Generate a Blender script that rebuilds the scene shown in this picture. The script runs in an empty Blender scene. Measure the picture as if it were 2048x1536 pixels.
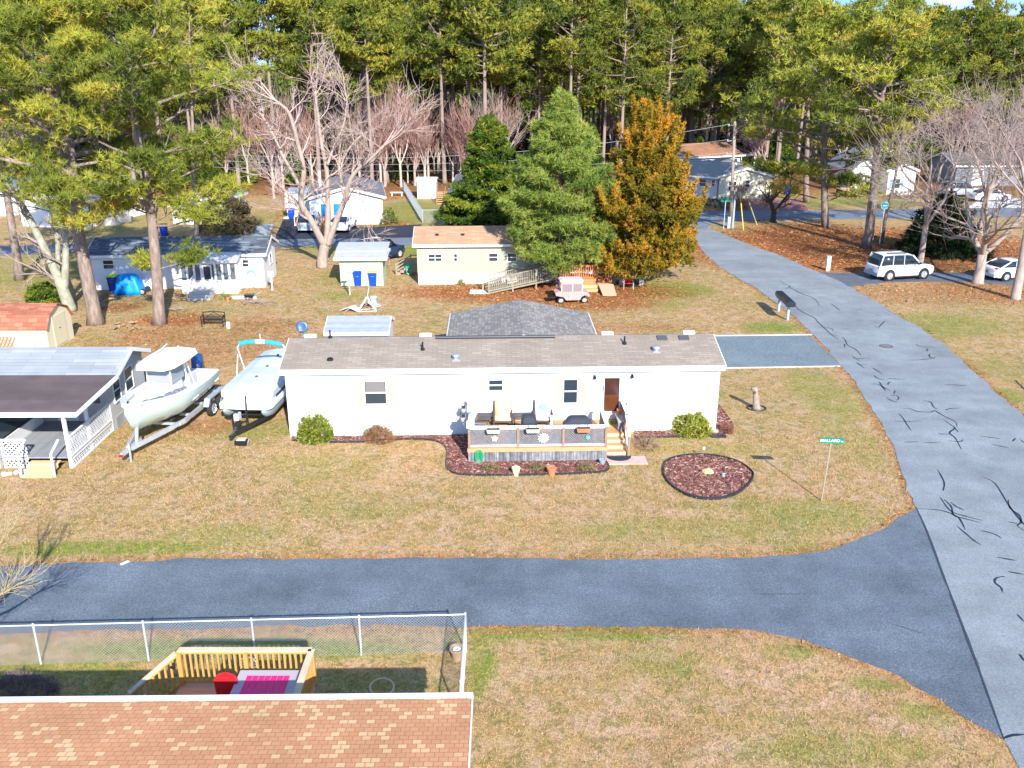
import bpy, math, random
import numpy as np
from mathutils import Vector, Matrix

# ---------------------------------------------------------------- camera, sky, sun, exposure
F_PX, CX, CY, YH, CAM_H = 1800.0, 1024.0, 768.0, 130.0, 14.96
TH = math.atan((CY - YH) / F_PX)
CT, ST = math.cos(TH), math.sin(TH)
SC = bpy.context.scene
COL = SC.collection
cam_d = bpy.data.cameras.new('camera'); cam = bpy.data.objects.new('camera', cam_d); COL.objects.link(cam)
cam_d.sensor_width = 36.0; cam_d.lens = 36.0 * F_PX / 2048.0; cam_d.clip_end = 5000; cam_d.clip_start = 0.1
cam.location = (0, 0, CAM_H); cam.rotation_euler = (math.pi / 2 - TH, 0, 0)
SC.camera = cam
SUN_EL, SUN_AZ = math.radians(30.5), math.radians(18)      # the sun stands behind the camera, a little to the right
w = bpy.data.worlds.new('World'); SC.world = w; w.use_nodes = True
nt = w.node_tree; bg = nt.nodes['Background']
sky = nt.nodes.new('ShaderNodeTexSky'); sky.sky_type = 'NISHITA'; sky.sun_disc = False
sky.sun_elevation = SUN_EL; sky.sun_rotation = math.pi - SUN_AZ
sky.air_density = 1.0; sky.dust_density = 0.0; sky.ozone_density = 3.0; sky.altitude = 1500
tint = nt.nodes.new('ShaderNodeMix'); tint.data_type = 'RGBA'; tint.blend_type = 'MULTIPLY'; tint.inputs[0].default_value = 1; tint.inputs[7].default_value = (1, 1, 1, 1)
wtc = nt.nodes.new('ShaderNodeTexCoord'); wsp = nt.nodes.new('ShaderNodeSeparateXYZ'); wr_ = nt.nodes.new('ShaderNodeValToRGB')
nt.links.new(wtc.outputs['Generated'], wsp.inputs[0]); nt.links.new(wsp.outputs[2], wr_.inputs[0])
wr_.color_ramp.elements[0].position = .02; wr_.color_ramp.elements[0].color = (.17, .30, .55, 1); wr_.color_ramp.elements[1].position = .35; wr_.color_ramp.elements[1].color = (.95, 1, 1.06, 1)
wn_ = nt.nodes.new('ShaderNodeTexNoise'); wn_.inputs['Scale'].default_value = 7; wn_.inputs['Detail'].default_value = 6; wmp = nt.nodes.new('ShaderNodeMapping'); wmp.inputs['Scale'].default_value = (1, 1, 3.5); wmp.inputs['Location'].default_value = (.4, .2, 0)
nt.links.new(wtc.outputs['Generated'], wmp.inputs[0]); nt.links.new(wmp.outputs[0], wn_.inputs['Vector'])
wc = nt.nodes.new('ShaderNodeValToRGB'); nt.links.new(wn_.outputs[0], wc.inputs[0]); wc.color_ramp.elements[0].position = .56; wc.color_ramp.elements[0].color = (0, 0, 0, 1); wc.color_ramp.elements[1].position = .72; wc.color_ramp.elements[1].color = (.8, .8, .8, 1)
wm = nt.nodes.new('ShaderNodeMix'); wm.data_type = 'RGBA'; nt.links.new(wc.outputs[0], wm.inputs[0]); nt.links.new(tint.outputs[2], wm.inputs[6]); wm.inputs[7].default_value = (4.0, 4.2, 4.5, 1)
nt.links.new(wr_.outputs[0], tint.inputs[7]); nt.links.new(sky.outputs[0], tint.inputs[6]); nt.links.new(wm.outputs[2], bg.inputs[0]); bg.inputs[1].default_value = 0.15
sd = bpy.data.lights.new('sun', 'SUN'); so = bpy.data.objects.new('sun', sd); COL.objects.link(so)
sd.energy = 4.1; sd.angle = math.radians(0.5); sd.color = (1.0, 0.955, 0.88)
so.location = (20, -40, 60)
_d = Vector((math.sin(SUN_AZ) * math.cos(SUN_EL), -math.cos(SUN_AZ) * math.cos(SUN_EL), math.sin(SUN_EL)))
so.rotation_euler = _d.to_track_quat('Z', 'Y').to_euler()
SC.view_settings.view_transform = 'Standard'; SC.view_settings.look = 'None'
SC.view_settings.exposure = 1.17; SC.view_settings.gamma = 1.0
SC.render.engine = 'CYCLES'
SC.cycles.max_bounces = 5; SC.cycles.transparent_max_bounces = 6

R = random.Random(7)
RN = np.random.default_rng(11)

# ---------------------------------------------------------------- helpers
def g(px, py, z=0.0):
    """surveyed spot (photo column, row, height above the lawn) -> metres"""
    u = (px - CX) / F_PX; v = (py - CY) / F_PX
    dy = CT - v * ST; dz = -ST - v * CT
    t = (z - CAM_H) / dz
    return Vector((u * t, dy * t, z))
def proj(p):
    zc = p[1] * CT - (p[2] - CAM_H) * ST; yc = -(p[1] * ST + (p[2] - CAM_H) * CT)
    return CX + F_PX * p[0] / zc, CY + F_PX * yc / zc

MATS = {}
def mat(name, col=(.5, .5, .5), rough=.7, metal=0.0, var=0.0, vscale=3.0, bump=0.0, bscale=20.0, kind=None, p=None, coat=0.0, spec=.5, trans=0.0, stretch=(1, 1, 1)):
    if name in MATS: return MATS[name]
    m = bpy.data.materials.new(name); m.use_nodes = True; MATS[name] = m
    t = m.node_tree; N = t.nodes; L = t.links; b = N['Principled BSDF']
    b.inputs['Roughness'].default_value = rough; b.inputs['Metallic'].default_value = metal
    b.inputs['Base Color'].default_value = (*col, 1)
    b.inputs['Specular IOR Level'].default_value = spec
    if coat: b.inputs['Coat Weight'].default_value = coat
    tc = N.new('ShaderNodeTexCoord'); mp = N.new('ShaderNodeMapping'); mp.inputs['Scale'].default_value = stretch
    L.new(tc.outputs['Object'], mp.inputs[0]); vec = mp.outputs[0]
    out = None; hgt = None
    def noise(scale, detail=4, v=None):
        n = N.new('ShaderNodeTexNoise'); n.inputs['Scale'].default_value = scale; n.inputs['Detail'].default_value = detail
        L.new(v or vec, n.inputs['Vector']); return n.outputs['Fac']
    def ramp(f, stops):
        r = N.new('ShaderNodeValToRGB'); L.new(f, r.inputs[0]); e = r.color_ramp.elements
        while len(e) < len(stops): e.new(.5)
        for el, (pos, c) in zip(e, stops):
            el.position = pos; el.color = (*c, 1) if len(c) == 3 else c
        return r.outputs[0]
    def mul(a, bb, fac=1.0):
        x = N.new('ShaderNodeMix'); x.data_type = 'RGBA'; x.blend_type = 'MULTIPLY'; x.inputs[0].default_value = fac
        for s, i in ((a, 6), (bb, 7)):
            if isinstance(s, tuple): x.inputs[i].default_value = (*s, 1)
            else: L.new(s, x.inputs[i])
        return x.outputs[2]
    def mix(f, a, bb):
        x = N.new('ShaderNodeMix'); x.data_type = 'RGBA'
        if isinstance(f, float): x.inputs[0].default_value = f
        else: L.new(f, x.inputs[0])
        for s, i in ((a, 6), (bb, 7)):
            if isinstance(s, tuple): x.inputs[i].default_value = (*s, 1)
            else: L.new(s, x.inputs[i])
        return x.outputs[2]
    def gray(lo, hi): return [(.25, (lo,) * 3), (.75, (hi,) * 3)]
    cur = col
    if kind == 'shingle':                       # p = (axis of the courses, exposure, tab width, colour 2, colour 3, light share)
        ax, ex, tw, c2, c3, sh = p
        br = N.new('ShaderNodeTexBrick'); br.offset = .5; br.inputs['Scale'].default_value = 1.0
        br.inputs['Brick Width'].default_value = tw; br.inputs['Row Height'].default_value = ex
        br.inputs['Mortar Size'].default_value = .008; br.inputs['Mortar Smooth'].default_value = .3
        br.inputs['Color1'].default_value = (0, 0, 0, 1); br.inputs['Color2'].default_value = (1, 1, 1, 1); br.inputs['Mortar'].default_value = (.5, .5, .5, 1)
        if ax == 'y':
            sp = N.new('ShaderNodeSeparateXYZ'); cb = N.new('ShaderNodeCombineXYZ'); L.new(vec, sp.inputs[0])
            L.new(sp.outputs[1], cb.inputs[0]); L.new(sp.outputs[0], cb.inputs[1]); L.new(cb.outputs[0], br.inputs['Vector'])
        else: L.new(vec, br.inputs['Vector'])
        cc = ramp(br.outputs['Color'], [(0, col), (1 - sh - .03, c2), (1 - sh, c2), (1 - sh + .05, c3), (1, c3)])
        cc = mul(cc, ramp(br.outputs['Fac'], [(0, (1, 1, 1)), (1, (.62, .58, .56))]))
        cur = mul(cc, ramp(noise(60, 3), gray(.8, 1.18)))
        cur = mul(cur, ramp(noise(.8, 3), gray(.86, 1.1)))
    elif kind == 'lines':                       # p = (axis, spacing, dark factor, edge share): siding laps, planks, corrugation
        ax, spc, dk, ed = p
        sp = N.new('ShaderNodeSeparateXYZ'); L.new(vec, sp.inputs[0])
        if ax == 'd':
            a = N.new('ShaderNodeMath'); a.operation = 'ADD'; L.new(sp.outputs[0], a.inputs[0]); L.new(sp.outputs[2], a.inputs[1]); src = a.outputs[0]
        else: src = sp.outputs['xyz'.index(ax)]
        d = N.new('ShaderNodeMath'); d.operation = 'DIVIDE'; L.new(src, d.inputs[0]); d.inputs[1].default_value = spc
        fr = N.new('ShaderNodeMath'); fr.operation = 'FRACT'; L.new(d.outputs[0], fr.inputs[0])
        fl = N.new('ShaderNodeMath'); fl.operation = 'FLOOR'; L.new(d.outputs[0], fl.inputs[0])
        wn = N.new('ShaderNodeTexWhiteNoise'); wn.noise_dimensions = '1D'; L.new(fl.outputs[0], wn.inputs['W'])
        cur = mul(col, ramp(fr.outputs[0], [(0, (dk,) * 3), (ed, (1, 1, 1)), (1, (1, 1, 1))]))
        cur = mul(cur, ramp(wn.outputs[0], [(0, (1 - var,) * 3), (1, (1 + var,) * 3)])) if var else cur
        hgt = fr.outputs[0]
    if kind == 'vc' or kind == 'leaf':
        at = N.new('ShaderNodeAttribute'); at.attribute_name = 'tone'
        cur = ramp(at.outputs['Fac'], p)
    if var and kind not in ('lines',):
        cur = mul(cur, ramp(noise(vscale), gray(1 - var, 1 + var)))
        cur = mul(cur, ramp(noise(vscale * 9, 3), gray(1 - var * .5, 1 + var * .5)))
    elif var:
        cur = mul(cur, ramp(noise(vscale), gray(1 - var, 1 + var)))
    if not isinstance(cur, tuple): L.new(cur, b.inputs['Base Color'])
    if bump:
        bp = N.new('ShaderNodeBump'); bp.inputs['Strength'].default_value = bump; bp.inputs['Distance'].default_value = .03
        L.new(noise(bscale, 4), bp.inputs['Height']); L.new(bp.outputs[0], b.inputs['Normal'])
    if kind == 'leaf' or trans:
        tr = N.new('ShaderNodeBsdfTranslucent'); ms = N.new('ShaderNodeMixShader'); ms.inputs[0].default_value = trans or .3
        if isinstance(cur, tuple): tr.inputs[0].default_value = (*cur, 1)
        else: L.new(cur, tr.inputs[0])
        L.new(b.outputs[0], ms.inputs[1]); L.new(tr.outputs[0], ms.inputs[2]); L.new(ms.outputs[0], N['Material Output'].inputs[0])
    return m

class MB:
    """collects shapes and links them as one mesh object"""
    def __init__(s, M=None): s.v = []; s.f = []; s.M = M or Matrix.Identity(4)
    def add(s, vs, fs):
        o = len(s.v); M = s.M
        s.v += [tuple(M @ Vector(v)) for v in vs]; s.f += [tuple(i + o for i in f) for f in fs]; return s
    def box(s, x0, y0, z0, x1, y1, z1):
        return s.add([(x0, y0, z0), (x1, y0, z0), (x1, y1, z0), (x0, y1, z0), (x0, y0, z1), (x1, y0, z1), (x1, y1, z1), (x0, y1, z1)],
                     [(0, 3, 2, 1), (4, 5, 6, 7), (0, 1, 5, 4), (1, 2, 6, 5), (2, 3, 7, 6), (3, 0, 4, 7)])
    def prism(s, poly, z0, z1):
        n = len(poly)
        return s.add([(x, y, z0) for x, y in poly] + [(x, y, z1) for x, y in poly],
                     [tuple(range(n))[::-1], tuple(range(n, 2 * n))] + [(i, (i + 1) % n, (i + 1) % n + n, i + n) for i in range(n)])
    def ext(s, poly, y0, y1, ax='y'):
        """profile in (a, z) pushed along y (or x)"""
        n = len(poly); q = (lambda a, z, c: (a, c, z)) if ax == 'y' else (lambda a, z, c: (c, a, z))
        return s.add([q(a, z, y0) for a, z in poly] + [q(a, z, y1) for a, z in poly],
                     [tuple(range(n)), tuple(range(n, 2 * n))[::-1]] + [(i, i + n, (i + 1) % n + n, (i + 1) % n) for i in range(n)])
    def tube(s, pts, rad, n=6, cap=True):
        pts = [Vector(p) for p in pts]; k = len(pts)
        if not hasattr(rad, '__len__'): rad = [rad] * k
        vs = []; ref = None
        for i, p in enumerate(pts):
            d = (pts[min(i + 1, k - 1)] - pts[max(i - 1, 0)])
            d = d.normalized() if d.length > 1e-9 else Vector((0, 0, 1))
            if ref is None: ref = Vector((1, 0, 0)) if abs(d.x) < .8 else Vector((0, 1, 0))
            a = (ref - d * ref.dot(d)).normalized(); ref = a; b = d.cross(a)
            for j in range(n):
                th = 2 * math.pi * j / n; vs.append(p + (a * math.cos(th) + b * math.sin(th)) * rad[i])
        fs = [(i * n + j, i * n + (j + 1) % n, (i + 1) * n + (j + 1) % n, (i + 1) * n + j) for i in range(k - 1) for j in range(n)]
        if cap: fs += [tuple(range(n))[::-1], tuple(range((k - 1) * n, k * n))]
        return s.add(vs, fs)
    def bar(s, a, b, w, h=None):
        """square bar from a to b"""
        a, b = Vector(a), Vector(b); d = (b - a).normalized(); h = h or w
        up = Vector((0, 0, 1)) if abs(d.z) < .95 else Vector((0, 1, 0))
        x = d.cross(up).normalized() * w / 2; y = x.cross(d).normalized() * h / 2
        vs = [p + sx * x + sy * y for p in (a, b) for sx, sy in ((-1, -1), (1, -1), (1, 1), (-1, 1))]
        return s.add(vs, [(0, 1, 2, 3), (7, 6, 5, 4), (0, 4, 5, 1), (1, 5, 6, 2), (2, 6, 7, 3), (3, 7, 4, 0)])
    def lathe(s, prof, c=(0, 0, 0), n=16, axis='z'):
        vs = []
        for r, z in prof:
            for j in range(n):
                t = 2 * math.pi * j / n; a, b = r * math.cos(t), r * math.sin(t)
                q = (a, b, z) if axis == 'z' else ((z, a, b) if axis == 'x' else (a, z, b))
                vs.append((c[0] + q[0], c[1] + q[1], c[2] + q[2]))
        k = len(prof)
        fs = [(i * n + j, i * n + (j + 1) % n, (i + 1) * n + (j + 1) % n, (i + 1) * n + j) for i in range(k - 1) for j in range(n)]
        fs += [tuple(range(n))[::-1], tuple(range((k - 1) * n, k * n))]
        return s.add(vs, fs)
    def ball(s, c, r, n=10, m=7):
        r = r if hasattr(r, '__len__') else (r, r, r)
        vs = []
        for i in range(m + 1):
            ph = math.pi * i / m
            for j in range(n):
                t = 2 * math.pi * j / n
                vs.append((c[0] + r[0] * math.sin(ph) * math.cos(t), c[1] + r[1] * math.sin(ph) * math.sin(t), c[2] + r[2] * math.cos(ph)))
        return s.add(vs, [(i * n + j, i * n + (j + 1) % n, (i + 1) * n + (j + 1) % n, (i + 1) * n + j) for i in range(m) for j in range(n)])
    def loft(s, secs, closed=True, cap=True):
        n = len(secs[0]); k = len(secs); vs = [p for sc in secs for p in sc]
        fs = [(i * n + j, i * n + (j + 1) % n, (i + 1) * n + (j + 1) % n, (i + 1) * n + j) for i in range(k - 1) for j in range(n if closed else n - 1)]
        if cap and closed: fs += [tuple(range(n))[::-1], tuple(range((k - 1) * n, k * n))]
        return s.add(vs, fs)
    def quad(s, *pts): return s.add(pts, [tuple(range(len(pts)))])
    def build(s, name, m, parent=None, smooth=False, label=None):
        me = bpy.data.meshes.new(name); me.from_pydata([tuple(v) for v in s.v], [], s.f); me.materials.append(m)
        if smooth: me.shade_smooth()
        o = bpy.data.objects.new(name, me); COL.objects.link(o)
        if parent: o.parent = parent
        if label: o['label'] = label
        return o

def thing(name, label, cat, loc=(0, 0, 0), rz=0.0, group=None):
    o = bpy.data.objects.new(name, None); COL.objects.link(o); o.location = loc; o.rotation_euler = (0, 0, rz)
    o.empty_display_size = .3; o['label'] = label; o['category'] = cat
    if group: o['group'] = group
    return o
def tag(o, label, cat, group=None, loc=None, rz=None):
    o['label'] = label; o['category'] = cat
    if group: o['group'] = group
    if loc is not None: o.location = loc
    if rz is not None: o.rotation_euler = (0, 0, rz)
    return o
def struct(o): o['kind'] = 'structure'; return o
def dup(root, loc, rz=0, label=None, group=None, scale=None):
    r = root.copy(); COL.objects.link(r); r.location = loc; r.rotation_euler = (0, 0, rz)
    if label: r['label'] = label
    if group: r['group'] = group
    if scale: r.scale = scale
    for ch in list(root.children):
        c = ch.copy(); COL.objects.link(c); c.parent = r
        for gg in list(ch.children):
            d = gg.copy(); COL.objects.link(d); d.parent = c
    return r
def fast_mesh(name, V, Fc, m, parent=None, tone=None):
    """triangles or quads straight from arrays"""
    V = np.asarray(V, np.float32); Fc = np.asarray(Fc, np.int32); k = Fc.shape[1]
    me = bpy.data.meshes.new(name); me.vertices.add(len(V)); me.vertices.foreach_set('co', V.ravel())
    me.loops.add(Fc.size); me.loops.foreach_set('vertex_index', Fc.ravel())
    me.polygons.add(len(Fc)); me.polygons.foreach_set('loop_start', np.arange(0, Fc.size, k, dtype=np.int32))
    me.polygons.foreach_set('loop_total', np.full(len(Fc), k, np.int32))
    if tone is not None:
        a = me.attributes.new('tone', 'FLOAT', 'FACE'); a.data.foreach_set('value', np.asarray(tone, np.float32))
    me.update(calc_edges=True); me.materials.append(m)
    o = bpy.data.objects.new(name, me); COL.objects.link(o)
    if parent: o.parent = parent
    return o
def spline(pts, n=6):
    """Catmull-Rom through points"""
    P = [Vector(p) for p in pts]; out = []
    for i in range(len(P) - 1):
        a, b, c, d = P[max(i - 1, 0)], P[i], P[i + 1], P[min(i + 2, len(P) - 1)]
        for k in range(n):
            t = k / n; out.append(.5 * ((2 * b) + (c - a) * t + (2 * a - 5 * b + 4 * c - d) * t * t + (3 * b - a - 3 * c + d) * t ** 3))
    out.append(P[-1]); return out
def inside(poly, X, Y):
    r = np.zeros(X.shape, bool); n = len(poly)
    for i in range(n):
        x0, y0 = poly[i][0], poly[i][1]; x1, y1 = poly[(i + 1) % n][0], poly[(i + 1) % n][1]
        c = ((y0 > Y) != (y1 > Y)) & (X < (x1 - x0) * (Y - y0) / ((y1 - y0) or 1e-9) + x0); r ^= c
    return r
def sheet(name, poly, z, m):
    """flat sheet from an outline, triangulated"""
    import bmesh
    bm = bmesh.new(); vs = [bm.verts.new((p[0], p[1], z)) for p in poly]; f = bm.faces.new(vs)
    bm.normal_update()
    if f.normal.z < 0: f.normal_flip()
    bmesh.ops.triangulate(bm, faces=[f]); me = bpy.data.meshes.new(name); bm.to_mesh(me); bm.free(); me.materials.append(m)
    o = bpy.data.objects.new(name, me); COL.objects.link(o); return o

# ---------------------------------------------------------------- materials
WHITE = mat('white_vinyl', (.82, .82, .82), .55, var=.03, vscale=.7)
SIDING = mat('white_lap_siding', (.8, .8, .8), .5, kind='lines', p=('z', .19, .86, .1))
TRIM = mat('white_trim', (.8, .81, .83), .4, var=.02)
GLASS = mat('window_glass', (.03, .045, .055), .06, spec=.8)
BLACK = mat('black_metal', (.02, .02, .024), .45, metal=.3)
RUBBER = mat('tyre_rubber', (.022, .022, .024), .85)
STEEL = mat('galvanised_steel', (.55, .6, .66), .38, metal=.75, var=.1, vscale=6)
CHROME = mat('alloy_rim', (.72, .74, .78), .3, metal=.7)
CREAM = mat('cream_shutter', (.46, .37, .29), .6)
DECK = mat('golden_deck_boards', (.55, .29, .12), .6, kind='lines', p=('y', .14, .5, .08), var=.12, vscale=2)
OLDWOOD = mat('weathered_wood', (.2, .2, .215), .85, kind='lines', p=('x', .14, .25, .09), var=.38, vscale=5, stretch=(1, 1, 1))
GREYWOOD = mat('grey_lattice_wood', (.2, .19, .2), .85, var=.25, vscale=8)
BROWNWOOD = mat('brown_post_wood', (.3, .19, .13), .8, var=.2, vscale=6)
BARK = mat('pine_bark', (.24, .18, .145), .95, var=.5, vscale=6, bump=1.0, bscale=11, stretch=(1, 1, .28))
BARKF = mat('far_pine_bark', (.27, .2, .17), .95, var=.25, vscale=2, stretch=(1, 1, .3))
BAREBARK = mat('pale_bare_bark', (.35, .275, .23), .9, var=.25, vscale=5, bump=.5, bscale=14, stretch=(1, 1, .4))
TWIG = mat('grey_brown_twigs', (.33, .255, .215), .9)
REDTWIG = mat('reddish_twigs', (.33, .185, .155), .9)
MULCH = mat('red_mulch', (.17, .062, .052), .95, var=.5, vscale=14, bump=1.0, bscale=40)
EDGE = mat('black_edging', (.02, .025, .03), .5)
TERRA = mat('terracotta', (.55, .19, .09), .7, var=.1)
ROCK = mat('tan_rock', (.55, .38, .2), .9, var=.25, vscale=5, bump=.5)
REDBRICK = mat('brick_pavers', (.5, .36, .31), .85, var=.12, vscale=4)
# ---------------------------------------------------------------- roads and paths (outlines surveyed on the lawn plane)
def G(l, z=0.0): return [g(x, y, z) for x, y in l]
mainL = G([(1383, 462), (1405, 503), (1450, 540), (1500, 569), (1553, 605), (1588, 632), (1626, 670), (1660, 704), (1682, 732), (1709, 765), (1741, 811), (1767, 857), (1789, 900), (1810, 955), (1832, 1017)])
seam = G([(1832, 1017), (1855, 1066), (1886, 1150), (1935, 1279), (1961, 1349), (2007, 1478)])
lowL = G([(2007, 1478), (2038, 1536), (2080, 1640)])
mainR = G([(2500, 1640), (2420, 1400), (2260, 1130), (2150, 940), (2048, 833), (1990, 782), (1939, 737), (1875, 680), (1794, 629), (1741, 597), (1698, 574), (1671, 560), (1639, 545), (1607, 532), (1553, 508), (1500, 490), (1465, 476), (1415, 455)])
main_poly = spline(mainL, 4) + seam[1:] + lowL[1:] + spline(mainR, 4)
frontT = G([(-900, 1165), (0, 1132), (250, 1124), (500, 1118), (900, 1116), (1250, 1118), (1480, 1117), (1590, 1110), (1680, 1092), (1760, 1062), (1800, 1035), (1832, 1017)])
frontB = G([(2007, 1478), (1986, 1468), (1934, 1436), (1881, 1401), (1811, 1363), (1759, 1338), (1654, 1297), (1567, 1270), (1480, 1259), (1350, 1256), (1200, 1254), (935, 1252), (700, 1253), (400, 1257), (0, 1268), (-900, 1300)])
def ragged(P, amp=.05, step=.3, seed=3):
    rr = random.Random(seed); out = []; o = 0.0
    for a, b_ in zip(P[:-1], P[1:]):
        L = (b_ - a).length; n = max(1, min(60, int(L / step))) if a.y < 75 else 1
        d = (b_ - a).normalized() if L > 1e-6 else Vector((1, 0, 0))
        for k in range(n): o = o * .6 + rr.gauss(0, amp * .6); out.append(a.lerp(b_, k / n) + Vector((-d.y, d.x, 0)) * o)
    return out + [P[-1]]
sm = ragged([seam[0]] + seam[1:], .03, .25, 9)
main_poly = ragged(spline(mainL, 4), .06) + sm[1:] + lowL[1:] + ragged(spline(mainR, 4), .07, .3, 5)
front_poly = ragged(spline(frontT, 4), .05, .25, 6) + sm[1:] + ragged(spline(frontB, 4), .06, .25, 7)[1:]
backT = G([(2300, 405), (2048, 415), (1850, 418), (1640, 421), (1500, 421), (1407, 424), (1330, 432), (1240, 448), (1100, 466), (829, 475), (550, 479), (200, 487), (-300, 500)])
backB = G([(-300, 524), (200, 503), (550, 494), (829, 490), (1100, 483), (1250, 474), (1383, 462), (1415, 455), (1440, 444), (1533, 440), (1640, 439), (1850, 436), (2048, 434), (2300, 426)])
backD = spline(backT, 3); back_poly = backD + spline(backB, 3)
park_poly = G([(590, 437), (566, 440), (549, 479), (700, 477), (829, 475), (844, 449), (690, 457), (640, 457), (600, 452)])
drv_poly = G([(1639, 545), (1698, 574), (1768, 565), (1850, 563), (1941, 565), (2048, 572), (2300, 590), (2300, 556), (2048, 552), (1939, 546), (1850, 545), (1730, 547)])
gravel_poly = G([(1150, 676), (1423, 673), (1620, 671), (1640, 690), (1662, 712), (1682, 732), (1550, 734), (1439, 736), (1150, 742)])
red_poly = G([(1463, 402), (1530, 399), (1600, 398), (1618, 422), (1540, 421), (1462, 422)])
white_poly = G([(1960, 398), (2060, 397), (2060, 416), (1935, 416)])
conc_poly = G([(500, 452), (548, 448), (532, 482), (440, 484), (455, 462)])

def asphalt(name, c, spk, blotch):
    m = mat(name, c, .85, bump=.35, bscale=90)
    t = m.node_tree; N = t.nodes; L = t.links; b = N['Principled BSDF']; tc = N.new('ShaderNodeTexCoord')
    def n(s, d, lo, hi, p0=.3, p1=.7, st=(1, 1, 1)):
        q = N.new('ShaderNodeTexNoise'); q.inputs['Scale'].default_value = s; q.inputs['Detail'].default_value = d
        mp = N.new('ShaderNodeMapping'); mp.inputs['Scale'].default_value = st; L.new(tc.outputs['Object'], mp.inputs[0]); L.new(mp.outputs[0], q.inputs['Vector'])
        r = N.new('ShaderNodeValToRGB'); L.new(q.outputs[0], r.inputs[0]); e = r.color_ramp.elements
        e[0].position = p0; e[1].position = p1; e[0].color = (lo, lo, lo, 1); e[1].color = (hi, hi, hi * .98, 1); return r.outputs[0]
    cur = None
    for x in (n(55, 2, 1 - spk, 1 + spk), n(17, 3, 1 - spk * .5, 1 + spk * .5), n(.35, 4, 1 - blotch, 1 + blotch), n(1.3, 5, 1 - blotch * .6, 1 + blotch * .6), n(.25, 3, 1 - blotch * .6, 1 + blotch * .6, st=(.25, 2.2, 1))):
        if cur is None: cur = x; continue
        k = N.new('ShaderNodeMix'); k.data_type = 'RGBA'; k.blend_type = 'MULTIPLY'; k.inputs[0].default_value = 1
        L.new(cur, k.inputs[6]); L.new(x, k.inputs[7]); cur = k.outputs[2]
    k = N.new('ShaderNodeMix'); k.data_type = 'RGBA'; k.blend_type = 'MULTIPLY'; k.inputs[0].default_value = 1
    L.new(cur, k.inputs[6]); k.inputs[7].default_value = (*c, 1); L.new(k.outputs[2], b.inputs['Base Color']); return m
A_LIGHT = asphalt('old_asphalt', (.225, .247, .28), .4, .16)
A_DARK = asphalt('newer_asphalt', (.112, .138, .175), .55, .2)
A_BACK = asphalt('back_asphalt', (.15, .18, .235), .25, .1)
A_BLACK = asphalt('fresh_black_asphalt', (.018, .024, .045), .3, .15)
A_GRAVEL = asphalt('blue_grey_gravel', (.155, .2, .235), .75, .1)
struct(sheet('main_road', main_poly, .016, A_LIGHT))
struct(sheet('front_lane', front_poly, .010, A_DARK))
struct(sheet('back_lane', back_poly, .010, A_BACK))
struct(sheet('parking_area', park_poly, .020, A_BLACK))
struct(sheet('side_driveway', drv_poly, .008, asphalt('worn_driveway', (.1, .12, .16), .3, .25)))
struct(sheet('gravel_driveway', gravel_poly, .012, A_GRAVEL))
struct(sheet('red_gravel_driveway', red_poly, .012, mat('red_gravel', (.26, .11, .11), .95, var=.2, vscale=8)))
struct(sheet('pale_gravel_driveway', white_poly, .014, mat('pale_gravel', (.6, .6, .6), .95, var=.12, vscale=6)))
struct(sheet('concrete_drive', conc_poly, .012, mat('old_concrete', (.42, .44, .44), .95, var=.12, vscale=3)))
b = MB()
b.bar((*g(1423, 672)[:2], .02), (*g(1624, 670)[:2], .02), .07, .06); b.bar((*g(1439, 737)[:2], .02), (*g(1680, 733)[:2], .02), .07, .06)
struct(b.build('driveway_edging', mat('white_edging', (.5, .5, .48), .8, var=.1)))

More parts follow.
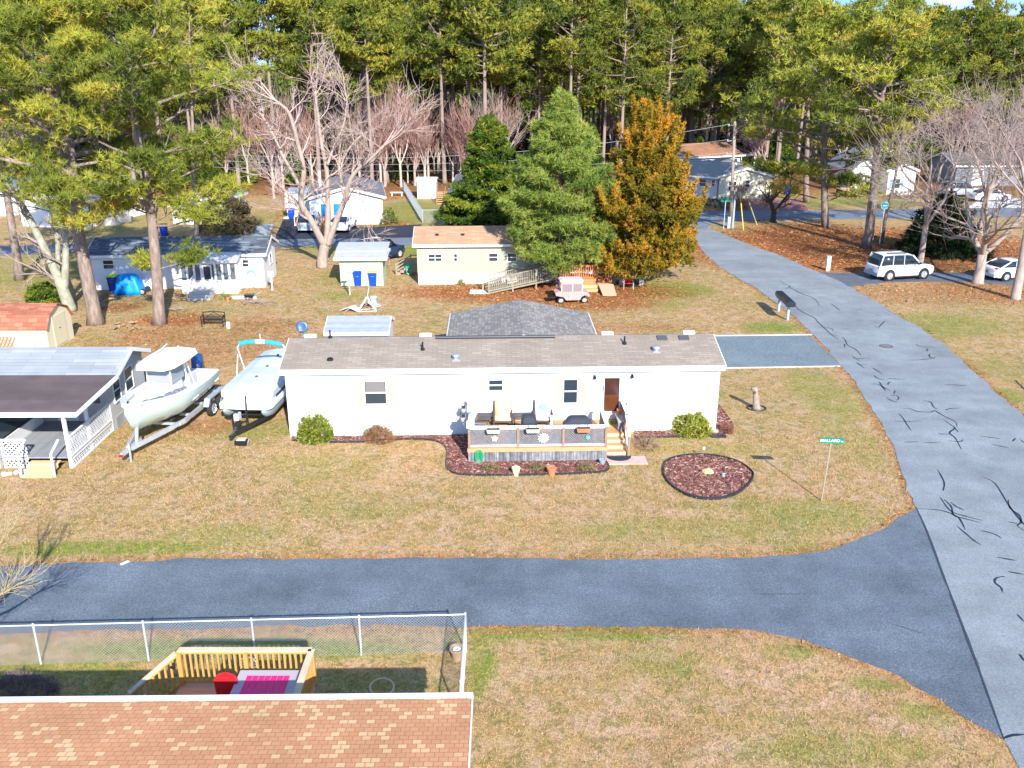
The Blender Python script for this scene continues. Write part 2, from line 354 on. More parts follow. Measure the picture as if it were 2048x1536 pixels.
# black crack sealant and seams painted on the road
def strips(name, lines, z, m, w):
    V = []; Fc = []
    for k, ln in enumerate(lines):
        P = spline(G(ln), 4); n = len(P); o = len(V)
        for i, p in enumerate(P):
            d = (P[min(i + 1, n - 1)] - P[max(i - 1, 0)]); d = Vector((d.y, -d.x, 0)).normalized()
            ww = w * (.35 + .65 * min(1, 3 * min(i, n - 1 - i) / n + .15)) * R.uniform(.75, 1.35)
            V += [(p.x + d.x * ww, p.y + d.y * ww, z), (p.x - d.x * ww, p.y - d.y * ww, z)]
        Fc += [(o + 2 * i, o + 2 * i + 1, o + 2 * i + 3, o + 2 * i + 2) for i in range(n - 1)]
    o = fast_mesh(name, V, Fc, m); return struct(o)
def zz(ox, oy, s, l): return [[(ox + x / s, oy + y / s) for x, y in q] for q in l]
cr = zz(1500, 560, 3.737, [
 [(215, 0), (255, 30), (295, 45), (300, 60), (340, 80), (400, 110), (460, 130), (500, 160), (515, 192)], [(295, 50), (270, 68)],
 [(290, 152), (330, 175), (350, 210), (400, 245), (480, 285), (510, 320), (560, 365), (600, 405), (660, 447)],
 [(480, 352), (560, 356), (610, 365), (620, 385)], [(603, 178), (640, 205), (672, 228)], [(780, 218), (850, 226)], [(935, 262), (990, 276)],
 [(785, 298), (840, 307)], [(927, 345), (960, 355), (985, 330), (1010, 308)], [(610, 410), (665, 425)], [(675, 362), (745, 366)],
 [(690, 425), (710, 450), (730, 490), (780, 515), (810, 540), (830, 567)], [(705, 480), (708, 503)], [(770, 575), (800, 590), (900, 585)], [(795, 595), (815, 605)],
 [(795, 618), (825, 640), (857, 660)], [(820, 630), (875, 638)], [(915, 660), (950, 680), (990, 707)], [(925, 715), (960, 740), (1010, 750)], [(1025, 738), (1155, 746)],
 [(905, 780), (960, 785), (1050, 832)], [(965, 762), (990, 800), (1015, 832)], [(1030, 788), (1035, 770), (1055, 765)], [(1085, 827), (1075, 855)],
 [(1020, 882), (1060, 905), (1100, 915)], [(1050, 865), (1100, 870), (1110, 890), (1095, 902)], [(1240, 482), (1270, 497), (1380, 507)], [(1310, 515), (1328, 520), (1318, 537)],
 [(1345, 553), (1338, 570), (1365, 588), (1383, 578)], [(1165, 602), (1280, 598), (1360, 588)], [(1460, 783), (1620, 792)],
 [(1288, 903), (1350, 915), (1370, 950), (1402, 970)], [(1140, 965), (1190, 963), (1250, 985), (1350, 990), (1380, 980), (1450, 1020), (1530, 1058), (1548, 1098)],
 [(1460, 975), (1500, 963), (1575, 960)], [(1112, 1000), (1150, 1045), (1170, 1080), (1203, 1127)], [(1085, 1058), (1180, 1060), (1280, 1055)],
 [(1450, 1050), (1500, 1085), (1530, 1110), (1490, 1145), (1530, 1180), (1560, 1230), (1580, 1271)], [(1405, 1153), (1490, 1155)], [(1530, 1110), (1557, 1140)],
 [(1480, 1205), (1570, 1210), (1590, 1195)], [(1150, 1215), (1258, 1212)], [(1295, 1217), (1420, 1220)], [(1730, 1170), (1870, 1190)], [(1960, 1210), (1985, 1185)], [(1810, 1232), (1930, 1257)]])
cr += zz(1480, 1000, 2.866, [
 [(1170, 0), (1210, 40), (1225, 90), (1290, 110), (1380, 133)], [(1010, 52), (1150, 62), (1240, 95), (1270, 130), (1290, 172)], [(1205, 15), (1240, 40), (1287, 62)],
 [(1243, 152), (1300, 200), (1340, 235), (1382, 260)], [(1380, 178), (1450, 195), (1500, 222)], [(1470, 330), (1580, 350)], [(1535, 413), (1628, 430)],
 [(1518, 440), (1470, 450), (1460, 475), (1495, 505), (1503, 533)], [(1588, 658), (1628, 700)], [(1537, 0), (1548, 50), (1600, 90), (1610, 130), (1590, 150), (1628, 178)], [(1535, 128), (1590, 138)],
 [(1510, 1370), (1560, 1352), (1628, 1348)], [(1600, 885), (1628, 925)]])
cr += zz(0, 0, 1, [[(1875, 940), (1888, 965), (1886, 982)], [(1880, 995), (1900, 1022), (1926, 1032), (1965, 1042)], [(1965, 955), (1990, 968), (2020, 1015), (2060, 1062), (2080, 1065)], [(2040, 880), (2070, 900)], [(2060, 960), (2120, 1040), (2140, 1100)], [(2070, 1150), (2110, 1180), (2150, 1260)], [(2030, 760), (2060, 790)]])
SEAL = mat('black_crack_sealant', (.012, .017, .035), .5)
strips('crack_sealant', cr, .021, SEAL, .031)
strips('pavement_seam', [[(1832, 1015), (1855, 1066), (1886, 1150), (1935, 1279), (1961, 1349), (2008, 1480)]], .0215, mat('dark_seam', (.035, .045, .065), .8), .03)
strips('tyre_scuff', zz(1480, 1000, 2.866, [[(70, 541), (400, 541)], [(840, 703), (960, 740), (1075, 777)]]), .015, mat('scuff', (.045, .06, .08), .9), .015)

# ---------------------------------------------------------------- the ground: one sheet to the horizon, its lawn, litter and bare zones as worn into it
HF = Vector((-9.45, 35.5, 0)); HR = math.atan2(.6, 18.2); HL, HD = 18.25, 4.4     # white home: front left corner, turn, length, depth
def zone_fn(X, Y):
    rust = np.zeros(X.shape); green = np.zeros(X.shape); dark = np.zeros(X.shape)
    def blob(px, py, rx, ry, k, target):
        c = g(px, py); ax = abs(g(px + rx, py).x - c.x); n_ = g(px, py - ry); s_ = g(px, py + ry); ay = max(.3, (n_.y - s_.y) / 2)
        d = ((X - c.x) / ax) ** 2 + ((Y - (n_.y + s_.y) / 2) / ay) ** 2
        np.maximum(target, k * np.clip(1.5 - d * .9, 0, 1), out=target)
    for a in ((1560, 505, 190, 42, 1), (1740, 520, 190, 32, 1), (1900, 505, 220, 45, .9), (1650, 480, 160, 30, .9), (1980, 580, 130, 26, .6), (1850, 590, 130, 20, .35), (1080, 585, 260, 20, 1), (1150, 605, 150, 16, .9), (1010, 570, 110, 10, .7),
              (350, 640, 80, 12, .9), (245, 615, 40, 9, .7), (330, 672, 90, 18, .45), (470, 690, 120, 40, .35), (330, 700, 160, 28, .4), (520, 655, 90, 18, .4), (260, 760, 60, 40, .5), (420, 855, 50, 16, .45), (700, 392, 90, 14, 1), (800, 380, 90, 14, .8), (610, 430, 60, 14, .3),
              (210, 375, 70, 10, .9), (300, 378, 90, 10, .9), (1470, 430, 60, 12, .5), (430, 572, 120, 12, .4), (660, 420, 30, 16, .6), (760, 450, 60, 8, .6), (1240, 655, 140, 8, .35)):
        blob(*a, rust)
    for a in ((250, 1095, 170, 14, 1), (90, 1100, 90, 16, .7), (430, 1070, 130, 24, .45), (60, 540, 130, 40, .6), (1545, 655, 62, 9, 1), (1310, 580, 110, 16, 1.), (1330, 610, 60, 12, .5), (880, 500, 120, 13, 1), (640, 500, 60, 10, .5), (690, 555, 50, 14, .6),
              (690, 590, 60, 8, .6), (1010, 1268, 110, 14, .75), (1230, 1266, 120, 16, .9), (1330, 1330, 80, 26, .4), (1650, 790, 60, 50, .6), (1700, 880, 50, 50, .4), (1400, 1060, 300, 22, .4), (1640, 1030, 120, 30, .6), (1640, 1100, 80, 14, .5), (820, 430, 70, 28, .8), (870, 400, 60, 20, .35),
              (480, 1300, 330, 22, 1), (120, 1340, 160, 20, .8), (460, 1370, 400, 26, .6), (960, 1330, 26, 60, 1), (1590, 1300, 60, 14, .8), (1860, 1430, 60, 22, .7), (1750, 1370, 60, 14, .7), (1700, 1500, 200, 30, .4), (650, 940, 120, 30, .35), (520, 860, 80, 20, .6), (700, 1010, 120, 30, .3),
              (1880, 650, 140, 22, .6), (1960, 730, 70, 30, .4), (2010, 790, 40, 14, .9), (240, 450, 60, 25, .5), (520, 440, 50, 18, .4), (1560, 590, 40, 10, .3), (1600, 400, 120, 14, .7), (1750, 405, 90, 9, .7), (960, 650, 120, 8, .3), (1340, 870, 60, 20, .4), (1430, 900, 120, 12, .35), (1500, 1010, 120, 16, .3)):
        blob(*a, green)
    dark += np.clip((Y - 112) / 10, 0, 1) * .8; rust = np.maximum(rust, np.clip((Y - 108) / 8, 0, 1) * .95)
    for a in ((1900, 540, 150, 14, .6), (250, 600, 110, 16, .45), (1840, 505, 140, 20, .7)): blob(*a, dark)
    for ln in (frontT, frontB, mainL, mainR, drv_poly):                       # litter along the asphalt
        for a_, b_ in zip(ln[:-1], ln[1:]):
            dx, dy = b_.x - a_.x, b_.y - a_.y; L2 = dx * dx + dy * dy + 1e-9
            t = np.clip(((X - a_.x) * dx + (Y - a_.y) * dy) / L2, 0, 1)
            d = np.hypot(X - a_.x - t * dx, Y - a_.y - t * dy); np.maximum(rust, .55 * np.clip(1.25 - d / .34, 0, 1), out=rust)
    return rust, green, dark
def axis(vals):
    out = []
    for a, b_, st in vals: out += list(np.arange(a, b_, st))
    return np.array(out + [vals[-1][1]])
xs = axis([(-1500, -200, 260), (-200, -60, 10), (-60, -26, 1.2), (-26, 24, .33), (24, 60, 1), (60, 200, 10), (200, 1500, 260)])
ys = axis([(-300, -20, 70), (-20, 8, 4), (8, 46, .3), (46, 130, .8), (130, 260, 6), (260, 400, 28), (400, 2600, 440)])
GX, GY = np.meshgrid(xs, ys); r_, gr_, dk_ = zone_fn(GX.ravel(), GY.ravel())
nx, ny = len(xs), len(ys); idx = np.arange(nx * ny).reshape(ny, nx)
FQ = np.stack([idx[:-1, :-1], idx[:-1, 1:], idx[1:, 1:], idx[1:, :-1]], -1).reshape(-1, 4)
def lawn_mat():
    m = mat('lawn_ground', (.3, .22, .11), .95)
    t = m.node_tree; N = t.nodes; L = t.links; b = N['Principled BSDF']; b.inputs['Specular IOR Level'].default_value = .1
    tc = N.new('ShaderNodeTexCoord'); at = N.new('ShaderNodeAttribute'); at.attribute_name = 'zone'; sp = N.new('ShaderNodeSeparateColor'); L.new(at.outputs['Color'], sp.inputs[0])
    def n(s, d=4, st=(1, 1, 1), ds=0):
        q = N.new('ShaderNodeTexNoise'); q.inputs['Scale'].default_value = s; q.inputs['Detail'].default_value = d; q.inputs['Distortion'].default_value = ds
        mp = N.new('ShaderNodeMapping'); mp.inputs['Scale'].default_value = st; L.new(tc.outputs['Object'], mp.inputs[0]); L.new(mp.outputs[0], q.inputs['Vector']); return q.outputs[0]
    def rp(f, *st):
        r = N.new('ShaderNodeValToRGB'); L.new(f, r.inputs[0]); e = r.color_ramp.elements
        while len(e) < len(st): e.new(.5)
        for el, (p, c) in zip(e, st): el.position = p; el.color = (*c, 1) if len(c) == 3 else c
        return r.outputs[0]
    def mx(f, a, c, bl='MIX'):
        k = N.new('ShaderNodeMix'); k.data_type = 'RGBA'; k.blend_type = bl
        if isinstance(f, float): k.inputs[0].default_value = f
        else: L.new(f, k.inputs[0])
        for s, i in ((a, 6), (c, 7)):
            if isinstance(s, tuple): k.inputs[i].default_value = (*s, 1)
            else: L.new(s, k.inputs[i])
        return k.outputs[2]
    def ma(op, a, c):
        k = N.new('ShaderNodeMath'); k.operation = op
        for s, i in ((a, 0), (c, 1)):
            if isinstance(s, (int, float)): k.inputs[i].default_value = s
            else: L.new(s, k.inputs[i])
        return k.outputs[0]
    tan = rp(n(.45, 6, ds=.6), (.3, (.39, .245, .115)), (.48, (.47, .31, .15)), (.6, (.41, .27, .11)), (.75, (.51, .355, .195)))
    tan = mx(rp(n(1.1, 5), (.45, (0, 0, 0)), (.62, (.7,) * 3)), tan, (.52, .36, .24))
    tan = mx(rp(n(2.6, 6, ds=1), (.48, (0, 0, 0)), (.62, (.75,) * 3)), tan, (.25, .205, .07))
    gm = ma('MULTIPLY', sp.outputs[1], rp(n(1.4, 6, ds=.8), (.28, (.35,) * 3), (.54, (1, 1, 1))))
    gcol = rp(n(5, 4), (.3, (.14, .19, .03)), (.7, (.3, .31, .07)))
    c = mx(gm, tan, gcol)
    rm = ma('MULTIPLY', sp.outputs[0], rp(n(1.8, 6, ds=.5), (.28, (.35,) * 3), (.55, (1, 1, 1))))
    rcol = rp(n(3.5, 6), (.3, (.2, .068, .024)), (.6, (.38, .14, .045)), (.75, (.5, .24, .1)))
    c = mx(rm, c, rcol)
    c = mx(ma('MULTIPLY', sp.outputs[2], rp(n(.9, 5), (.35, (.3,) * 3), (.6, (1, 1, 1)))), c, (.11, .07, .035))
    c = mx(1.0, c, rp(n(8, 5, ds=1.2), (.3, (.62,) * 3), (.5, (1,) * 3), (.68, (1.25, 1.25, 1.2))), 'MULTIPLY')
    c = mx(1.0, c, rp(n(.16, 4, ds=.8), (.35, (.88, .93, .85)), (.65, (1.08, 1.02, 1.06))), 'MULTIPLY')
    c = mx(1.0, c, rp(n(26, 4, ds=.5), (.3, (.62,) * 3), (.5, (.98,) * 3), (.7, (1.3, 1.3, 1.25))), 'MULTIPLY')
    c = mx(1.0, c, rp(n(90, 2), (.3, (.72,) * 3), (.7, (1.25,) * 3)), 'MULTIPLY')
    L.new(c, b.inputs['Base Color'])
    bp = N.new('ShaderNodeBump'); bp.inputs['Strength'].default_value = .8; bp.inputs['Distance'].default_value = .04; L.new(n(38, 5), bp.inputs['Height']); L.new(bp.outputs[0], b.inputs['Normal'])
    return m
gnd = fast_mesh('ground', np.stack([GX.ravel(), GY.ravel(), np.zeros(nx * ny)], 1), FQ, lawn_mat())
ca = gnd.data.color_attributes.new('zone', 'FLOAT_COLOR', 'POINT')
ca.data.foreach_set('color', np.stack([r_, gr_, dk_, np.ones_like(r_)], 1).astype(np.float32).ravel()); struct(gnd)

# mulch beds
bedA = spline(G([(585, 882), (700, 886), (800, 880), (868, 882), (893, 900), (892, 932), (905, 946), (940, 951), (1060, 951), (1180, 947), (1217, 940), (1213, 925)]), 4) + G([(1213, 900), (940, 900), (935, 872), (760, 874), (583, 874)])
bedB = spline(G([(1270, 876), (1340, 875), (1400, 873), (1445, 869), (1465, 860), (1462, 845), (1448, 826), (1437, 812)]), 4) + G([(1425, 810), (1425, 855), (1300, 858), (1270, 860)])
bedC = spline(G([(1328, 940), (1332, 926), (1350, 917), (1385, 912), (1430, 914), (1475, 926), (1502, 944), (1506, 957), (1490, 978), (1460, 994), (1425, 1000), (1380, 994), (1345, 975), (1330, 956), (1328, 940)]), 4)[:-1]
for nm, p_ in (('mulch_bed', bedA), ('mulch_bed', bedB), ('mulch_bed', bedC)): struct(sheet(nm, p_, .05, MULCH))
def edging(path, label, h=.08, wd=.03):
    b = MB()
    for a_, c_ in zip(path[:-1], path[1:]): b.bar((a_.x, a_.y, h / 2), (c_.x, c_.y, h / 2), wd, h)
    return tag(b.build('garden_edging', EDGE), label, 'garden edging', 'black edging strips round the mulch beds')
edging(bedA[:45], 'black plastic edging curving round the mulch bed under the grey deck')
edging(bedB[:29], 'black plastic edging of the mulch bed at the right end of the white home')
edging(bedC + bedC[:1], 'black plastic edging ring round the oval mulch bed in the lawn', .12, .035)
# chips lying on the mulch
def chips(poly, n, name):
    P = np.array([(p.x, p.y) for p in poly]); lo, hi = P.min(0), P.max(0)
    q = RN.uniform(lo, hi, (n * 3, 2)); q = q[inside(poly, q[:, 0], q[:, 1])][:n]; k = len(q)
    c = np.column_stack([q, np.full(k, .06)]); a = RN.normal(size=(k, 3)) * [.05, .05, .012]; b_ = RN.normal(size=(k, 3)) * [.02, .02, .02]
    V = np.stack([c - a, c + b_, c + a, c - b_], 1).reshape(-1, 3)
    o = fast_mesh(name, V, np.arange(4 * k).reshape(-1, 4), mat('mulch_chips', kind='vc', rough=.95, p=[(0, (.08, .03, .025)), (.45, (.2, .075, .06)), (.8, (.34, .17, .14)), (1, (.5, .36, .3))]), tone=RN.random(k))
    o['kind'] = 'stuff'; o['label'] = 'shredded red brown mulch chips'; return o
for p_ in (bedA, bedB, bedC): chips(p_, 6000, 'mulch_chips')

# grass blades over the lawns
def lawn_blades():
    V = []; T = []
    polys = [main_poly, front_poly, back_poly, park_poly, drv_poly, gravel_poly, bedA, bedB, bedC]
    for y0, y1, dens, h, wd in ((11.5, 16, 300, .05, .010), (16, 21, 240, .055, .011), (21, 27, 170, .06, .012), (27, 36, 120, .065, .015), (36, 48, 50, .06, .014), (48, 72, 16, .07, .02)):
        xm = y1 * .66; n = int((y1 - y0) * 2 * xm * dens)
        X = RN.uniform(-xm, xm, n); Y = RN.uniform(y0, y1, n)
        k = np.abs(X) < (Y * .95 + 4.9) * .6; X = X[k]; Y = Y[k]
        ok = np.ones(len(X), bool)
        for p_ in polys: ok &= ~inside(p_, X, Y)
        hx, hy = (X - HF.x) * math.cos(HR) + (Y - HF.y) * math.sin(HR), -(X - HF.x) * math.sin(HR) + (Y - HF.y) * math.cos(HR)
        ok &= ~((hx > 0) & (hx < HL) & (hy > 0) & (hy < HD)); ok &= ~((X < -.8) & (Y < 14.9)); ok &= ~((X < -17.2) & (Y > 32.2) & (Y < 40))
        ok &= ~((hx > 12.9) & (hx < 14.8) & (hy > -3.3) & (hy < -1.2))
        X = X[ok]; Y = Y[ok]; r, gg, d = zone_fn(X, Y)
        keep = RN.random(len(X)) < (1 - .75 * r); X = X[keep]; Y = Y[keep]; r = r[keep]; gg = gg[keep]; n = len(X)
        patch = np.sin(X * 1.9 + np.sin(Y * 1.3) * 2) * np.sin(Y * 2.3 + np.cos(X * .9) * 2) + .7 * np.sin(X * 5.1 + Y * 3.7) * np.sin(Y * 4.3 - X * 2.9)
        ton = np.clip(.2 + .13 * patch + RN.normal(-.05, .1, n) + gg * RN.uniform(.2, .8, n), 0, 1)
        a = RN.uniform(0, 2 * math.pi, n); hh = h * RN.uniform(.5, 1.3, n); ln = RN.normal(0, .8, (n, 2)) * hh[:, None]
        c = np.column_stack([X, Y, np.zeros(n)]); s = np.column_stack([np.cos(a), np.sin(a), np.zeros(n)]) * wd
        V.append(np.stack([c - s, c + s, c + np.column_stack([ln, hh])], 1).reshape(-1, 3)); T.append(ton)
    V = np.concatenate(V); T = np.concatenate(T)
    m = mat('grass_blades', kind='leaf', rough=.9, spec=.1, trans=.25, p=[(0, (.54, .36, .23)), (.3, (.52, .36, .155)), (.48, (.42, .32, .12)), (.64, (.27, .28, .065)), (1, (.13, .23, .035))])
    o = fast_mesh('grass', V, np.arange(len(V)).reshape(-1, 3), m, tone=T); o['kind'] = 'stuff'; o['label'] = 'short winter lawn grass, mostly straw coloured with green patches'
lawn_blades()
# fallen needles and leaves in the rust coloured places
def litter():
    n = 420000; Y = RN.uniform(20, 112, n); X = RN.uniform(-1, 1, n) * (Y * .57 + 4); r, gg, d = zone_fn(X, Y)
    ok = RN.random(n) < r * .8
    for p_ in (main_poly, front_poly, back_poly, park_poly, drv_poly): ok &= ~inside(p_, X, Y)
    X = X[ok]; Y = Y[ok]; k = len(X); s = (.012 + Y * .0005)[:, None]
    c = np.column_stack([X, Y, np.full(k, .03)]); a = RN.normal(size=(k, 3)) * [1.3, 1.3, .4] * s; b_ = RN.normal(size=(k, 3)) * [.6, .6, .5] * s
    V = np.stack([c - a, c + b_, c + a, c - b_], 1).reshape(-1, 3)
    o = fast_mesh('leaves', V, np.arange(4 * k).reshape(-1, 4), mat('dead_leaves', kind='vc', rough=.95, p=[(0, (.12, .045, .02)), (.5, (.33, .11, .035)), (.85, (.46, .19, .07)), (1, (.5, .3, .16))]), tone=RN.random(k))
    o['kind'] = 'stuff'; o['label'] = 'rust coloured fallen needles and leaves'
litter()
# ---------------------------------------------------------------- trees
def nrm(a): return a / (np.linalg.norm(a, axis=1, keepdims=True) + 1e-9)
def tufts(C, T, K, L, Wd, bias=(0, 0, .5), out=None, rng=RN, spread=1.0):
    """K needles at every tuft centre"""
    n = len(C); C2 = np.repeat(C, K, 0); d = rng.normal(size=(n * K, 3)) * spread + np.array(bias)
    if out is not None: d += np.repeat(out, K, 0)
    d = nrm(d); s = nrm(np.cross(d, rng.normal(size=(n * K, 3)))) * Wd * .5
    ll = L * rng.uniform(.6, 1.15, (n * K, 1))
    V = np.stack([C2 - s, C2 + s, C2 + d * ll], 1).reshape(-1, 3)
    t = np.clip(np.repeat(T, K) + rng.normal(0, .07, n * K), 0, 1)
    return V, t
PINE_RAMP = [(0, (.06, .095, .018)), (.3, (.15, .185, .026)), (.62, (.28, .3, .038)), (.88, (.42, .39, .05)), (1, (.45, .3, .05))]
PINE = mat('pine_needles', kind='leaf', rough=.6, spec=.25, trans=.3, p=PINE_RAMP)
PINEN = mat('near_pine_needles', kind='leaf', rough=.6, spec=.25, trans=.3, p=[(0, (.09, .13, .022)), (.3, (.21, .25, .035)), (.62, (.4, .41, .055)), (.9, (.56, .49, .075)), (1, (.55, .28, .07))])
WPINE = mat('white_pine_needles', kind='leaf', rough=.6, spec=.25, trans=.3, p=[(0, (.09, .15, .03)), (.4, (.21, .29, .05)), (.8, (.38, .43, .085)), (1, (.5, .5, .11))])
SPRUCE = mat('dark_evergreen_sprays', kind='leaf', rough=.6, spec=.25, trans=.25, p=[(0, (.025, .06, .012)), (.45, (.08, .14, .018)), (.8, (.22, .27, .025)), (1, (.36, .36, .04))])
CEDAR = mat('bronze_cedar_sprays', kind='leaf', rough=.7, spec=.2, trans=.25, p=[(0, (.07, .09, .012)), (.35, (.22, .18, .018)), (.7, (.46, .26, .024)), (1, (.62, .3, .035))])
DARKFIR = mat('dark_fir_needles', kind='leaf', rough=.7, spec=.2, trans=.2, p=[(0, (.006, .018, .008)), (.6, (.025, .05, .016)), (1, (.07, .1, .03))])

def pine_parts(seed, H, cb, Rc, tr, nl, K, NL, NW, per, clump, parent, leafm, barkm, trunk_pts=None, limbs=None, tops=1.0, sides=8, limb_r=.1, sub=(3, 6), top_r=.45):
    rr = random.Random(seed); rg = np.random.default_rng(seed)
    if trunk_pts is None:
        ax, ay = rr.uniform(-.5, .5), rr.uniform(-.5, .5)
        trunk_pts = [(ax * math.sin(3 * t) * .5, ay * math.sin(2.3 * t) * .5, H * t) for t in (0, .03, .2, .4, .6, .8, 1)]
    TP = [Vector(p) for p in trunk_pts]; Ht = TP[-1].z
    rad = [tr * (1.35 if i == 0 else 1.0) * max(.1, 1 - .82 * (p.z / Ht) ** 1.15) for i, p in enumerate(TP)]
    tb = MB(); tb.tube(TP, rad, sides); lb = MB()
    def at(z):
        for a, b in zip(TP[:-1], TP[1:]):
            if a.z <= z <= b.z: return a.lerp(b, (z - a.z) / (b.z - a.z))
        return TP[-1]
    C = []; O = []; T = []
    def clumps(p, d, size, tone):
        m = max(3, int(per * size)); q = rg.normal(size=(m, 3)) * [clump * size, clump * size, clump * .45 * size]
        C.append(np.array(p) + q); O.append(np.tile(np.array(d) * .5, (m, 1))); T.append(np.clip(tone + rg.normal(0, .1, m), 0, 1))
    L_ = []
    if limbs: L_ += limbs
    for i in range(nl):
        t = (i + rr.random()) / nl; z = Ht * cb + (Ht * .985 - Ht * cb) * t
        prof = math.sin(math.pi * (.18 + .8 * t)) ** .7 if t < .75 else max(top_r, 1.05 - t)
        L_.append((z, i * 2.4 + rr.uniform(-.5, .5), Rc * prof * rr.uniform(.55, 1.12), rr.uniform(-.05, .35) + .5 * t * t))
    for z, az, ln, el in L_:
        p0 = at(z); d = Vector((math.cos(az) * math.cos(el), math.sin(az) * math.cos(el), math.sin(el))); pts = [p0]; p = p0.copy()
        for k in range(5):
            d = (d + Vector((rr.uniform(-.22, .22), rr.uniform(-.22, .22), rr.uniform(-.12, .2)))).normalized(); p = p + d * ln / 5; pts.append(p.copy())
        r0 = max(.025, min(limb_r * tr * 4, tr * .5) * (ln / Rc)); lb.tube(pts, [r0 * (1 - .16 * j) for j in range(6)], 5, False)
        base = rr.uniform(.12, .8)
        clumps(pts[-1], d, 1.0, base)
        for k in range(rr.randint(*sub)):
            j = rr.choice((2, 3, 3, 4, 4, 5)); q0 = pts[j]; dd = (d + Vector((rr.uniform(-1.1, 1.1), rr.uniform(-1.1, 1.1), rr.uniform(-.05, .5)))).normalized()
            l2 = ln * rr.uniform(.18, .4); q1 = q0 + dd * l2 * .5; q2 = q1 + (dd + Vector((0, 0, .3))).normalized() * l2 * .5
            lb.tube([q0, q1, q2], [r0 * .45, r0 * .3, r0 * .15], 3, False)
            clumps(q2, dd, rr.uniform(.6, 1.05), base + rr.uniform(-.12, .12))
            if rr.random() < .5: clumps(q1, dd, .6, base + rr.uniform(-.15, .1))
    for k in range(4): clumps(TP[-1] + Vector((rr.uniform(-.5, .5), rr.uniform(-.5, .5), rr.uniform(-.8, .4))), (0, 0, 1), tops, .6)
    C = np.concatenate(C); O = np.concatenate(O); T = np.concatenate(T)
    V, t = tufts(C, T, K, NL, NW, (0, 0, .55), O, rg)
    tb.build('trunk', barkm, parent, True); cr = fast_mesh('crown', V, np.arange(len(V)).reshape(-1, 3), leafm, parent, t)
    lb.build('limbs', barkm, parent, True)
    return cr

def bare_parts(seed, H, r0, parent, barkm, twigm, trunk_top=.25, stems=None, levels=5, spread=.55, up=.25, n0=(4, 6), twig_r=.012, shorten=.68, dens=1.0, lengths=None):
    rr = random.Random(seed); A = MB(); B = MB()
    def grow(p, d, ln, r, lev):
        k = 4 if lev < 3 else 3; pts = [p]; q = p.copy(); dd = d.copy()
        for i in range(k):
            dd = (dd + Vector((rr.gauss(0, .13), rr.gauss(0, .13), rr.gauss(0, .08) + up * .12))).normalized(); q = q + dd * ln / k; pts.append(q.copy())
        r1 = r * (.55 if lev < levels else .35); rad = [r + (r1 - r) * i / k for i in range(k + 1)]
        (A if lev <= 1 else B).tube(pts, rad, (8, 7, 5, 4, 3, 3, 3)[min(lev, 6)], False)
        if lev >= levels: return
        nb = max(2, int(rr.randint(*n0) * dens)) if lev > 0 else rr.randint(3, 5)
        for i in range(nb):
            t = 1.0 if i == 0 else rr.uniform(.3, 1.0); idx = min(int(t * k), k); o = pts[idx]
            a = rr.uniform(0, 2 * math.pi); s = spread * rr.uniform(.6, 1.35) * (.5 if i == 0 else 1)
            x = dd.orthogonal().normalized(); y = dd.cross(x)
            nd = (dd + (x * math.cos(a) + y * math.sin(a)) * s * 1.3 + Vector((0, 0, up * .35))).normalized()
            grow(o, nd, ln * shorten * rr.uniform(.75, 1.2), max(twig_r, rad[idx] * rr.uniform(.5, .72)), lev + 1)
    if stems is None:
        tt = H * trunk_top; A.tube([(0, 0, 0), (0, 0, .12), (.02, 0, tt * .5), (0, .03, tt)], [r0 * 1.5, r0 * 1.15, r0, r0 * .92], 10)
        for i in range(rr.randint(3, 4)):
            a = i * 2.1 + rr.uniform(-.4, .4); s = spread * rr.uniform(.5, 1)
            grow(Vector((0, 0, tt - .05)), Vector((math.cos(a) * s, math.sin(a) * s, 1)).normalized(), H * .3, r0 * .62, 1)
    else:
        for pts, rad, lns in stems:
            P = spline(pts, 4); nP = len(P); rd = [rad[0] + (rad[1] - rad[0]) * i / (nP - 1) for i in range(nP)]
            A.tube(P, rd, 9)
            d = (P[-1] - P[-2]).normalized()
            for i in range(3): grow(P[-1], (d + Vector((rr.gauss(0, .35), rr.gauss(0, .35), rr.gauss(0, .2)))).normalized(), lns, rad[1] * .75, 2)
            for i in range(int(nP * .3), nP - 1, 2):
                for _ in range(1):
                    a = rr.uniform(0, 2 * math.pi); nd = (d * .6 + Vector((math.cos(a), math.sin(a), rr.uniform(-.1, .5)))).normalized()
                    grow(P[i], nd, lns * rr.uniform(.5, .95), rd[i] * .42, 3 if rr.random() < .6 else 2)
    A.build('trunk', barkm, parent, True); return B.build('crown', twigm, parent, True)

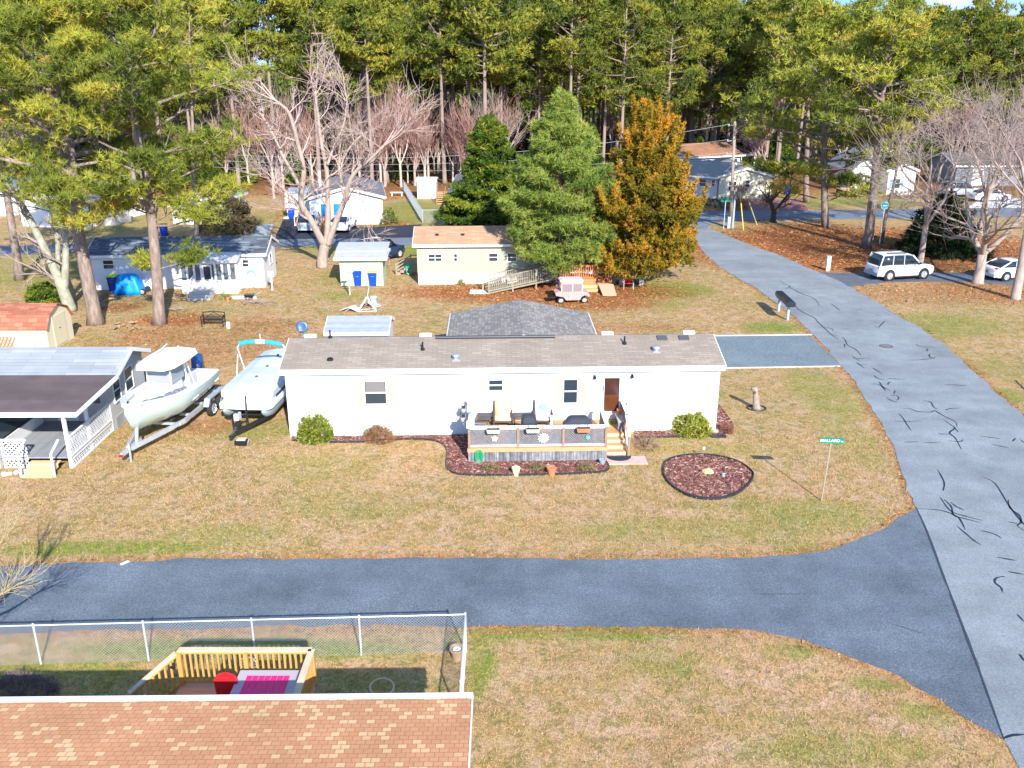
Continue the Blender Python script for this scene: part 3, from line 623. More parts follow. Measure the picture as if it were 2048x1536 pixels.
def cone_parts(seed, H, Rb, parent, leafm, z0=.3, nb=220, K=9, NL=.3, NW=.07, droop=-.1, lift=.3, clump=.22, per=7, prof=None, tr=.16, flame=0.0, ragged=.2, tone0=.5):
    rr = random.Random(seed); rg = np.random.default_rng(seed); tb = MB(); lb = MB()
    tb.tube([(0, 0, 0), (0, 0, .1), (0, 0, H * .5), (0, 0, H * .97)], [tr * 1.3, tr, tr * .6, .02], 8)
    prof = prof or (lambda t: (1 - t) ** .75)
    C = []; O = []; T = []
    for i in range(nb):
        t = (i + rr.random()) / nb; t = t ** 1.15; z = z0 + (H - z0) * t; a = i * 2.39996 + rr.uniform(-.3, .3)
        ln = Rb * max(.05, prof(t)) * rr.uniform(1 - ragged, 1 + ragged * .8); el = droop + (lift + .5 * t) * rr.uniform(.5, 1.2)
        d = np.array([math.cos(a) * math.cos(el), math.sin(a) * math.cos(el), math.sin(el)]); p0 = np.array([0, 0, z]); p1 = p0 + d * ln
        lb.tube([p0, p0 + d * ln * .5 - np.array([0, 0, .05 * ln]), p1], [max(.015, tr * .22 * (1 - t)), .015, .008], 3, False)
        tone = min(1, max(0, tone0 + rr.uniform(-.3, .3)))
        m = max(6, int(per * 2.6 * ln / max(.5, Rb) * 2.2)); f = 1 - np.abs(rg.normal(0, .27, m)); f = f[f > .15]; m = len(f)
        perp = np.array([-d[1], d[0], 0]); wdt = (.1 + .2 * ln) * (.45 + .55 * np.sin(np.clip(f, 0, 1) * 3.0)[:, None])
        P_ = p0 + d * ln * f[:, None] + perp * rg.normal(size=(m, 1)) * wdt + np.array([0, 0, 1.0]) * (rg.normal(size=(m, 1)) * clump * .35 - .06 * ln * f[:, None] ** 2)
        C.append(P_); O.append(np.tile(d * .9, (m, 1))); T.append(np.clip(tone + rg.normal(0, .12, m), 0, 1))
        if flame and rr.random() < flame:
            fl = rr.uniform(.4, 1.0)
            for k in range(5):
                C.append(p1 + (d * .45 + np.array([0, 0, .9])) * fl * k / 4 + rg.normal(size=(4, 3)) * .1 * (1.2 - k / 5)); O.append(np.tile(np.array([0, 0, 1.2]), (4, 1))); T.append(np.full(4, min(1, tone + .2)))
    C = np.concatenate(C); O = np.concatenate(O); T = np.concatenate(T)
    V, tn = tufts(C, T, K, NL, NW, (0, 0, .25), O, rg)
    tb.build('trunk', BARK, parent, True); lb.build('limbs', BARK, parent); fast_mesh('crown', V, np.arange(len(V)).reshape(-1, 3), leafm, parent, tn)

# the wood: tall pines, each one a tree
gp = 'tall pines of the wood behind the homes'; lab = 'tall straight pine of the dense wood behind the homes'
protos = []
for i in range(6):
    t = thing('pine_tree', lab, 'pine tree', (0, 0, 0), 0, gp)
    pine_parts(100 + i, 24, (.56, .42, .52, .36, .6, .3)[i], (4.3, 5.2, 4.4, 5.4, 3.9, 5.2)[i], .3, 34 + (i % 3) * 8, 6, .6, .15, 10, .6, t, PINE, BARKF, sides=7)
    protos.append(t)
WHERE = ['behind the small evergreen near the lane','left of the blue shuttered home','rising behind the roof of the blue shuttered home','right of the roof peak of the blue shuttered home','second right of the blue shuttered home','with a long clean trunk behind the small white shed','left of the pointed top of the green soft needled pine','over the tip of the green soft needled pine','right of the green soft needled pine tip','left of the bronze cedar tip','straight above the bronze cedar tip','just right of the bronze cedar tip','over the right shoulder of the bronze cedar','over the left end of the far orange roof','over the middle of the far orange roof','left of the utility pole top','right of the utility pole top','behind the far orange roof ridge','behind the reddish leafless tree','behind the dark layered pine','between the two large right hand pines','left of the dark twiggy bush','above the small grey gabled home','above the far left grey roof','left of the leaning multi stemmed tree','behind the far white gabled home','beyond the far left corner','behind the dark low evergreen','above the far silver car','at the right edge above the white gravel']
rf = random.Random(5); used = set(); spots = []
front = [(478, 372), (560, 372), (690, 352), (745, 378), (775, 365), (910, 345), (1000, 360), (1075, 350), (1150, 350), (1205, 345), (1240, 352), (1265, 340), (1330, 345), (1378, 322), (1425, 330), (1452, 322), (1500, 318), (1350, 300), (1560, 330), (1620, 325), (1700, 315), (390, 365), (330, 360), (60, 358), (130, 350), (240, 352), (-60, 355), (1830, 320), (1930, 322), (2010, 318)]
for px, py in front:
    p = g(px, py); spots.append((p.x, p.y))
for row in range(9):
    y = 122 + row * 9.5
    n = 17 + row
    for k in range(n):
        x = (-.62 + 1.24 * (k + rf.uniform(.1, .9)) / n) * (y + 6); yy = y + rf.uniform(-4, 4)
        if 12 < x < 34 and yy < 150: yy += 26
        if x > 38 and yy < 140 : yy += 14
        spots.append((x, yy))
for i, (x, y) in enumerate(spots):
    k = rf.randrange(6)
    if -.30 * y < x < -.0 * y and y < 150: k = (0, 2, 4)[k % 3]
    if i >= 30 and -.285 < x / y < -.235: continue
    s = rf.uniform(.88, 1.14) * (.95 if i < 30 else 1)
    if x > 45: s *= .86
    if i > 30 and abs(x + 42) < 6: s *= .85
    rz = rf.uniform(0, 6.28)
    if k not in used: used.add(k); o = protos[k]; o.location = (x, y, 0); o.rotation_euler = (0, 0, rz); o.scale = (s,) * 3
    else: o = dup(protos[k], (x, y, 0), rz, label=lab, scale=(s * rf.uniform(.92, 1.08), s, s))
    if i < len(front): o['label'] = ' '.join(('tall front pine of the wood ' + WHERE[i]).replace(',', '').split()[:16])
for k in range(6):
    if k not in used: protos[k].location = (0, 150, 0)
# leafless understorey of the wood
gb = 'bare understorey trees at the edge of the wood'
ub = []
for i in range(5):
    red = i % 2 == 0
    t = thing('bare_tree', 'thin leafless tree with %s twigs at the edge of the pine wood' % ('reddish' if red else 'pale grey'), 'bare tree', (0, 0, 0), 0, gb)
    bare_parts(300 + i, 9.5, .11, t, mat('under_bark', (.42, .35, .3), .9, var=.2), REDTWIG if red else TWIG, .2, levels=4, spread=.42, up=.5, n0=(3, 5), twig_r=.022, dens=1.1)
    ub.append(t)
un = []
for k in range(104):
    px = rf.uniform(455, 1030) if k < 74 else rf.choice((rf.uniform(1480, 2080), rf.uniform(-30, 430), rf.uniform(1100, 1560)))
    py = rf.uniform(338, 378) if px < 1050 else rf.uniform(300, 345)
    p = g(px, py); un.append((p.x, p.y))
for i, (x, y) in enumerate(un):
    k = i % 5; s = rf.uniform(.85, 1.6); rz = rf.uniform(0, 6.28)
    if 12 < x < 33 and y < 150: y += 22
    if i < 5: ub[k].location = (x, y, 0); ub[k].scale = (s,) * 3; ub[k].rotation_euler.z = rz
    else: dup(ub[k], (x, y, 0), rz, scale=(s, s, s * rf.uniform(.9, 1.15)))
# undergrowth and the far wood
def mass(name, n, xr, yr, zr, K, NL, NW, m, label, tr=(.1, .7)):
    X = RN.uniform(*xr, n); Y = RN.uniform(*yr, n); Z = RN.uniform(0, 1, n) ** 1.4 * (zr[0] + (zr[1] - zr[0]) * (.5 + .5 * np.sin(X * .21 + Y * .13) * np.sin(X * .077)))
    T = RN.uniform(*tr, n); V, t = tufts(np.column_stack([X, Y, Z]), T, K, NL, NW, (0, 0, .6))
    o = fast_mesh(name, V, np.arange(len(V)).reshape(-1, 3), m, tone=t); o['kind'] = 'stuff'; o['label'] = label; return o
mass('undergrowth', 3600, (-100, 100), (132, 205), (1.0, 3.0), 6, 1.1, .3, DARKFIR, 'low evergreen brush growing between the trunks of the wood', (0, .45))
mass('woods', 16000, (-260, 260), (225, 330), (7, 15), 5, 2.4, 1.0, PINE, 'far woods closing the view behind the pines', (0, .4))
# young evergreens under the wood edge
ge = 'young evergreens at the edge of the wood'
E0 = thing('evergreen_tree', 'small dark green evergreen at the edge of the wood', 'evergreen tree', group=ge); cone_parts(41, 6.5, 2.0, E0, SPRUCE, nb=110, K=6, NL=.5, NW=.16, per=6, clump=.3, prof=lambda t: (1 - t) ** .55)
for i, (px, py, s) in enumerate(((478, 366, 1.25), (590, 372, .8), (350, 372, 1.0), (425, 368, 1.1), (1397, 334, .7), (1340, 345, .7), (985, 356, .8), (1180, 345, 1.0), (805, 358, .7), (250, 366, 1.1), (120, 362, 1.2), (1560, 330, 1.2), (1840, 330, 1.4))):
    p = g(px, py)
    if i == 0: E0.location = p; E0.scale = (s,) * 3
    else: dup(E0, p, i, scale=(s, s, s * rf.uniform(.8, 1.1)))
for i, o in enumerate([o for o in bpy.data.objects if o.get('group') == ge]): o['label'] = 'small dark green evergreen at the edge of the wood'

# the two big yard pines on the left, and their neighbours
def axis_pts(pp, Y):
    """trunk line through surveyed photo points on the depth plane Y"""
    out = []
    for px, py in pp:
        u = (px - CX) / F_PX; v = (py - CY) / F_PX; dy = CT - v * ST; t = Y / dy; out.append(Vector((u * t, Y, CAM_H + (-ST - v * CT) * t)))
    o = out[0]; return Vector((o.x, Y, 0)), [Vector((p.x - o.x, p.y - o.y, max(0, p.z))) for p in out]
def bigpine(name, label, pp, seed, **kw):
    Y = g(*pp[0]).y; base, pts = axis_pts(pp, Y); pts[0].z = 0; t = thing(name, label, 'pine tree', base)
    pine_parts(seed, pts[-1].z, kw.pop('cb', .3), kw.pop('Rc', 5), kw.pop('tr', .38), kw.pop('nl', 34), kw.pop('K', 16), kw.pop('NL', .42), kw.pop('NW', .045), kw.pop('per', 13), kw.pop('clump', .42), t, PINEN, BARK, trunk_pts=pts, sides=12, sub=(4, 7), **kw)
    return t
bigpine('pine_tree', 'large yard pine with a leaning scarred trunk behind the red roofed barn shed', [(192, 648), (188, 622), (175, 560), (158, 470), (148, 380), (140, 290), (100, 160), (82, 40), (80, -60)], 31, cb=.28, Rc=6.2, tr=.42, nl=50, clump=.42, per=19)
bigpine('pine_tree', 'large yard pine with a straight trunk in front of the white home with the sunroom', [(319, 648), (318, 620), (313, 540), (305, 450), (292, 370), (272, 260), (262, 150), (245, 30), (240, -50)], 32, cb=.32, Rc=6.0, tr=.36, nl=46, clump=.42, per=19,
        limbs=[(6.0, -.2, 3.6, .05), (3.4, -.1, 2.6, .15), (3.5, 2.9, 1.2, .1), (7.5, .1, 5.2, .0), (8.2, -.3, 4.4, .15)])
bigpine('pine_tree', 'tall leaning pine at the left edge behind the barn shed', [(40, 560), (35, 520), (20, 430), (0, 300), (-20, 150), (-25, 20)], 33, cb=.35, Rc=6, tr=.3, nl=40, K=14, clump=.45)
bigpine('pine_tree', 'tall pine behind the left end of the white home with the sunroom', [(395, 500), (393, 460), (388, 380), (385, 250), (380, 120), (378, 0)], 34, cb=.62, Rc=3.8, tr=.2, nl=26, K=9, NL=.5, NW=.08)
bigpine('pine_tree', 'broad dark pine with sweeping layered limbs beside the utility pole', [(1652, 455), (1650, 430), (1648, 350), (1650, 260), (1660, 150), (1680, 70), (1690, 30)], 35, cb=.12, Rc=7.5, tr=.36, nl=58, K=9, NL=.55, NW=.085, per=15, clump=.55)
bigpine('pine_tree', 'large pine with a dark trunk over the leaf covered ground behind the white car', [(1732, 495), (1738, 470), (1745, 400), (1752, 320), (1762, 220), (1775, 120), (1780, 60)], 36, cb=.5, Rc=6.2, tr=.42, nl=40, K=9, NL=.5, NW=.08, per=14, clump=.5)
bigpine('pine_tree', 'slim dark pine close behind the large pine near the white car', [(1762, 487), (1770, 440), (1790, 360), (1800, 290), (1812, 200), (1822, 130)], 37, cb=.7, Rc=3.4, tr=.16, nl=20, K=8, NL=.5, NW=.08)
bigpine('pine_tree', 'pale trunked pine on the far side of the back lane', [(1613, 405), (1612, 380), (1614, 300), (1616, 200), (1620, 110), (1622, 30)], 38, cb=.55, Rc=4.6, tr=.34, nl=34, K=6, NL=.6, NW=.13)
# yard evergreens round the tan home
p = g(980, 478); t = thing('evergreen_tree', 'dark green dense broad evergreen behind the tan mobile home', 'evergreen tree', p); cone_parts(51, 10.6, 5.0, t, SPRUCE, z0=.3, nb=250, K=10, NL=.34, NW=.1, per=16, clump=.3, lift=.35, prof=lambda t: (1 - t) ** .62 * (.85 + .15 * math.sin(9 * t)), ragged=.24, tone0=.55)
p = g(1118, 572); t = thing('evergreen_tree', 'light green soft needled pine standing behind the pink golf cart', 'evergreen tree', p); cone_parts(52, 13.0, 4.6, t, WPINE, z0=1.6, nb=190, K=16, NL=.4, NW=.05, per=17, clump=.5, lift=.45, prof=lambda t: min(1, .62 + t * 1.8) * (1 - t) ** .68, ragged=.34, tr=.3)
p = g(1283, 570); t = thing('evergreen_tree', 'bronze orange cedar with pointed flame like sprays beside the golf cart deck', 'evergreen tree', p); cone_parts(53, 11.6, 4.6, t, CEDAR, z0=.5, nb=210, K=11, NL=.3, NW=.08, per=17, clump=.42, lift=.6, prof=lambda t: min(1, .7 + t) * (1 - t) ** .6, flame=.8, ragged=.36, tone0=.45)
p = g(1880, 508); t = thing('evergreen_tree', 'very dark low evergreen among the bare trees behind the parked white cars', 'evergreen tree', p); cone_parts(54, 5.0, 3.3, t, DARKFIR, z0=.2, ragged=.42, nb=150, K=7, NL=.4, NW=.09, per=7, clump=.32, lift=.1)
p = g(88, 612); t = thing('shrub', 'dark bushy evergreen shrub behind the red roofed barn shed', 'shrub', p); cone_parts(55, 1.3, 1.0, t, SPRUCE, z0=.1, nb=60, K=6, NL=.2, NW=.06, per=6, clump=.16, prof=lambda t: math.sqrt(max(0, 1 - t * t)))
p = g(455, 470); t = thing('shrub', 'dark twiggy bush beside the small white home across the lane', 'shrub', p); cone_parts(56, 3.2, 2.6, t, mat('rusty_bush', kind='leaf', trans=.2, p=[(0, (.03, .035, .012)), (.6, (.09, .075, .03)), (1, (.2, .13, .06))]), z0=.1, nb=120, K=5, NL=.3, NW=.07, per=6, clump=.3, prof=lambda t: math.sqrt(max(0, 1 - t * t)))

# big bare tree behind the green shed: four stems from a low fork
def st(pp, Y, bend=0):
    b_, pts = axis_pts(pp, Y); return b_, pts
Yo = g(645, 535).y; base, s0 = axis_pts([(645, 535), (646, 512), (648, 490)], Yo)
t = thing('bare_tree', 'large forked leafless tree with pale bark behind the green shed', 'bare tree', base)
def rel(pp, dy=0.0):
    _, q = axis_pts([(645, 535)] + pp, Yo); q = q[1:]; n = len(q); return [Vector((a.x, a.y + dy * i / n, a.z)) for i, a in enumerate(q)]
stems = [([Vector((0, 0, 0))] + rel([(645, 515), (650, 490)]), (.46, .38), .6),
         (rel([(650, 492), (640, 472), (625, 440), (605, 400), (612, 340), (600, 280), (585, 225), (560, 200)], -1.5), (.3, .1), 2.3),
         (rel([(612, 400), (585, 350), (560, 310), (540, 270), (520, 240)], 1.5), (.16, .06), 2.2),
         (rel([(625, 440), (600, 415), (570, 390), (545, 372)], 2), (.14, .06), 2.6),
         (rel([(652, 492), (655, 455), (655, 400), (652, 340), (640, 280), (634, 230), (628, 190)], .5), (.27, .08), 2.2),
         (rel([(655, 330), (668, 290), (685, 250), (690, 205)], 1), (.12, .05), 2.0),
         (rel([(655, 490), (668, 455), (690, 400), (702, 360), (720, 335), (745, 315), (770, 290)], -1), (.28, .08), 2.8),
         (rel([(690, 400), (680, 360), (684, 320), (705, 285)], 1), (.12, .05), 2.4),
         (rel([(700, 365), (715, 385), (730, 410), (735, 440)], -.5), (.07, .03), 1.6)]
bare_parts(60, 14, .5, t, BAREBARK, mat('pinkish_twigs', (.46, .34, .3), .9), stems=stems, levels=5, spread=.5, up=.2, n0=(3, 4), twig_r=.017)
# more yard trees without leaves
def baretree(px, py, H, r, seed, label, **kw):
    t = thing('bare_tree', label, 'bare tree', g(px, py), 0); bare_parts(seed, H, r, t, kw.pop('bk', BAREBARK), kw.pop('tw', TWIG), **kw); return t
baretree(1902 - 62, 527, 15.5, .22, 61, 'leafless tree with pale slender trunk right behind the white sport utility car', trunk_top=.2, levels=5, spread=.7, up=.05, n0=(3, 5), twig_r=.016, shorten=.74)
baretree(1955, 566, 15, .34, 62, 'leafless tree with a broken low fork between the two parked white cars', trunk_top=.14, levels=5, spread=.75, up=.1, n0=(3, 5), twig_r=.016, shorten=.72)
baretree(2030, 598, 15.5, .28, 63, 'tall pale barked leafless tree at the right edge of the lawn', trunk_top=.3, levels=5, spread=.5, up=.35, n0=(3, 5), twig_r=.014, shorten=.7)
baretree(2110, 560, 16, .3, 64, 'leafless tree at the right edge behind the pale barked one', trunk_top=.2, levels=5, spread=.65, up=.2, n0=(3, 5), twig_r=.016, tw=mat('purple_twigs', (.34, .26, .25), .9), shorten=.72)
baretree(1960, 470, 17, .28, 65, 'leafless tree beside the back lane behind the dark low evergreen', trunk_top=.2, levels=5, spread=.55, up=.3, n0=(3, 5), twig_r=.02, tw=mat('purple_twigs'))
baretree(1546, 444, 7.5, .3, 66, 'small dark crooked leafless tree beside the utility pole', trunk_top=.12, levels=4, spread=.8, up=.3, n0=(4, 5), twig_r=.02, bk=mat('dark_crooked_bark', (.075, .055, .045), .9, var=.2), tw=mat('dark_twigs', (.12, .085, .07), .9))
baretree(1520, 372, 11, .25, 67, 'reddish leafless tree between the grey roofed home and the wood', trunk_top=.25, levels=5, spread=.5, up=.3, n0=(3, 5), twig_r=.022, tw=REDTWIG)
for i, (px, py, H) in enumerate(((985, 352, 14), (770, 374, 9.5), (548, 398, 7.5), (545, 362, 12), (1780, 350, 13), (1900, 350, 13), (1680, 352, 11), (830, 372, 9))):
    baretree(px, py, H, .16, 70 + i, ('tall pale leafless tree at the wood edge behind the dark broad evergreen', 'leafless thin stemmed tree behind the white home with blue shutters', 'low spreading leafless tree left of the home with blue shutters', 'reddish leafless tree at the wood edge above the umbrella', 'leafless tree behind the far white house with the gable', 'leafless tree behind the far silver car', 'leafless tree beside the far white house with the dark deck', 'leafless thin stemmed tree behind the small white shed')[i],
             trunk_top=.2, levels=5 if i in (0, 3, 4, 5) else 4, spread=(.42, .4, .8, .5, .5, .5, .5, .35)[i], up=(.4, .5, 0, .3, .3, .3, .3, .5)[i], n0=(3, 4), twig_r=.022, tw=(TWIG, REDTWIG, TWIG, REDTWIG, TWIG, REDTWIG, TWIG, REDTWIG)[i])
# leaning multi stemmed trunk on the left
t = thing('bare_tree', 'mottled grey tree with several leaning stems left of the large scarred pine', 'bare tree', g(142, 622))
bare_parts(80, 12, .4, t, mat('mottled_bark', (.3, .29, .22), .9, var=.3, vscale=3), TWIG, stems=[
    ([(0, 0, 0), (-.3, 0, 1.5), (-1.0, .3, 3.5), (-2.3, .8, 6.5), (-3.6, 1, 9)], (.42, .12), 2.4), ([(-.2, 0, 1.4), (.1, .3, 3.5), (.2, .8, 6), (.1, 1.2, 9)], (.26, .12), 2.2),
    ([(-.6, .2, 2.4), (-.6, 1, 4.5), (-1.2, 1.8, 7.5)], (.2, .1), 2.2)], levels=5, n0=(3, 4), twig_r=.02, spread=.5)
# bare twiggy tree beside the front lane, its crown reaching in from the left edge
t = thing('bare_tree', 'yellowish twiggy leafless tree leaning over the front lane at the left edge', 'bare tree', g(-95, 1330))
bare_parts(81, 4.2, .1, t, mat('yellow_bark', (.45, .36, .2), .85, var=.2), mat('yellow_bark'), stems=[([(0, 0, 0), (.2, 0, 1.2), (.8, .1, 2.1), (1.2, .2, 2.8)], (.1, .05), 1.0), ([(.2, 0, 1.2), (1.0, -.1, 1.6), (1.6, 0, 2.1)], (.06, .03), .8)], levels=5, n0=(3, 4), twig_r=.006, spread=.5, up=.3)
# ---------------------------------------------------------------- buildings
ROOF_MAIN = mat('weathered_brown_shingles', (.26, .21, .165), .95, kind='shingle', p=('x', .14, .42, (.285, .234, .187), (.315, .262, .212), .25))
ROOF_CP = mat('carport_grey_shingles', (.19, .17, .152), .95, kind='shingle', p=('y', .16, .3, (.24, .217, .197), (.3, .275, .25), .4))
ROOF_ORG = mat('orange_blend_shingles', (.56, .26, .115), .9, kind='shingle', p=('x', .135, .175, (.6, .295, .14), (.72, .45, .225), .2))
ROOF_RED = mat('red_brown_shingles', (.3, .095, .055), .9, kind='shingle', p=('x', .15, .5, (.36, .13, .075), (.42, .17, .1), .3))
ROOF_TAN = mat('faded_orange_shingles', (.42, .235, .135), .9, kind='shingle', p=('x', .14, .6, (.46, .27, .16), (.5, .31, .19), .3))
ROOF_GREY = mat('grey_shingles', (.16, .165, .17), .9, kind='shingle', p=('x', .15, .6, (.19, .195, .2), (.22, .225, .23), .3))
ROOF_PALE = mat('pale_metal_roof', (.55, .59, .63), .5, kind='lines', p=('y', .2, .8, .12), var=.08)
ROOF_FG = mat('purple_grey_shingles', (.15, .145, .165), .9, kind='shingle', p=('y', .15, .6, (.17, .165, .185), (.2, .195, .21), .3))
CREAMWALL = mat('cream_siding', (.78, .7, .5), .6, kind='lines', p=('z', .2, .88, .1))
TANWALL = mat('sage_siding', (.4, .4, .29), .6, kind='lines', p=('z', .2, .85, .1))
GREENWALL = mat('pale_green_panel', (.5, .6, .43), .6, kind='lines', p=('x', .2, .86, .08))
BLUEWALL = mat('pale_blue_siding', (.45, .54, .66), .6, kind='lines', p=('z', .2, .86, .1))
GREYWALL = mat('pale_grey_siding', (.6, .62, .62), .6, kind='lines', p=('z', .2, .86, .1))
CURT = mat('pale_curtain', (.17, .16, .15), .9)

def wpt(o, rz, px, py):
    u = (px - CX) / F_PX; v = (py - CY) / F_PX; d = Vector((u, CT - v * ST, -ST - v * CT)); n = Vector((-math.sin(rz), math.cos(rz), 0))
    c = Vector((0, 0, CAM_H)); t = (Vector(o) - c).dot(n) / d.dot(n); p = c + d * t
    return (p - Vector(o)).dot(Vector((math.cos(rz), math.sin(rz), 0))), p.z
class House:
    def __init__(s, name, label, cat, FL, FR, D, wh, rise, wall, roof, ridge='x', oh=.25, ohx=.25, group=None, back=None, skirt=None, fh=.16, rt=.09, trim=None):
        FL = Vector((FL.x, FL.y, 0)); FR = Vector((FR.x, FR.y, 0)); s.L = L = (FR - FL).length; s.rz = math.atan2(FR.y - FL.y, FR.x - FL.x); s.o = FL; s.D = D; s.wh = wh
        s.T = T = thing(name, label, cat, FL, s.rz, group); trim = trim or TRIM
        w = MB(); z0 = skirt[0] if skirt else 0
        if ridge == 'x':
            prof = [(0, z0), (D, z0), (D, wh), (D / 2, wh + rise), (0, wh)]; w.ext(prof, 0, L, 'x')
            sl = rise / (D / 2); a = (-oh, wh - sl * oh); r = (D / 2, wh + rise); c = (D + oh, wh - sl * oh)
            rf_ = MB(); rf_.ext([a, r, c, (c[0], c[1] + rt), (r[0], r[1] + rt), (a[0], a[1] + rt)], -ohx, L + ohx, 'x')
            f = MB(); f.box(-ohx, -oh - .04, a[1] - fh + .05, L + ohx, -oh - .003, a[1] + rt - .012); f.box(-ohx, D + oh + .003, a[1] - fh + .05, L + ohx, D + oh + .04, a[1] + rt - .012)
            for x in (-ohx - .03, L + ohx + .003):
                for p0, p1 in ((a, r), (r, c)): f.add([(x, p0[0], p0[1] - .1), (x, p1[0], p1[1] - .1), (x, p1[0], p1[1] + rt - .01), (x, p0[0], p0[1] + rt - .01), (x + .027, p0[0], p0[1] - .1), (x + .027, p1[0], p1[1] - .1), (x + .027, p1[0], p1[1] + rt - .01), (x + .027, p0[0], p0[1] + rt - .01)],
                                                       [(0, 1, 2, 3), (7, 6, 5, 4), (0, 4, 5, 1), (1, 5, 6, 2), (2, 6, 7, 3), (3, 7, 4, 0)])
        else:
            prof = [(0, z0), (L, z0), (L, wh), (L / 2, wh + rise), (0, wh)]; w.ext(prof, 0, D, 'y')
            sl = rise / (L / 2); a = (-ohx, wh - sl * ohx); r = (L / 2, wh + rise); c = (L + ohx, wh - sl * ohx)
            rf_ = MB(); rf_.ext([a, r, c, (c[0], c[1] + rt), (r[0], r[1] + rt), (a[0], a[1] + rt)], -oh, D + oh, 'y')
            f = MB(); f.box(-ohx - .04, -oh, a[1] - fh + .05, -ohx - .003, D + oh, a[1] + rt - .012); f.box(L + ohx + .003, -oh, a[1] - fh + .05, L + ohx + .04, D + oh, a[1] + rt - .012)
            for y in (-oh - .03, D + oh + .003):
                for p0, p1 in ((a, r), (r, c)): f.add([(p0[0], y, p0[1] - .16), (p1[0], y, p1[1] - .16), (p1[0], y, p1[1] + rt - .01), (p0[0], y, p0[1] + rt - .01), (p0[0], y + .027, p0[1] - .16), (p1[0], y + .027, p1[1] - .16), (p1[0], y + .027, p1[1] + rt - .01), (p0[0], y + .027, p0[1] + rt - .01)],
                                                       [(0, 1, 2, 3), (7, 6, 5, 4), (0, 4, 5, 1), (1, 5, 6, 2), (2, 6, 7, 3), (3, 7, 4, 0)])
        w.build('wall', wall, T); rf_.build('roof', roof, T); f.build('fascia', trim, T)
        if skirt:
            k = MB(); k.box(.03, .03, 0, L - .03, D - .03, z0); k.build('skirting', skirt[1], T)
    def M(s, face):
        if face == 'f': return Matrix(((1, 0, 0, 0), (0, -1, 0, 0), (0, 0, 1, 0), (0, 0, 0, 1)))
        if face == 'r': return Matrix(((0, 1, 0, s.L), (1, 0, 0, 0), (0, 0, 1, 0), (0, 0, 0, 1)))
        if face == 'l': return Matrix(((0, -1, 0, 0), (1, 0, 0, 0), (0, 0, 1, 0), (0, 0, 0, 1)))
    def uv(s, face, px, py):
        e = Vector((math.cos(s.rz), math.sin(s.rz), 0))
        if face == 'f': return wpt(s.o, s.rz, px, py)
        return wpt(s.o + e * (s.L if face == 'r' else 0), s.rz + math.pi / 2, px, py)
    def rect(s, face, r):
        u0, z1 = s.uv(face, r[0], r[1]); u1, _ = s.uv(face, r[2], (r[1] + r[3]) / 2); _, z0 = s.uv(face, (r[0] + r[2]) / 2, r[3]); return u0, z0, u1, z1
    def window(s, face, r, px=True, mid=True, shut=None, sw=.4, frame=None, curtain=0, cols=1, glass=None):
        u0, z0, u1, z1 = s.rect(face, r) if px else r; M = s.M(face); f = frame or TRIM; t = .055
        b = MB(M); b.box(u0 - t, .003, z0 - t, u0, .05, z1 + t); b.box(u1, .003, z0 - t, u1 + t, .05, z1 + t); b.box(u0, .003, z1, u1, .05, z1 + t); b.box(u0, .003, z0 - t, u1, .06, z0)
        if mid: zm = (z0 + z1) / 2; b.box(u0, .003, zm - .025, u1, .045, zm + .025)
        for c in range(1, cols): x = u0 + (u1 - u0) * c / cols; b.box(x - .018, .003, z0, x + .018, .042, z1)
        wdw = b.build('window', f, s.T); p = MB(M); p.box(u0, .003, z0, u1, .02, z1); p.build('pane', glass or GLASS, wdw)
        if curtain: c = MB(M); c.box(u0 + .03, .021, z1 - (z1 - z0) * curtain, u1 - .03, .026, z1 - .02); c.build('blind', CURT, wdw)
        if shut:
            for a in ((u0 - t - sw, u0 - t - .01), (u1 + t + .01, u1 + t + sw)):
                q = MB(M); q.box(a[0], .003, z0 - .04, a[1], .035, z1 + .04); q.build('shutter', shut, s.T)
        return wdw
    def part(s, name, m, **k): return MBP(name, m, s.T)
def MBP(name, m, parent): b = MB(); b._n = (name, m, parent); return b
def done(b, **k): return b.build(b._n[0], b._n[1], b._n[2], **k)

# white mobile home, the subject
FR_ = HF + Vector((math.cos(HR), math.sin(HR), 0)) * HL
H1 = House('mobile_home', 'long white mobile home with cream shutters and brown shingled roof beside the grey deck', 'mobile home', HF, FR_, HD, 3.02, .62, SIDING, ROOF_MAIN, oh=.16, ohx=.2, fh=.2)
T1 = H1.T
H1.window('f', (729, 763, 772, 807), shut=CREAM, sw=.32, curtain=.48, glass=GLASS)
H1.window('f', (978, 760, 1005, 780), shut=CREAM, sw=.34)
H1.window('f', (1128, 759, 1154, 805), shut=CREAM, sw=.36)
u0, z0, u1, z1 = H1.rect('f', (1209, 755, 1238, 822))
M = H1.M('f'); b = MB(M); b.box(u0 - .1, .003, z0, u0, .07, z1 + .1); b.box(u1, .003, z0, u1 + .1, .07, z1 + .1); b.box(u0, .003, z1, u1, .07, z1 + .1); b.box(u0 - .12, .003, z0 - .12, u1 + .12, .1, z0)
dr = b.build('door', TRIM, T1); b = MB(M); b.box(u0, .003, z0, u1, .02, z1); b.build('doorway_plate', mat('painted_dim_interior', (.05, .018, .014), .25, var=.3, vscale=2), dr)  # flat plate in the doorway, the dimness of the room put into its colour
b = MB(M); b.box(u0 + .02, .021, z0 + .02, u1 - .02, .024, z0 + .75); b.build('painted_lit_floor', mat('orange_interior_floor', (.1, .03, .01), .3, var=.25, vscale=3), dr)  # plate for the floor inside, the light on it painted as brighter orange
b = MB(M); b.box(u0 - .07, .075, z0 + .9, u0 - .03, .1, z0 + 1.2); b.build('handle', BLACK, dr)
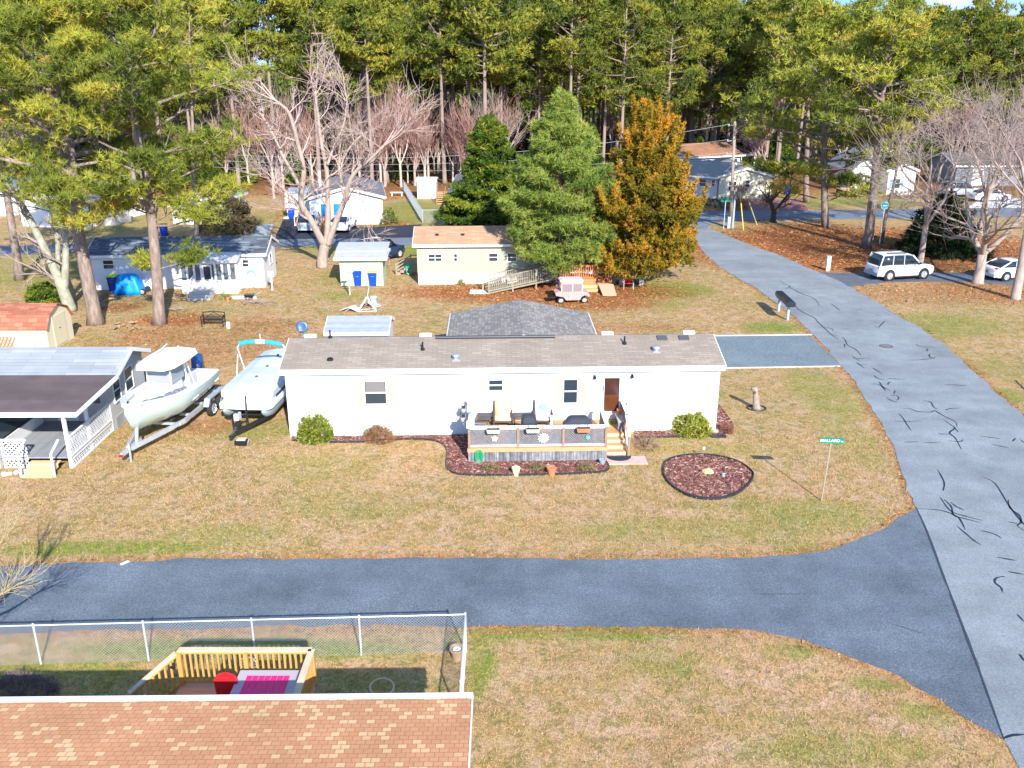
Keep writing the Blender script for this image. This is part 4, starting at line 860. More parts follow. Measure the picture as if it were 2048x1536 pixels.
for px, py in ((1189, 757), (1264, 755)):
    u, z = H1.uv('f', px, py); b = MB(M); b.box(u - .05, .003, z + .02, u + .05, .03, z + .16); b.lathe([(.02, .1), (.06, .12), (.07, .02), (.02, 0)], (u, .1, z), 8); b.build('wall_lantern', BLACK, T1)
    
# corner boards, belt line and the vertical skirting
b = MB(); b.box(-.02, -.03, 0, .1, -.003, 3.0); b.box(HL - .1, -.03, 0, HL + .02, -.003, 3.0); b.box(HL + .003, .0, 0, HL + .03, .1, 3.0); b.box(.1, -.016, .62, HL - .1, -.003, .67); b.build('corner_board', TRIM, T1)
b = MB(); b.box(.12, -.012, .03, HL - .12, -.002, .61); b.build('skirting', mat('white_vertical_skirting', (.8, .8, .8), .6, kind='lines', p=('x', .1, .86, .1)), T1)
def roofz(y): return 3.02 + .62 * (1 - abs(y - HD / 2) / (HD / 2)) + .09
def on_roof(px, py, y):                      # local x of a fitting seen at that photo point
    return wpt(H1.o + Vector((-math.sin(HR), math.cos(HR), 0)) * y, HR, px, py)[0]
for px, py, y, kind in ((660, 716, .5, 'cap'), (660, 668, 2.2, 'pipe'), (845, 690, 1.2, 'pipe'), (912, 718, .45, 'vent'), (1312, 704, .9, 'vent'), (1249, 682, 1.5, 'pipe')):
    x = on_roof(px, py, y); z = roofz(y); b = MB()
    if kind == 'pipe': b.lathe([(.1, -.02), (.09, .06), (.04, .1), (.035, .34), (.001, .34)], (x, y, z), 8); b.build('vent_pipe', BLACK, T1)
    elif kind == 'cap': b.lathe([(.14, 0), (.13, .07), (.04, .12), (.001, .12)], (x, y, z), 10); b.build('vent_pipe', BLACK, T1)
    else: b.box(x - .17, y - .13, z - .05, x + .17, y + .13, z + .03); b.lathe([(.11, 0), (.11, .14), (.17, .15), (.15, .24), (.001, .26)], (x, y, z), 10); b.build('roof_vent', STEEL, T1)
for px in (620, 851, 1215, 1378):
    x = on_roof(px, 667, 2.6); b = MB(); b.box(x - .26, 2.55, roofz(2.6) - .03, x + .26, 2.75, roofz(2.6) + .13); b.build('ridge_cap', TRIM, T1)
for px in (1325, 1369):
    x = on_roof(px, 679, 1.75); b = MB(); y = 1.72; s_ = .62 / 2.2
    b.add([(x - .22, y, roofz(y) + .01), (x + .22, y, roofz(y) + .01), (x + .22, y + .34, roofz(y + .34) + .01), (x - .22, y + .34, roofz(y + .34) + .01), (x - .22, y, roofz(y) + .05), (x + .22, y, roofz(y) + .05), (x + .22, y + .34, roofz(y + .34) + .05), (x - .22, y + .34, roofz(y + .34) + .05)],
          [(0, 1, 2, 3), (4, 5, 6, 7), (0, 1, 5, 4), (1, 2, 6, 5), (2, 3, 7, 6), (3, 0, 4, 7)]); b.build('roof_hatch', mat('charcoal_hatch', (.08, .08, .09), .6), T1)
xa, xb = on_roof(872, 675, 2.0), on_roof(1110, 675, 2.0); b = MB(); b.tube([(xa, 2.02, roofz(2.0) + .07), (xb, 2.02, roofz(2.0) + .07)], .07, 8); tag(b.build('awning_roll', mat('dark_roll', (.03, .035, .045), .5)), 'long dark rolled tube lying along the ridge of the white mobile home', 'awning roll', loc=T1.location, rz=HR)
# retracted awning arms over the deck
aw = thing('patio_awning', 'thin white awning frame and posts standing over the deck of the white home', 'awning frame', T1.location, HR)
def wl(px, py, off=0): u, z = H1.uv('f', px, py); return (u, -.03 - off, z)
b = MB(); b.bar(wl(944, 743), wl(1092, 743), .03); b.build('crossbar', TRIM, aw)
for a_, c_ in (((944, 743), (944, 800)), ((1020, 743), (1020, 790)), ((1088, 743), (1087, 800))):
    b = MB(); b.bar(wl(*a_), wl(*c_), .035); b.build('arm', TRIM, aw)
for px in (944, 1103):
    q = g(px, 860, .6); lo = Vector((q.x - HF.x, q.y - HF.y)); c, s_ = math.cos(HR), math.sin(HR); x, y = lo.x * c + lo.y * s_, -lo.x * s_ + lo.y * c
    b = MB(); b.bar((x, y, .6), (x, y, 2.1 if px < 1000 else 1.25), .09); b.build('post', TRIM, aw)

# the deck in front of it (same frame as the home: x along the wall, y negative towards the lane)
DX0, DX1, DY, DZ = 7.62, 13.15, -2.95, .62
dk = thing('wooden_deck', 'raised deck with weathered plank skirt and diagonal lattice rail on the white home', 'deck', T1.location, HR)
b = MB(); b.box(DX0, DY, DZ - .05, DX1, -.035, DZ); b.box(DX1, -1.55, DZ - .05, 14.15, -.035, DZ); b.build('floor', DECK, dk)
b = MB(); b.box(DX0 - .03, DY - .03, DZ - .16, DX1 + .03, DY - .003, DZ + .01); b.build('edge_board', mat('orange_edge_board', (.6, .3, .15), .6, var=.1), dk)
b = MB(); x = DX0
while x < DX1 - .02:
    wdt = min(.138, DX1 - x); b.box(x, DY - .02 + R.uniform(-.006, .006), .03, x + wdt - .01, DY + .02, DZ - .165); x += .14
b.box(DX0, DY + .03, .02, DX0 + .03, -.04, DZ - .06); b.box(DX1 - .03, DY + .03, .02, DX1, -.04, DZ - .06)
b.build('skirt_boards', OLDWOOD, dk)
RZ = DZ + .88
def rail_panel(x0, y0, x1, y1, zt=RZ, zb=DZ + .06, lat=GREYWOOD):
    p = Vector((x0, y0, 0)); q = Vector((x1, y1, 0)); L = (q - p).length; d = (q - p).normalized()
    f = MB(); f.bar(p + Vector((0, 0, zb + .03)), q + Vector((0, 0, zb + .03)), .06, .07); f.bar(p + Vector((0, 0, zt - .05)), q + Vector((0, 0, zt - .05)), .06, .06)
    pn = f.build('rail_frame', TRIM, dk); b = MB(); hgt = zt - zb - .14; s = 0; n_ = Vector((-d.y, d.x, 0)) * .012
    step = .1; k = -hgt
    while k < L:
        a0, a1 = k, k + hgt; u0, v0, u1, v1 = a0, hgt, a1, 0.0
        if u0 < 0: v0 = hgt + u0; u0 = 0
        if u1 > L: v1 = u1 - L; u1 = L
        if u1 - u0 > .04: b.bar(p + d * u0 + n_ + Vector((0, 0, zb + .07 + v0)), p + d * u1 + n_ + Vector((0, 0, zb + .07 + v1)), .01, .05)
        k += step
    b.build('lattice', lat, pn)
pts_x = [DX0 + .05, DX0 + 1.98, DX0 + 3.78, DX1 - .05]
for a_, c_ in zip(pts_x[:-1], pts_x[1:]): rail_panel(a_ + .05, DY + .03, c_ - .05, DY + .03)
rail_panel(DX0 + .03, DY + .08, DX0 + .03, -.1); rail_panel(DX1 - .02, DY + .08, DX1 - .02, -1.0)
rail_panel(14.13, -1.5, 14.13, -.1)
for x in pts_x: b = MB(); b.box(x - .05, DY - .035, DZ - .02, x + .05, DY + .07, RZ - .02); b.build('post', BROWNWOOD, dk)
for x, y in ((DX0 + .03, -1.4), (DX1 - .02, -1.0), (14.13, -1.55), (14.13, -.08)): b = MB(); b.box(x - .05, y - .05, 0, x + .05, y + .05, RZ); b.build('post', BROWNWOOD, dk)
b = MB(); b.box(DX0 - .06, DY - .05, RZ, DX1 + .06, DY + .11, RZ + .035); b.box(DX0 - .06, DY + .11, RZ, DX0 + .1, -.1, RZ + .035); b.box(DX1 - .1, DY + .11, RZ, DX1 + .06, -.9, RZ + .035); b.box(14.05, -1.6, RZ, 14.22, -.04, RZ + .035)
b.build('hand_rail', TRIM, dk)
stp = MB()
for k in range(4):
    z = DZ - .155 * (k + 1) + .155; stp.box(13.22, -1.55 - .27 * k - .02, z - .04, 14.05, -1.55 - .27 * (k - 1) - .02, z) if k else None
stp.build('steps', DECK, dk)
rs = MB()
for k in range(4):
    z1 = DZ - .155 * k - (.045); rs.box(13.22, -1.56 - .27 * k, z1 - .11, 14.05, -1.53 - .27 * k, z1)
rs.build('risers', mat('pale_riser', (.8, .62, .4), .7), dk)
for x in (13.17, 14.1):
    b = MB(); b.bar((x, -1.5, RZ - .02), (x, -2.55, RZ - .62), .09, .04); b.bar((x, -1.5, DZ + .1), (x, -2.5, .1), .05, .16); b.build('stair_rail', TRIM, dk)
    b = MB(); b.bar((x, -2.5, 0), (x, -2.5, RZ - .6), .09); b.bar((x, -1.58, 0), (x, -1.58, RZ - .04), .09); b.build('stair_post', BROWNWOOD, dk)
def LH(x, y, z=0.0): return HF + Vector((x * math.cos(HR) - y * math.sin(HR), x * math.sin(HR) + y * math.cos(HR), z))
def lh(p): q = Vector((p.x - HF.x, p.y - HF.y)); return q.x * math.cos(HR) + q.y * math.sin(HR), -q.x * math.sin(HR) + q.y * math.cos(HR)
b = MB(); b.box(13.1, -3.35, .0, 14.75, -2.62, .05); tag(b.build('paved_pad', REDBRICK), 'pinkish square pavers at the foot of the golden deck steps', 'paving', loc=T1.location, rz=HR)
b = MB(); b.prism([(13.68 + .5 * math.cos(a), -2.64 + .45 * math.sin(a)) for a in [math.pi + math.pi * k / 16 for k in range(17)]], .05, .07); tag(b.build('door_mat', mat('black_mat', (.02, .025, .035), .9)), 'half round black mat at the foot of the deck steps', 'door mat', loc=T1.location, rz=HR)
b = MB(); b.box(13.25, -.62, DZ, 13.95, -.28, DZ + .02); tag(b.build('door_mat', mat('green_mat', (.1, .2, .03), .95, var=.3)), 'green mat on the deck before the open door', 'door mat', loc=T1.location, rz=HR)
b = MB(); b.box(9.1, -2.5, DZ, 11.7, -1.6, DZ + .012); tag(b.build('outdoor_rug', mat('teal_rug', (.2, .42, .44), .95, kind='lines', p=('x', .12, .7, .2), var=.15)), 'teal patterned rug on the deck floor', 'rug', loc=T1.location, rz=HR)
# deck furniture
WICK = mat('dark_wicker', (.075, .065, .07), .7, kind='lines', p=('z', .03, .5, .3), var=.2)
def armchair(name, label, x, y, rz, cush, accent, w=.75, acc=True):
    t = thing(name, label, 'chair', LH(x, y, DZ), HR + rz, 'chairs on the deck of the white home')
    b = MB(); b.box(-w / 2, -.35, .25, w / 2, .35, .33); b.build('seat', WICK, t); b = MB(); b.add([(-w / 2, .3, .33), (w / 2, .3, .33), (w / 2, .45, .95), (-w / 2, .45, .95), (-w / 2, .36, .33), (w / 2, .36, .33), (w / 2, .51, .95), (-w / 2, .51, .95)], [(0, 1, 2, 3), (4, 5, 6, 7), (0, 1, 5, 4), (1, 2, 6, 5), (2, 3, 7, 6), (3, 0, 4, 7)]); b.build('backrest', WICK, t)
    for sx in (-1, 1):
        b = MB(); b.box(sx * w / 2 - .03, -.36, .5, sx * w / 2 + .03, .36, .55); b.build('armrest', WICK, t)
        for yy in (-.33, .33): b = MB(); b.box(sx * w / 2 - .025, yy - .025, 0, sx * w / 2 + .025, yy + .025, .52); b.build('leg', WICK, t)
    b = MB(); b.loft([[(-w / 2 + .04, -.36, .33), (w / 2 - .04, -.36, .33), (w / 2 - .04, -.36, .42), (-w / 2 + .04, -.36, .42)], [(-w / 2 + .04, .2, .34), (w / 2 - .04, .2, .34), (w / 2 - .04, .16, .46), (-w / 2 + .04, .16, .46)], [(-w / 2 + .04, .43, .98), (w / 2 - .04, .43, .98), (w / 2 - .04, .33, 1.02), (-w / 2 + .04, .33, 1.02)]])
    c_ = b.build('cushion', cush, t, True)
    if acc: b = MB(); b.ball((0.02 if accent else 0, .24, .68), (.2, .07, .2), 10, 6); b.build('pillow', accent, c_, True)
    return t
YEL = mat('pale_yellow_fabric', (.75, .58, .32), .9, var=.05); TEAL = mat('teal_fabric', (.24, .55, .56), .9); BLU = mat('pale_blue_fabric', (.45, .62, .78), .9); FLO = mat('floral_white_fabric', (.72, .7, .72), .9, var=.18, vscale=12)
armchair('armchair', 'dark wicker chair with pale yellow cushion against the white wall', 9.05, -.55, 0, YEL, BLU)
armchair('armchair', 'wicker chair with floral white cushion and teal pillow against the wall', 10.75, -.55, 0, FLO, TEAL)
armchair('armchair', 'wicker chair with pale blue cushions at the left end of the deck', 8.05, -1.85, math.pi / 2, BLU, BLU, .8)
b = MB(); b.box(9.5, -.62, DZ + .38, 10.3, -.15, DZ + .42)
for x in (9.55, 10.25):
    for y in (-.57, -.2): b.bar((x, y, DZ), (x, y, DZ + .38), .04)
tag(b.build('side_table', WICK), 'low dark table between the yellow and the floral chair', 'table', loc=T1.location, rz=HR)
b = MB(); b.box(8.0, -.55, DZ + .25, 8.62, -.12, DZ + .42); tag(b.build('storage_bench', WICK), 'low dark bench in the back left corner of the deck', 'bench', loc=T1.location, rz=HR)
COVER = mat('black_cover', (.025, .03, .045), .7, var=.2, vscale=4, bump=.3, bscale=7)
def cover(secs, name, label, cat, x, y, rz=0):
    b = MB()
    sc = []
    for z, hx, hy in secs: sc.append([(hx * max(-1, min(1, 1.35 * math.cos(a))), hy * max(-1, min(1, 1.35 * math.sin(a))) , z) for a in [2 * math.pi * k / 16 + .2 for k in range(16)]])
    b.loft(sc); return tag(b.build(name, COVER), label, cat, loc=LH(x, y, DZ), rz=HR + rz)
cover([(0, .36, .3), (.4, .34, .29), (.98, .3, .26), (1.15, .27, .22), (1.2, .2, .16)], 'covered_grill', 'tall narrow thing under a black cover in the middle of the deck', 'covered grill', 10.05, -2.45)
cover([(0, .62, .3), (.45, .62, .3), (.82, .58, .27), (1.08, .38, .22), (1.14, .34, .15)], 'covered_grill', 'wide low grill under a black cover behind the right half of the rail', 'covered grill', 12.0, -2.5)
# rail planters
def railbox(label, x, y, z, m, rz=0, w=.55):
    t = thing('planter_box', label, 'planter', LH(x, y, z), HR + rz, 'planter boxes on the deck rail')
    b = MB(); b.loft([[(-w / 2 + .04, -.07, 0), (w / 2 - .04, -.07, 0), (w / 2 - .04, .07, 0), (-w / 2 + .04, .07, 0)], [(-w / 2, -.1, .17), (w / 2, -.1, .17), (w / 2, .1, .17), (-w / 2, .1, .17)]]); b.build('box', m, t)
    b = MB(); b.box(-w / 2 + .03, -.075, .172, w / 2 - .03, .075, .185); b.build('soil', mat('dark_soil', (.035, .025, .02), 1), t)
    for s in (-1, 1): b = MB(); b.bar((s * w * .3, .09, .17), (s * w * .3, .13, .36), .015); b.build('hook', BLACK, t)
SAGE = mat('sage_plastic', (.42, .47, .36), .6)
railbox('sage planter box hooked on the left third of the deck rail', DX0 + 1.0, DY - .18, RZ - .16, SAGE)
railbox('sage planter box hooked on the middle of the deck rail', DX0 + 2.55, DY - .18, RZ - .16, SAGE)
railbox('terracotta coloured planter box hooked on the right third of the deck rail', DX0 + 4.55, DY - .18, RZ - .16, TERRA)
railbox('grey planter hooked outside the left deck rail nearer the wall', DX0 - .2, -.7, RZ - .16, mat('grey_plastic', (.4, .4, .38), .6), math.pi / 2, .4)
railbox('grey planter hooked outside the left deck rail nearer the front', DX0 - .2, -1.7, RZ - .16, mat('grey_plastic'), math.pi / 2, .4)
# wall ornaments on the lattice
def ornament(label, x, m, r, pts_, inner=.3):
    b = MB(); P = []
    for k in range(pts_ * 2):
        a = math.pi * k / pts_; rr_ = r if k % 2 == 0 else r * .62; a2 = a + (.25 if k % 2 == 0 else 0); P.append((rr_ * math.cos(a2), rr_ * math.sin(a2)))
    b.ext(P, -.012, .012, 'y'); b.lathe([(r * inner, -.03), (r * inner, .02)], (0, 0, 0), 10, 'y')
    return tag(b.build('rail_ornament', m), label, 'ornament', 'ornaments hung on the deck lattice', LH(x, DY - .03, DZ + .42), HR)
ornament('large white sun shaped ornament on the middle lattice panel', DX0 + 2.98, TRIM, .24, 12)
ornament('pale yellow turtle shaped ornament on the left lattice panel', DX0 + 1.05, mat('pale_yellow_metal', (.62, .62, .42), .5), .15, 5, .7)
ornament('small teal shell shaped ornament on the right lattice panel', DX0 + 4.75, mat('teal_metal', (.1, .5, .45), .5), .11, 6, .7)
# coil of hose
def hose(label, loc, rz, n=7, r=.24, m=None, h=1.5, group=None):
    b = MB()
    for k in range(n):
        rr_ = r * (1 - .06 * k); b.tube([(rr_ * math.cos(a), -.03 - .018 * (k % 3), rr_ * h * math.sin(a) - .02 * k * h) for a in [2 * math.pi * j / 18 for j in range(19)]], .017, 5, False)
    return tag(b.build('garden_hose', m or mat('green_hose', (.02, .32, .14), .4)), label, 'garden hose', group, loc, rz)
hose('coiled green hose hanging on the weathered deck skirt', LH(DX0 + .42, DY - .04, .33), HR, 8, .17)
# bench and pots at the landing
t = thing('bench', 'narrow grey wooden bench on the deck landing right of the door', 'bench', LH(13.93, -.9, DZ), HR + math.pi / 2)
b = MB(); b.box(-.5, -.13, .4, .5, .13, .44); b.build('seat', mat('pale_bench_wood', (.42, .38, .33), .8, var=.15), t)
for x in (-.42, .42): b = MB(); b.box(x - .03, -.12, 0, x + .03, .12, .4); b.build('leg', GREYWOOD, t)
def pot(name, label, loc, r, h, m, group=None, plant=None, soil=True):
    t = thing(name, label, 'flower pot', loc, 0, group); b = MB(); b.lathe([(r * .62, 0), (r * .92, h * .82), (r, h * .83), (r, h), (r * .86, h), (r * .82, h * .9)], (0, 0, 0), 14); b.build('pot', m, t, False)
    b = MB(); b.lathe([(r * .84, h * .86), (.001, h * .87)], (0, 0, 0), 12); b.build('soil', mat('dark_soil'), t); return t
gpp = 'pots round the white home'
pot('flower_pot', 'pale yellow pot on the mulch in front of the deck skirt', g(1032, 950), .17, .32, mat('pale_yellow_pot', (.75, .7, .35), .6), gpp)
pot('flower_pot', 'terracotta pot on the mulch in front of the deck skirt', g(1103, 950), .19, .33, TERRA, gpp)
pot('flower_pot', 'small blue grey pot at the right end of the deck skirt', g(1204, 930), .13, .24, mat('blue_grey_pot', (.25, .33, .38), .6), gpp)
pot('flower_pot', 'orange round pot behind the bench on the landing', LH(13.95, -.22, DZ + .1), .16, .25, TERRA, gpp)
pot('flower_pot', 'second orange pot nearer the steps on the landing', LH(14.0, -.55, DZ + .42), .15, .24, TERRA, gpp)
b = MB(); b.box(-.2, -.12, 0, .2, .12, .16); b.box(-.14, -.08, .16, .14, .08, .22); tag(b.build('planter_box', mat('sage_plastic')), 'green planter on the rail end right of the door', 'planter', 'planter boxes on the deck rail', LH(14.32, -.7, RZ - .1), HR + 1.5)
# shrubs of the bed
def leafy(label, c, rx, ry, rz_, n, m, ls, lw, name='shrub', K=5, group=None, tone=(.2, .9), core=True):
    t = thing(name, label, 'shrub', c, 0, group); q = nrm(RN.normal(size=(n, 3))); q[:, 2] = np.abs(q[:, 2]) * 1.1 - .12; q = nrm(q) * RN.uniform(.72, 1.04, (n, 1)) * (1 + .12 * np.sin(q[:, :1] * 7) * np.cos(q[:, 1:2] * 6))
    P = q * [rx, ry, rz_]; P[:, 2] = np.maximum(P[:, 2], .03); V, tn = tufts(P, RN.uniform(*tone, n), K, ls, lw, (0, 0, .3), nrm(q) * .9)
    fast_mesh('crown', V, np.arange(len(V)).reshape(-1, 3), m, t, tn); b = MB()
    for k in range(7): a = k * .9; b.tube([(0, 0, 0), (rx * .35 * math.cos(a), ry * .35 * math.sin(a), rz_ * .4), (rx * .7 * math.cos(a), ry * .7 * math.sin(a), rz_ * .8)], [.03, .02, .008], 4)
    b.build('stem', BARK, t); return t
RHO = mat('yellow_green_leaves', kind='leaf', rough=.45, trans=.25, p=[(0, (.06, .11, .015)), (.5, (.22, .26, .03)), (1, (.48, .46, .06))])
leafy('round yellow green bush at the left end of the white home', g(631, 878), .72, .62, 1.02, 900, RHO, .17, .055, tone=(.1, .75))
leafy('bright yellow green bush at the right end of the white home', g(1383, 866), .82, .62, .88, 900, RHO, .17, .055, tone=(.4, 1))
leafy('low bronze heather bush with a pink crown on the mulch', g(757, 880), .66, .5, .62, 900, mat('bronze_heather', kind='leaf', trans=.2, p=[(0, (.1, .09, .02)), (.5, (.26, .17, .05)), (.85, (.5, .2, .15)), (1, (.55, .25, .22))]), .12, .02)
leafy('dry reddish grass clump in the mulch at the home corner', g(1452, 864), .3, .25, .4, 120, mat('reddish_straw', kind='leaf', trans=.2, p=[(0, (.2, .08, .05)), (1, (.45, .2, .13))]), .25, .015)
for px, py, l in ((980, 942, 'left of the yellow pot'), (1075, 942, 'between the yellow and the terracotta pot'), (1172, 942, 'near the right end of the deck')):
    leafy('dead brown plant clump on the mulch ' + l, g(px, py), .34, .2, .28, 110, mat('dead_clump', kind='leaf', trans=.2, p=[(0, (.1, .07, .03)), (.6, (.25, .2, .07)), (1, (.42, .33, .14))]), .2, .016, group='dead plant clumps in front of the deck')
leafy('bare brown twiggy shrub right of the deck steps', g(1292, 895), .5, .35, .62, 170, mat('brown_twiggy', kind='leaf', trans=.1, p=[(0, (.13, .08, .05)), (1, (.35, .23, .14))]), .22, .012)
# satellite dish
t = thing('satellite_dish', 'round blue grey satellite dish on a pole behind the left end of the white home', 'satellite dish', LH(-.1, HD + .25, 0), HR)
b = MB(); b.tube([(0, 0, 0), (0, 0, 3.45)], .03, 6); b.build('pole', STEEL, t)
b = MB(); 
Mx = Matrix.Translation((0, -.05, 3.55)) @ Matrix.Rotation(math.radians(72), 4, 'X'); b.M = Mx; b.lathe([(.001, -.02), (.15, -.01), (.28, .03), (.27, .05), (.14, .01), (.001, 0)], (0, 0, 0), 18); b.build('dish', mat('blue_grey_dish', (.04, .1, .2), .4), t, True)
b = MB(); b.bar((0, -.05, 3.4), (0, -.42, 3.5), .03); b.box(-.08, -.5, 3.47, .08, -.4, 3.56); b.build('feed_arm', STEEL, t)

# carport behind
p1, p2 = g(895, 668, 2.55), g(1196, 664, 2.55); q1 = g(901, 626, 2.55)
Lc = p2.x - p1.x; HC = House('carport', 'grey brown shingled gable roof on posts right behind the white mobile home', 'carport', Vector((p1.x + .25, 40.6, 0)), Vector((p2.x - .25, 40.75, 0)), 6.2, 2.3, .7, mat('carport_gable', (.7, .7, .68), .7), ROOF_CP, ridge='y', ohx=.25, oh=.25)
for o in list(HC.T.children):
    if o.name.startswith('wall'):                                   # open below: only the gable ends and posts
        bpy.data.objects.remove(o)
b = MB(); L_ = HC.L
for y in (.02, 6.1): b = MB(); b.ext([(0, 2.1), (L_, 2.1), (L_, 2.29), (L_ / 2, 2.98), (0, 2.29)], y, y + .08, 'y'); b.build('gable', TRIM, HC.T)
for x in (.06, L_ - .06):
    for y in (.2, 3, 6.0): b = MB(); b.bar((x, y, 0), (x, y, 2.3), .12); b.build('post', TRIM, HC.T)
# small metal shed behind
p1, p2 = g(648, 668, 1.95), g(777, 668, 1.95)
HS = House('storage_shed', 'small shed with pale corrugated roof behind the left half of the white home', 'shed', Vector((p1.x + .1, p1.y + .1, 0)), Vector((p2.x - .1, p2.y + .15, 0)), 2.6, 2.0, .45, mat('pale_shed_wall', (.6, .65, .7), .5), mat('pale_shingle_courses', (.3, .33, .36), .6, kind='lines', p=('y', .14, .72, .15), var=.1), oh=.1, ohx=.1)

# neighbour on the left: grey and brown roof, porch, latticework
XR = -17.15
HA = House('mobile_home', 'grey roofed mobile home with a brown porch roof at the left edge of the photo', 'mobile home', Vector((-30, 36.0, 0)), Vector((XR - .1, 36.1, 0)), 3.9, 2.45, .68, mat('grey_white_siding', (.5, .51, .52), .6, kind='lines', p=('z', .19, .82, .1)), mat('pale_grey_roof', (.27, .29, .31), .9, kind='shingle', p=('x', .22, 2.0, (.3, .32, .34), (.34, .36, .385), .3)), oh=.0, ohx=.45)
TA = HA.T; LA = HA.L
for r in ((223, 763, 240, 803), (246, 741, 265, 781)): HA.window('r', r, glass=mat('teal_glass', (.03, .075, .085), .1))
b = MB(); b.box(LA + .003, .3, 0, LA + .04, 3.7, .5); b.build('skirting', mat('grey_block_skirt', (.3, .33, .36), .9, kind='shingle', p=('y', .15, .3, (.36, .38, .41), (.42, .44, .47), .3)), TA)
b = MB(); b.add([(LA - 13.2, -3.95, 2.34), (LA + .5, -3.95, 2.34), (LA + .5, -.0, 2.5), (LA - 13.2, -.0, 2.5), (LA - 13.2, -3.95, 2.4), (LA + .5, -3.95, 2.4), (LA + .5, -.0, 2.57), (LA - 13.2, -.0, 2.57)], [(0, 3, 2, 1), (4, 5, 6, 7), (0, 1, 5, 4), (1, 2, 6, 5), (2, 3, 7, 6), (3, 0, 4, 7)])
b.build('porch_roof', mat('brown_roll_roof', (.14, .1, .095), .85, var=.25, vscale=.8, kind='lines', p=('y', .9, .8, .03)), TA)
b = MB(); b.box(LA - 13.2, -4.03, 2.24, LA + .53, -3.955, 2.42); b.add([(LA + .503, -3.95, 2.26), (LA + .503, 0, 2.42), (LA + .503, 0, 2.6), (LA + .503, -3.95, 2.42), (LA + .56, -3.95, 2.26), (LA + .56, 0, 2.42), (LA + .56, 0, 2.6), (LA + .56, -3.95, 2.42)], [(0, 1, 2, 3), (4, 5, 6, 7), (0, 1, 5, 4), (1, 2, 6, 5), (2, 3, 7, 6), (3, 0, 4, 7)]); b.build('porch_fascia', TRIM, TA)
b = MB(); b.box(LA - 4.6, -3.8, .42, LA - .02, -.01, .47); b.build('porch_floor', mat('grey_porch_boards', (.28, .29, .31), .7, kind='lines', p=('x', .14, .4, .12), var=.1), TA)
for x, y in ((LA - .12, -3.75), (LA - .12, -1.95)): b = MB(); b.box(x - .06, y - .06, 0, x + .06, y + .06, 2.36 + (.07 if y > -3 else 0)); b.build('porch_post', TRIM, TA)
def lattice(P, Q, z0, z1, parent, name='lattice_panel', st=.17, w=.035):
    P = Vector((*P, 0)); Q = Vector((*Q, 0)); L = (Q - P).length; d = (Q - P) / L; h = z1 - z0; b = MB(); n_ = Vector((-d.y, d.x, 0))
    for sgn in (1, -1):
        k = -h
        while k < L:
            u0, v0, u1, v1 = k, 0.0, k + h, h
            if u0 < 0: v0 = -u0; u0 = 0
            if u1 > L: v1 = h - (u1 - L); u1 = L
            if u1 - u0 > .03:
                a_, c_ = (v0, v1) if sgn > 0 else (h - v0, h - v1)
                b.bar(P + d * u0 + n_ * .008 * sgn + Vector((0, 0, z0 + a_)), P + d * u1 + n_ * .008 * sgn + Vector((0, 0, z0 + c_)), .008, w)
            k += st
    b.bar(P + Vector((0, 0, z1)), Q + Vector((0, 0, z1)), .06, .07); b.bar(P + Vector((0, 0, z0 + .02)), Q + Vector((0, 0, z0 + .02)), .05, .06); return b.build(name, TRIM, parent)
lattice((LA - .05, -3.7), (LA - .05, -.05), .5, 1.3, TA); lattice((LA - .04, -3.7), (LA - .04, -.05), .02, .4, TA)
lattice((LA - 2.75, -3.78), (LA - 1.75, -3.78), .5, 1.2, TA); lattice((LA - 2.75, -3.77), (LA - 1.75, -3.77), .02, .4, TA)
b = MB()
for k in range(3): b.box(LA - 1.6, -3.85 - .28 * (k + 1), .32 - .13 * k, LA - .45, -3.85 - .28 * k, .36 - .13 * k); b.box(LA - 1.6, -3.87 - .28 * (k + 1), .22 - .13 * k, LA - .45, -3.84 - .28 * (k + 1), .32 - .13 * k)
b.build('porch_steps', mat('yellow_steps', (.68, .5, .24), .7), TA)
for x in (LA - 1.68, LA - .4): b = MB(); b.bar((x, -3.9, 1.25), (x, -4.6, .95), .07, .05); b.bar((x, -4.6, 0), (x, -4.6, .95), .07); b.build('stair_rail', TRIM, TA)
# enclosed porch room with green trim
b = MB(); b.box(LA - 13, -3.82, 0, LA - 2.95, -3.7, .95); b.box(LA - 3.0, -3.8, 0, LA - 2.9, -.1, .95); b.build('porch_room_wall', mat('white_panel', (.74, .74, .72), .6), TA)
GRN = mat('dark_green_trim', (.015, .2, .12), .5)
b = MB(); b.box(LA - 13, -3.8, .95, LA - 2.9, -3.7, 1.03); b.box(LA - 3.0, -3.8, 1.03, LA - 2.9, -3.7, 2.33); b.box(LA - 4.6, -3.8, 1.03, LA - 4.5, -3.7, 2.33); b.box(LA - 6.2, -3.8, 1.03, LA - 6.1, -3.7, 2.33); b.build('green_trim', GRN, TA)
b = MB(); b.box(LA - 13, -3.77, 1.04, LA - 3.01, -3.74, 2.32); b.box(LA - 2.97, -3.65, 1.04, LA - 2.93, -.15, 2.32); b.build('porch_glass', GLASS, TA)
b = MB(); b.box(LA - 2.3, -.05, .5, LA - 1.4, -.003, 2.3); b.build('porch_door', TRIM, TA); b = MB(); b.box(LA - 1.0, -.03, 1.3, LA - .4, -.003, 2.0); b.build('porch_window', GLASS, TA)
t = thing('flag', 'slanted white flagpole with a red and dark furled flag on the porch corner', 'flag', (-19.6, 31.9, 1.2)); b = MB(); b.tube([(0, 0, 0), (-1.1, -.05, .75)], .02, 6); b.build('flagpole', TRIM, t); b = MB(); b.loft([[(-.45, 0, .3), (-.4, .05, .25), (-.45, .02, .0), (-.52, -.03, 0)], [(-1.05, 0, .72), (-1.0, .06, .6), (-1.1, .03, .1), (-1.2, -.04, .12)]]); b.build('flag_cloth', mat('red_cloth', (.35, .04, .05), .8, var=.3), t)
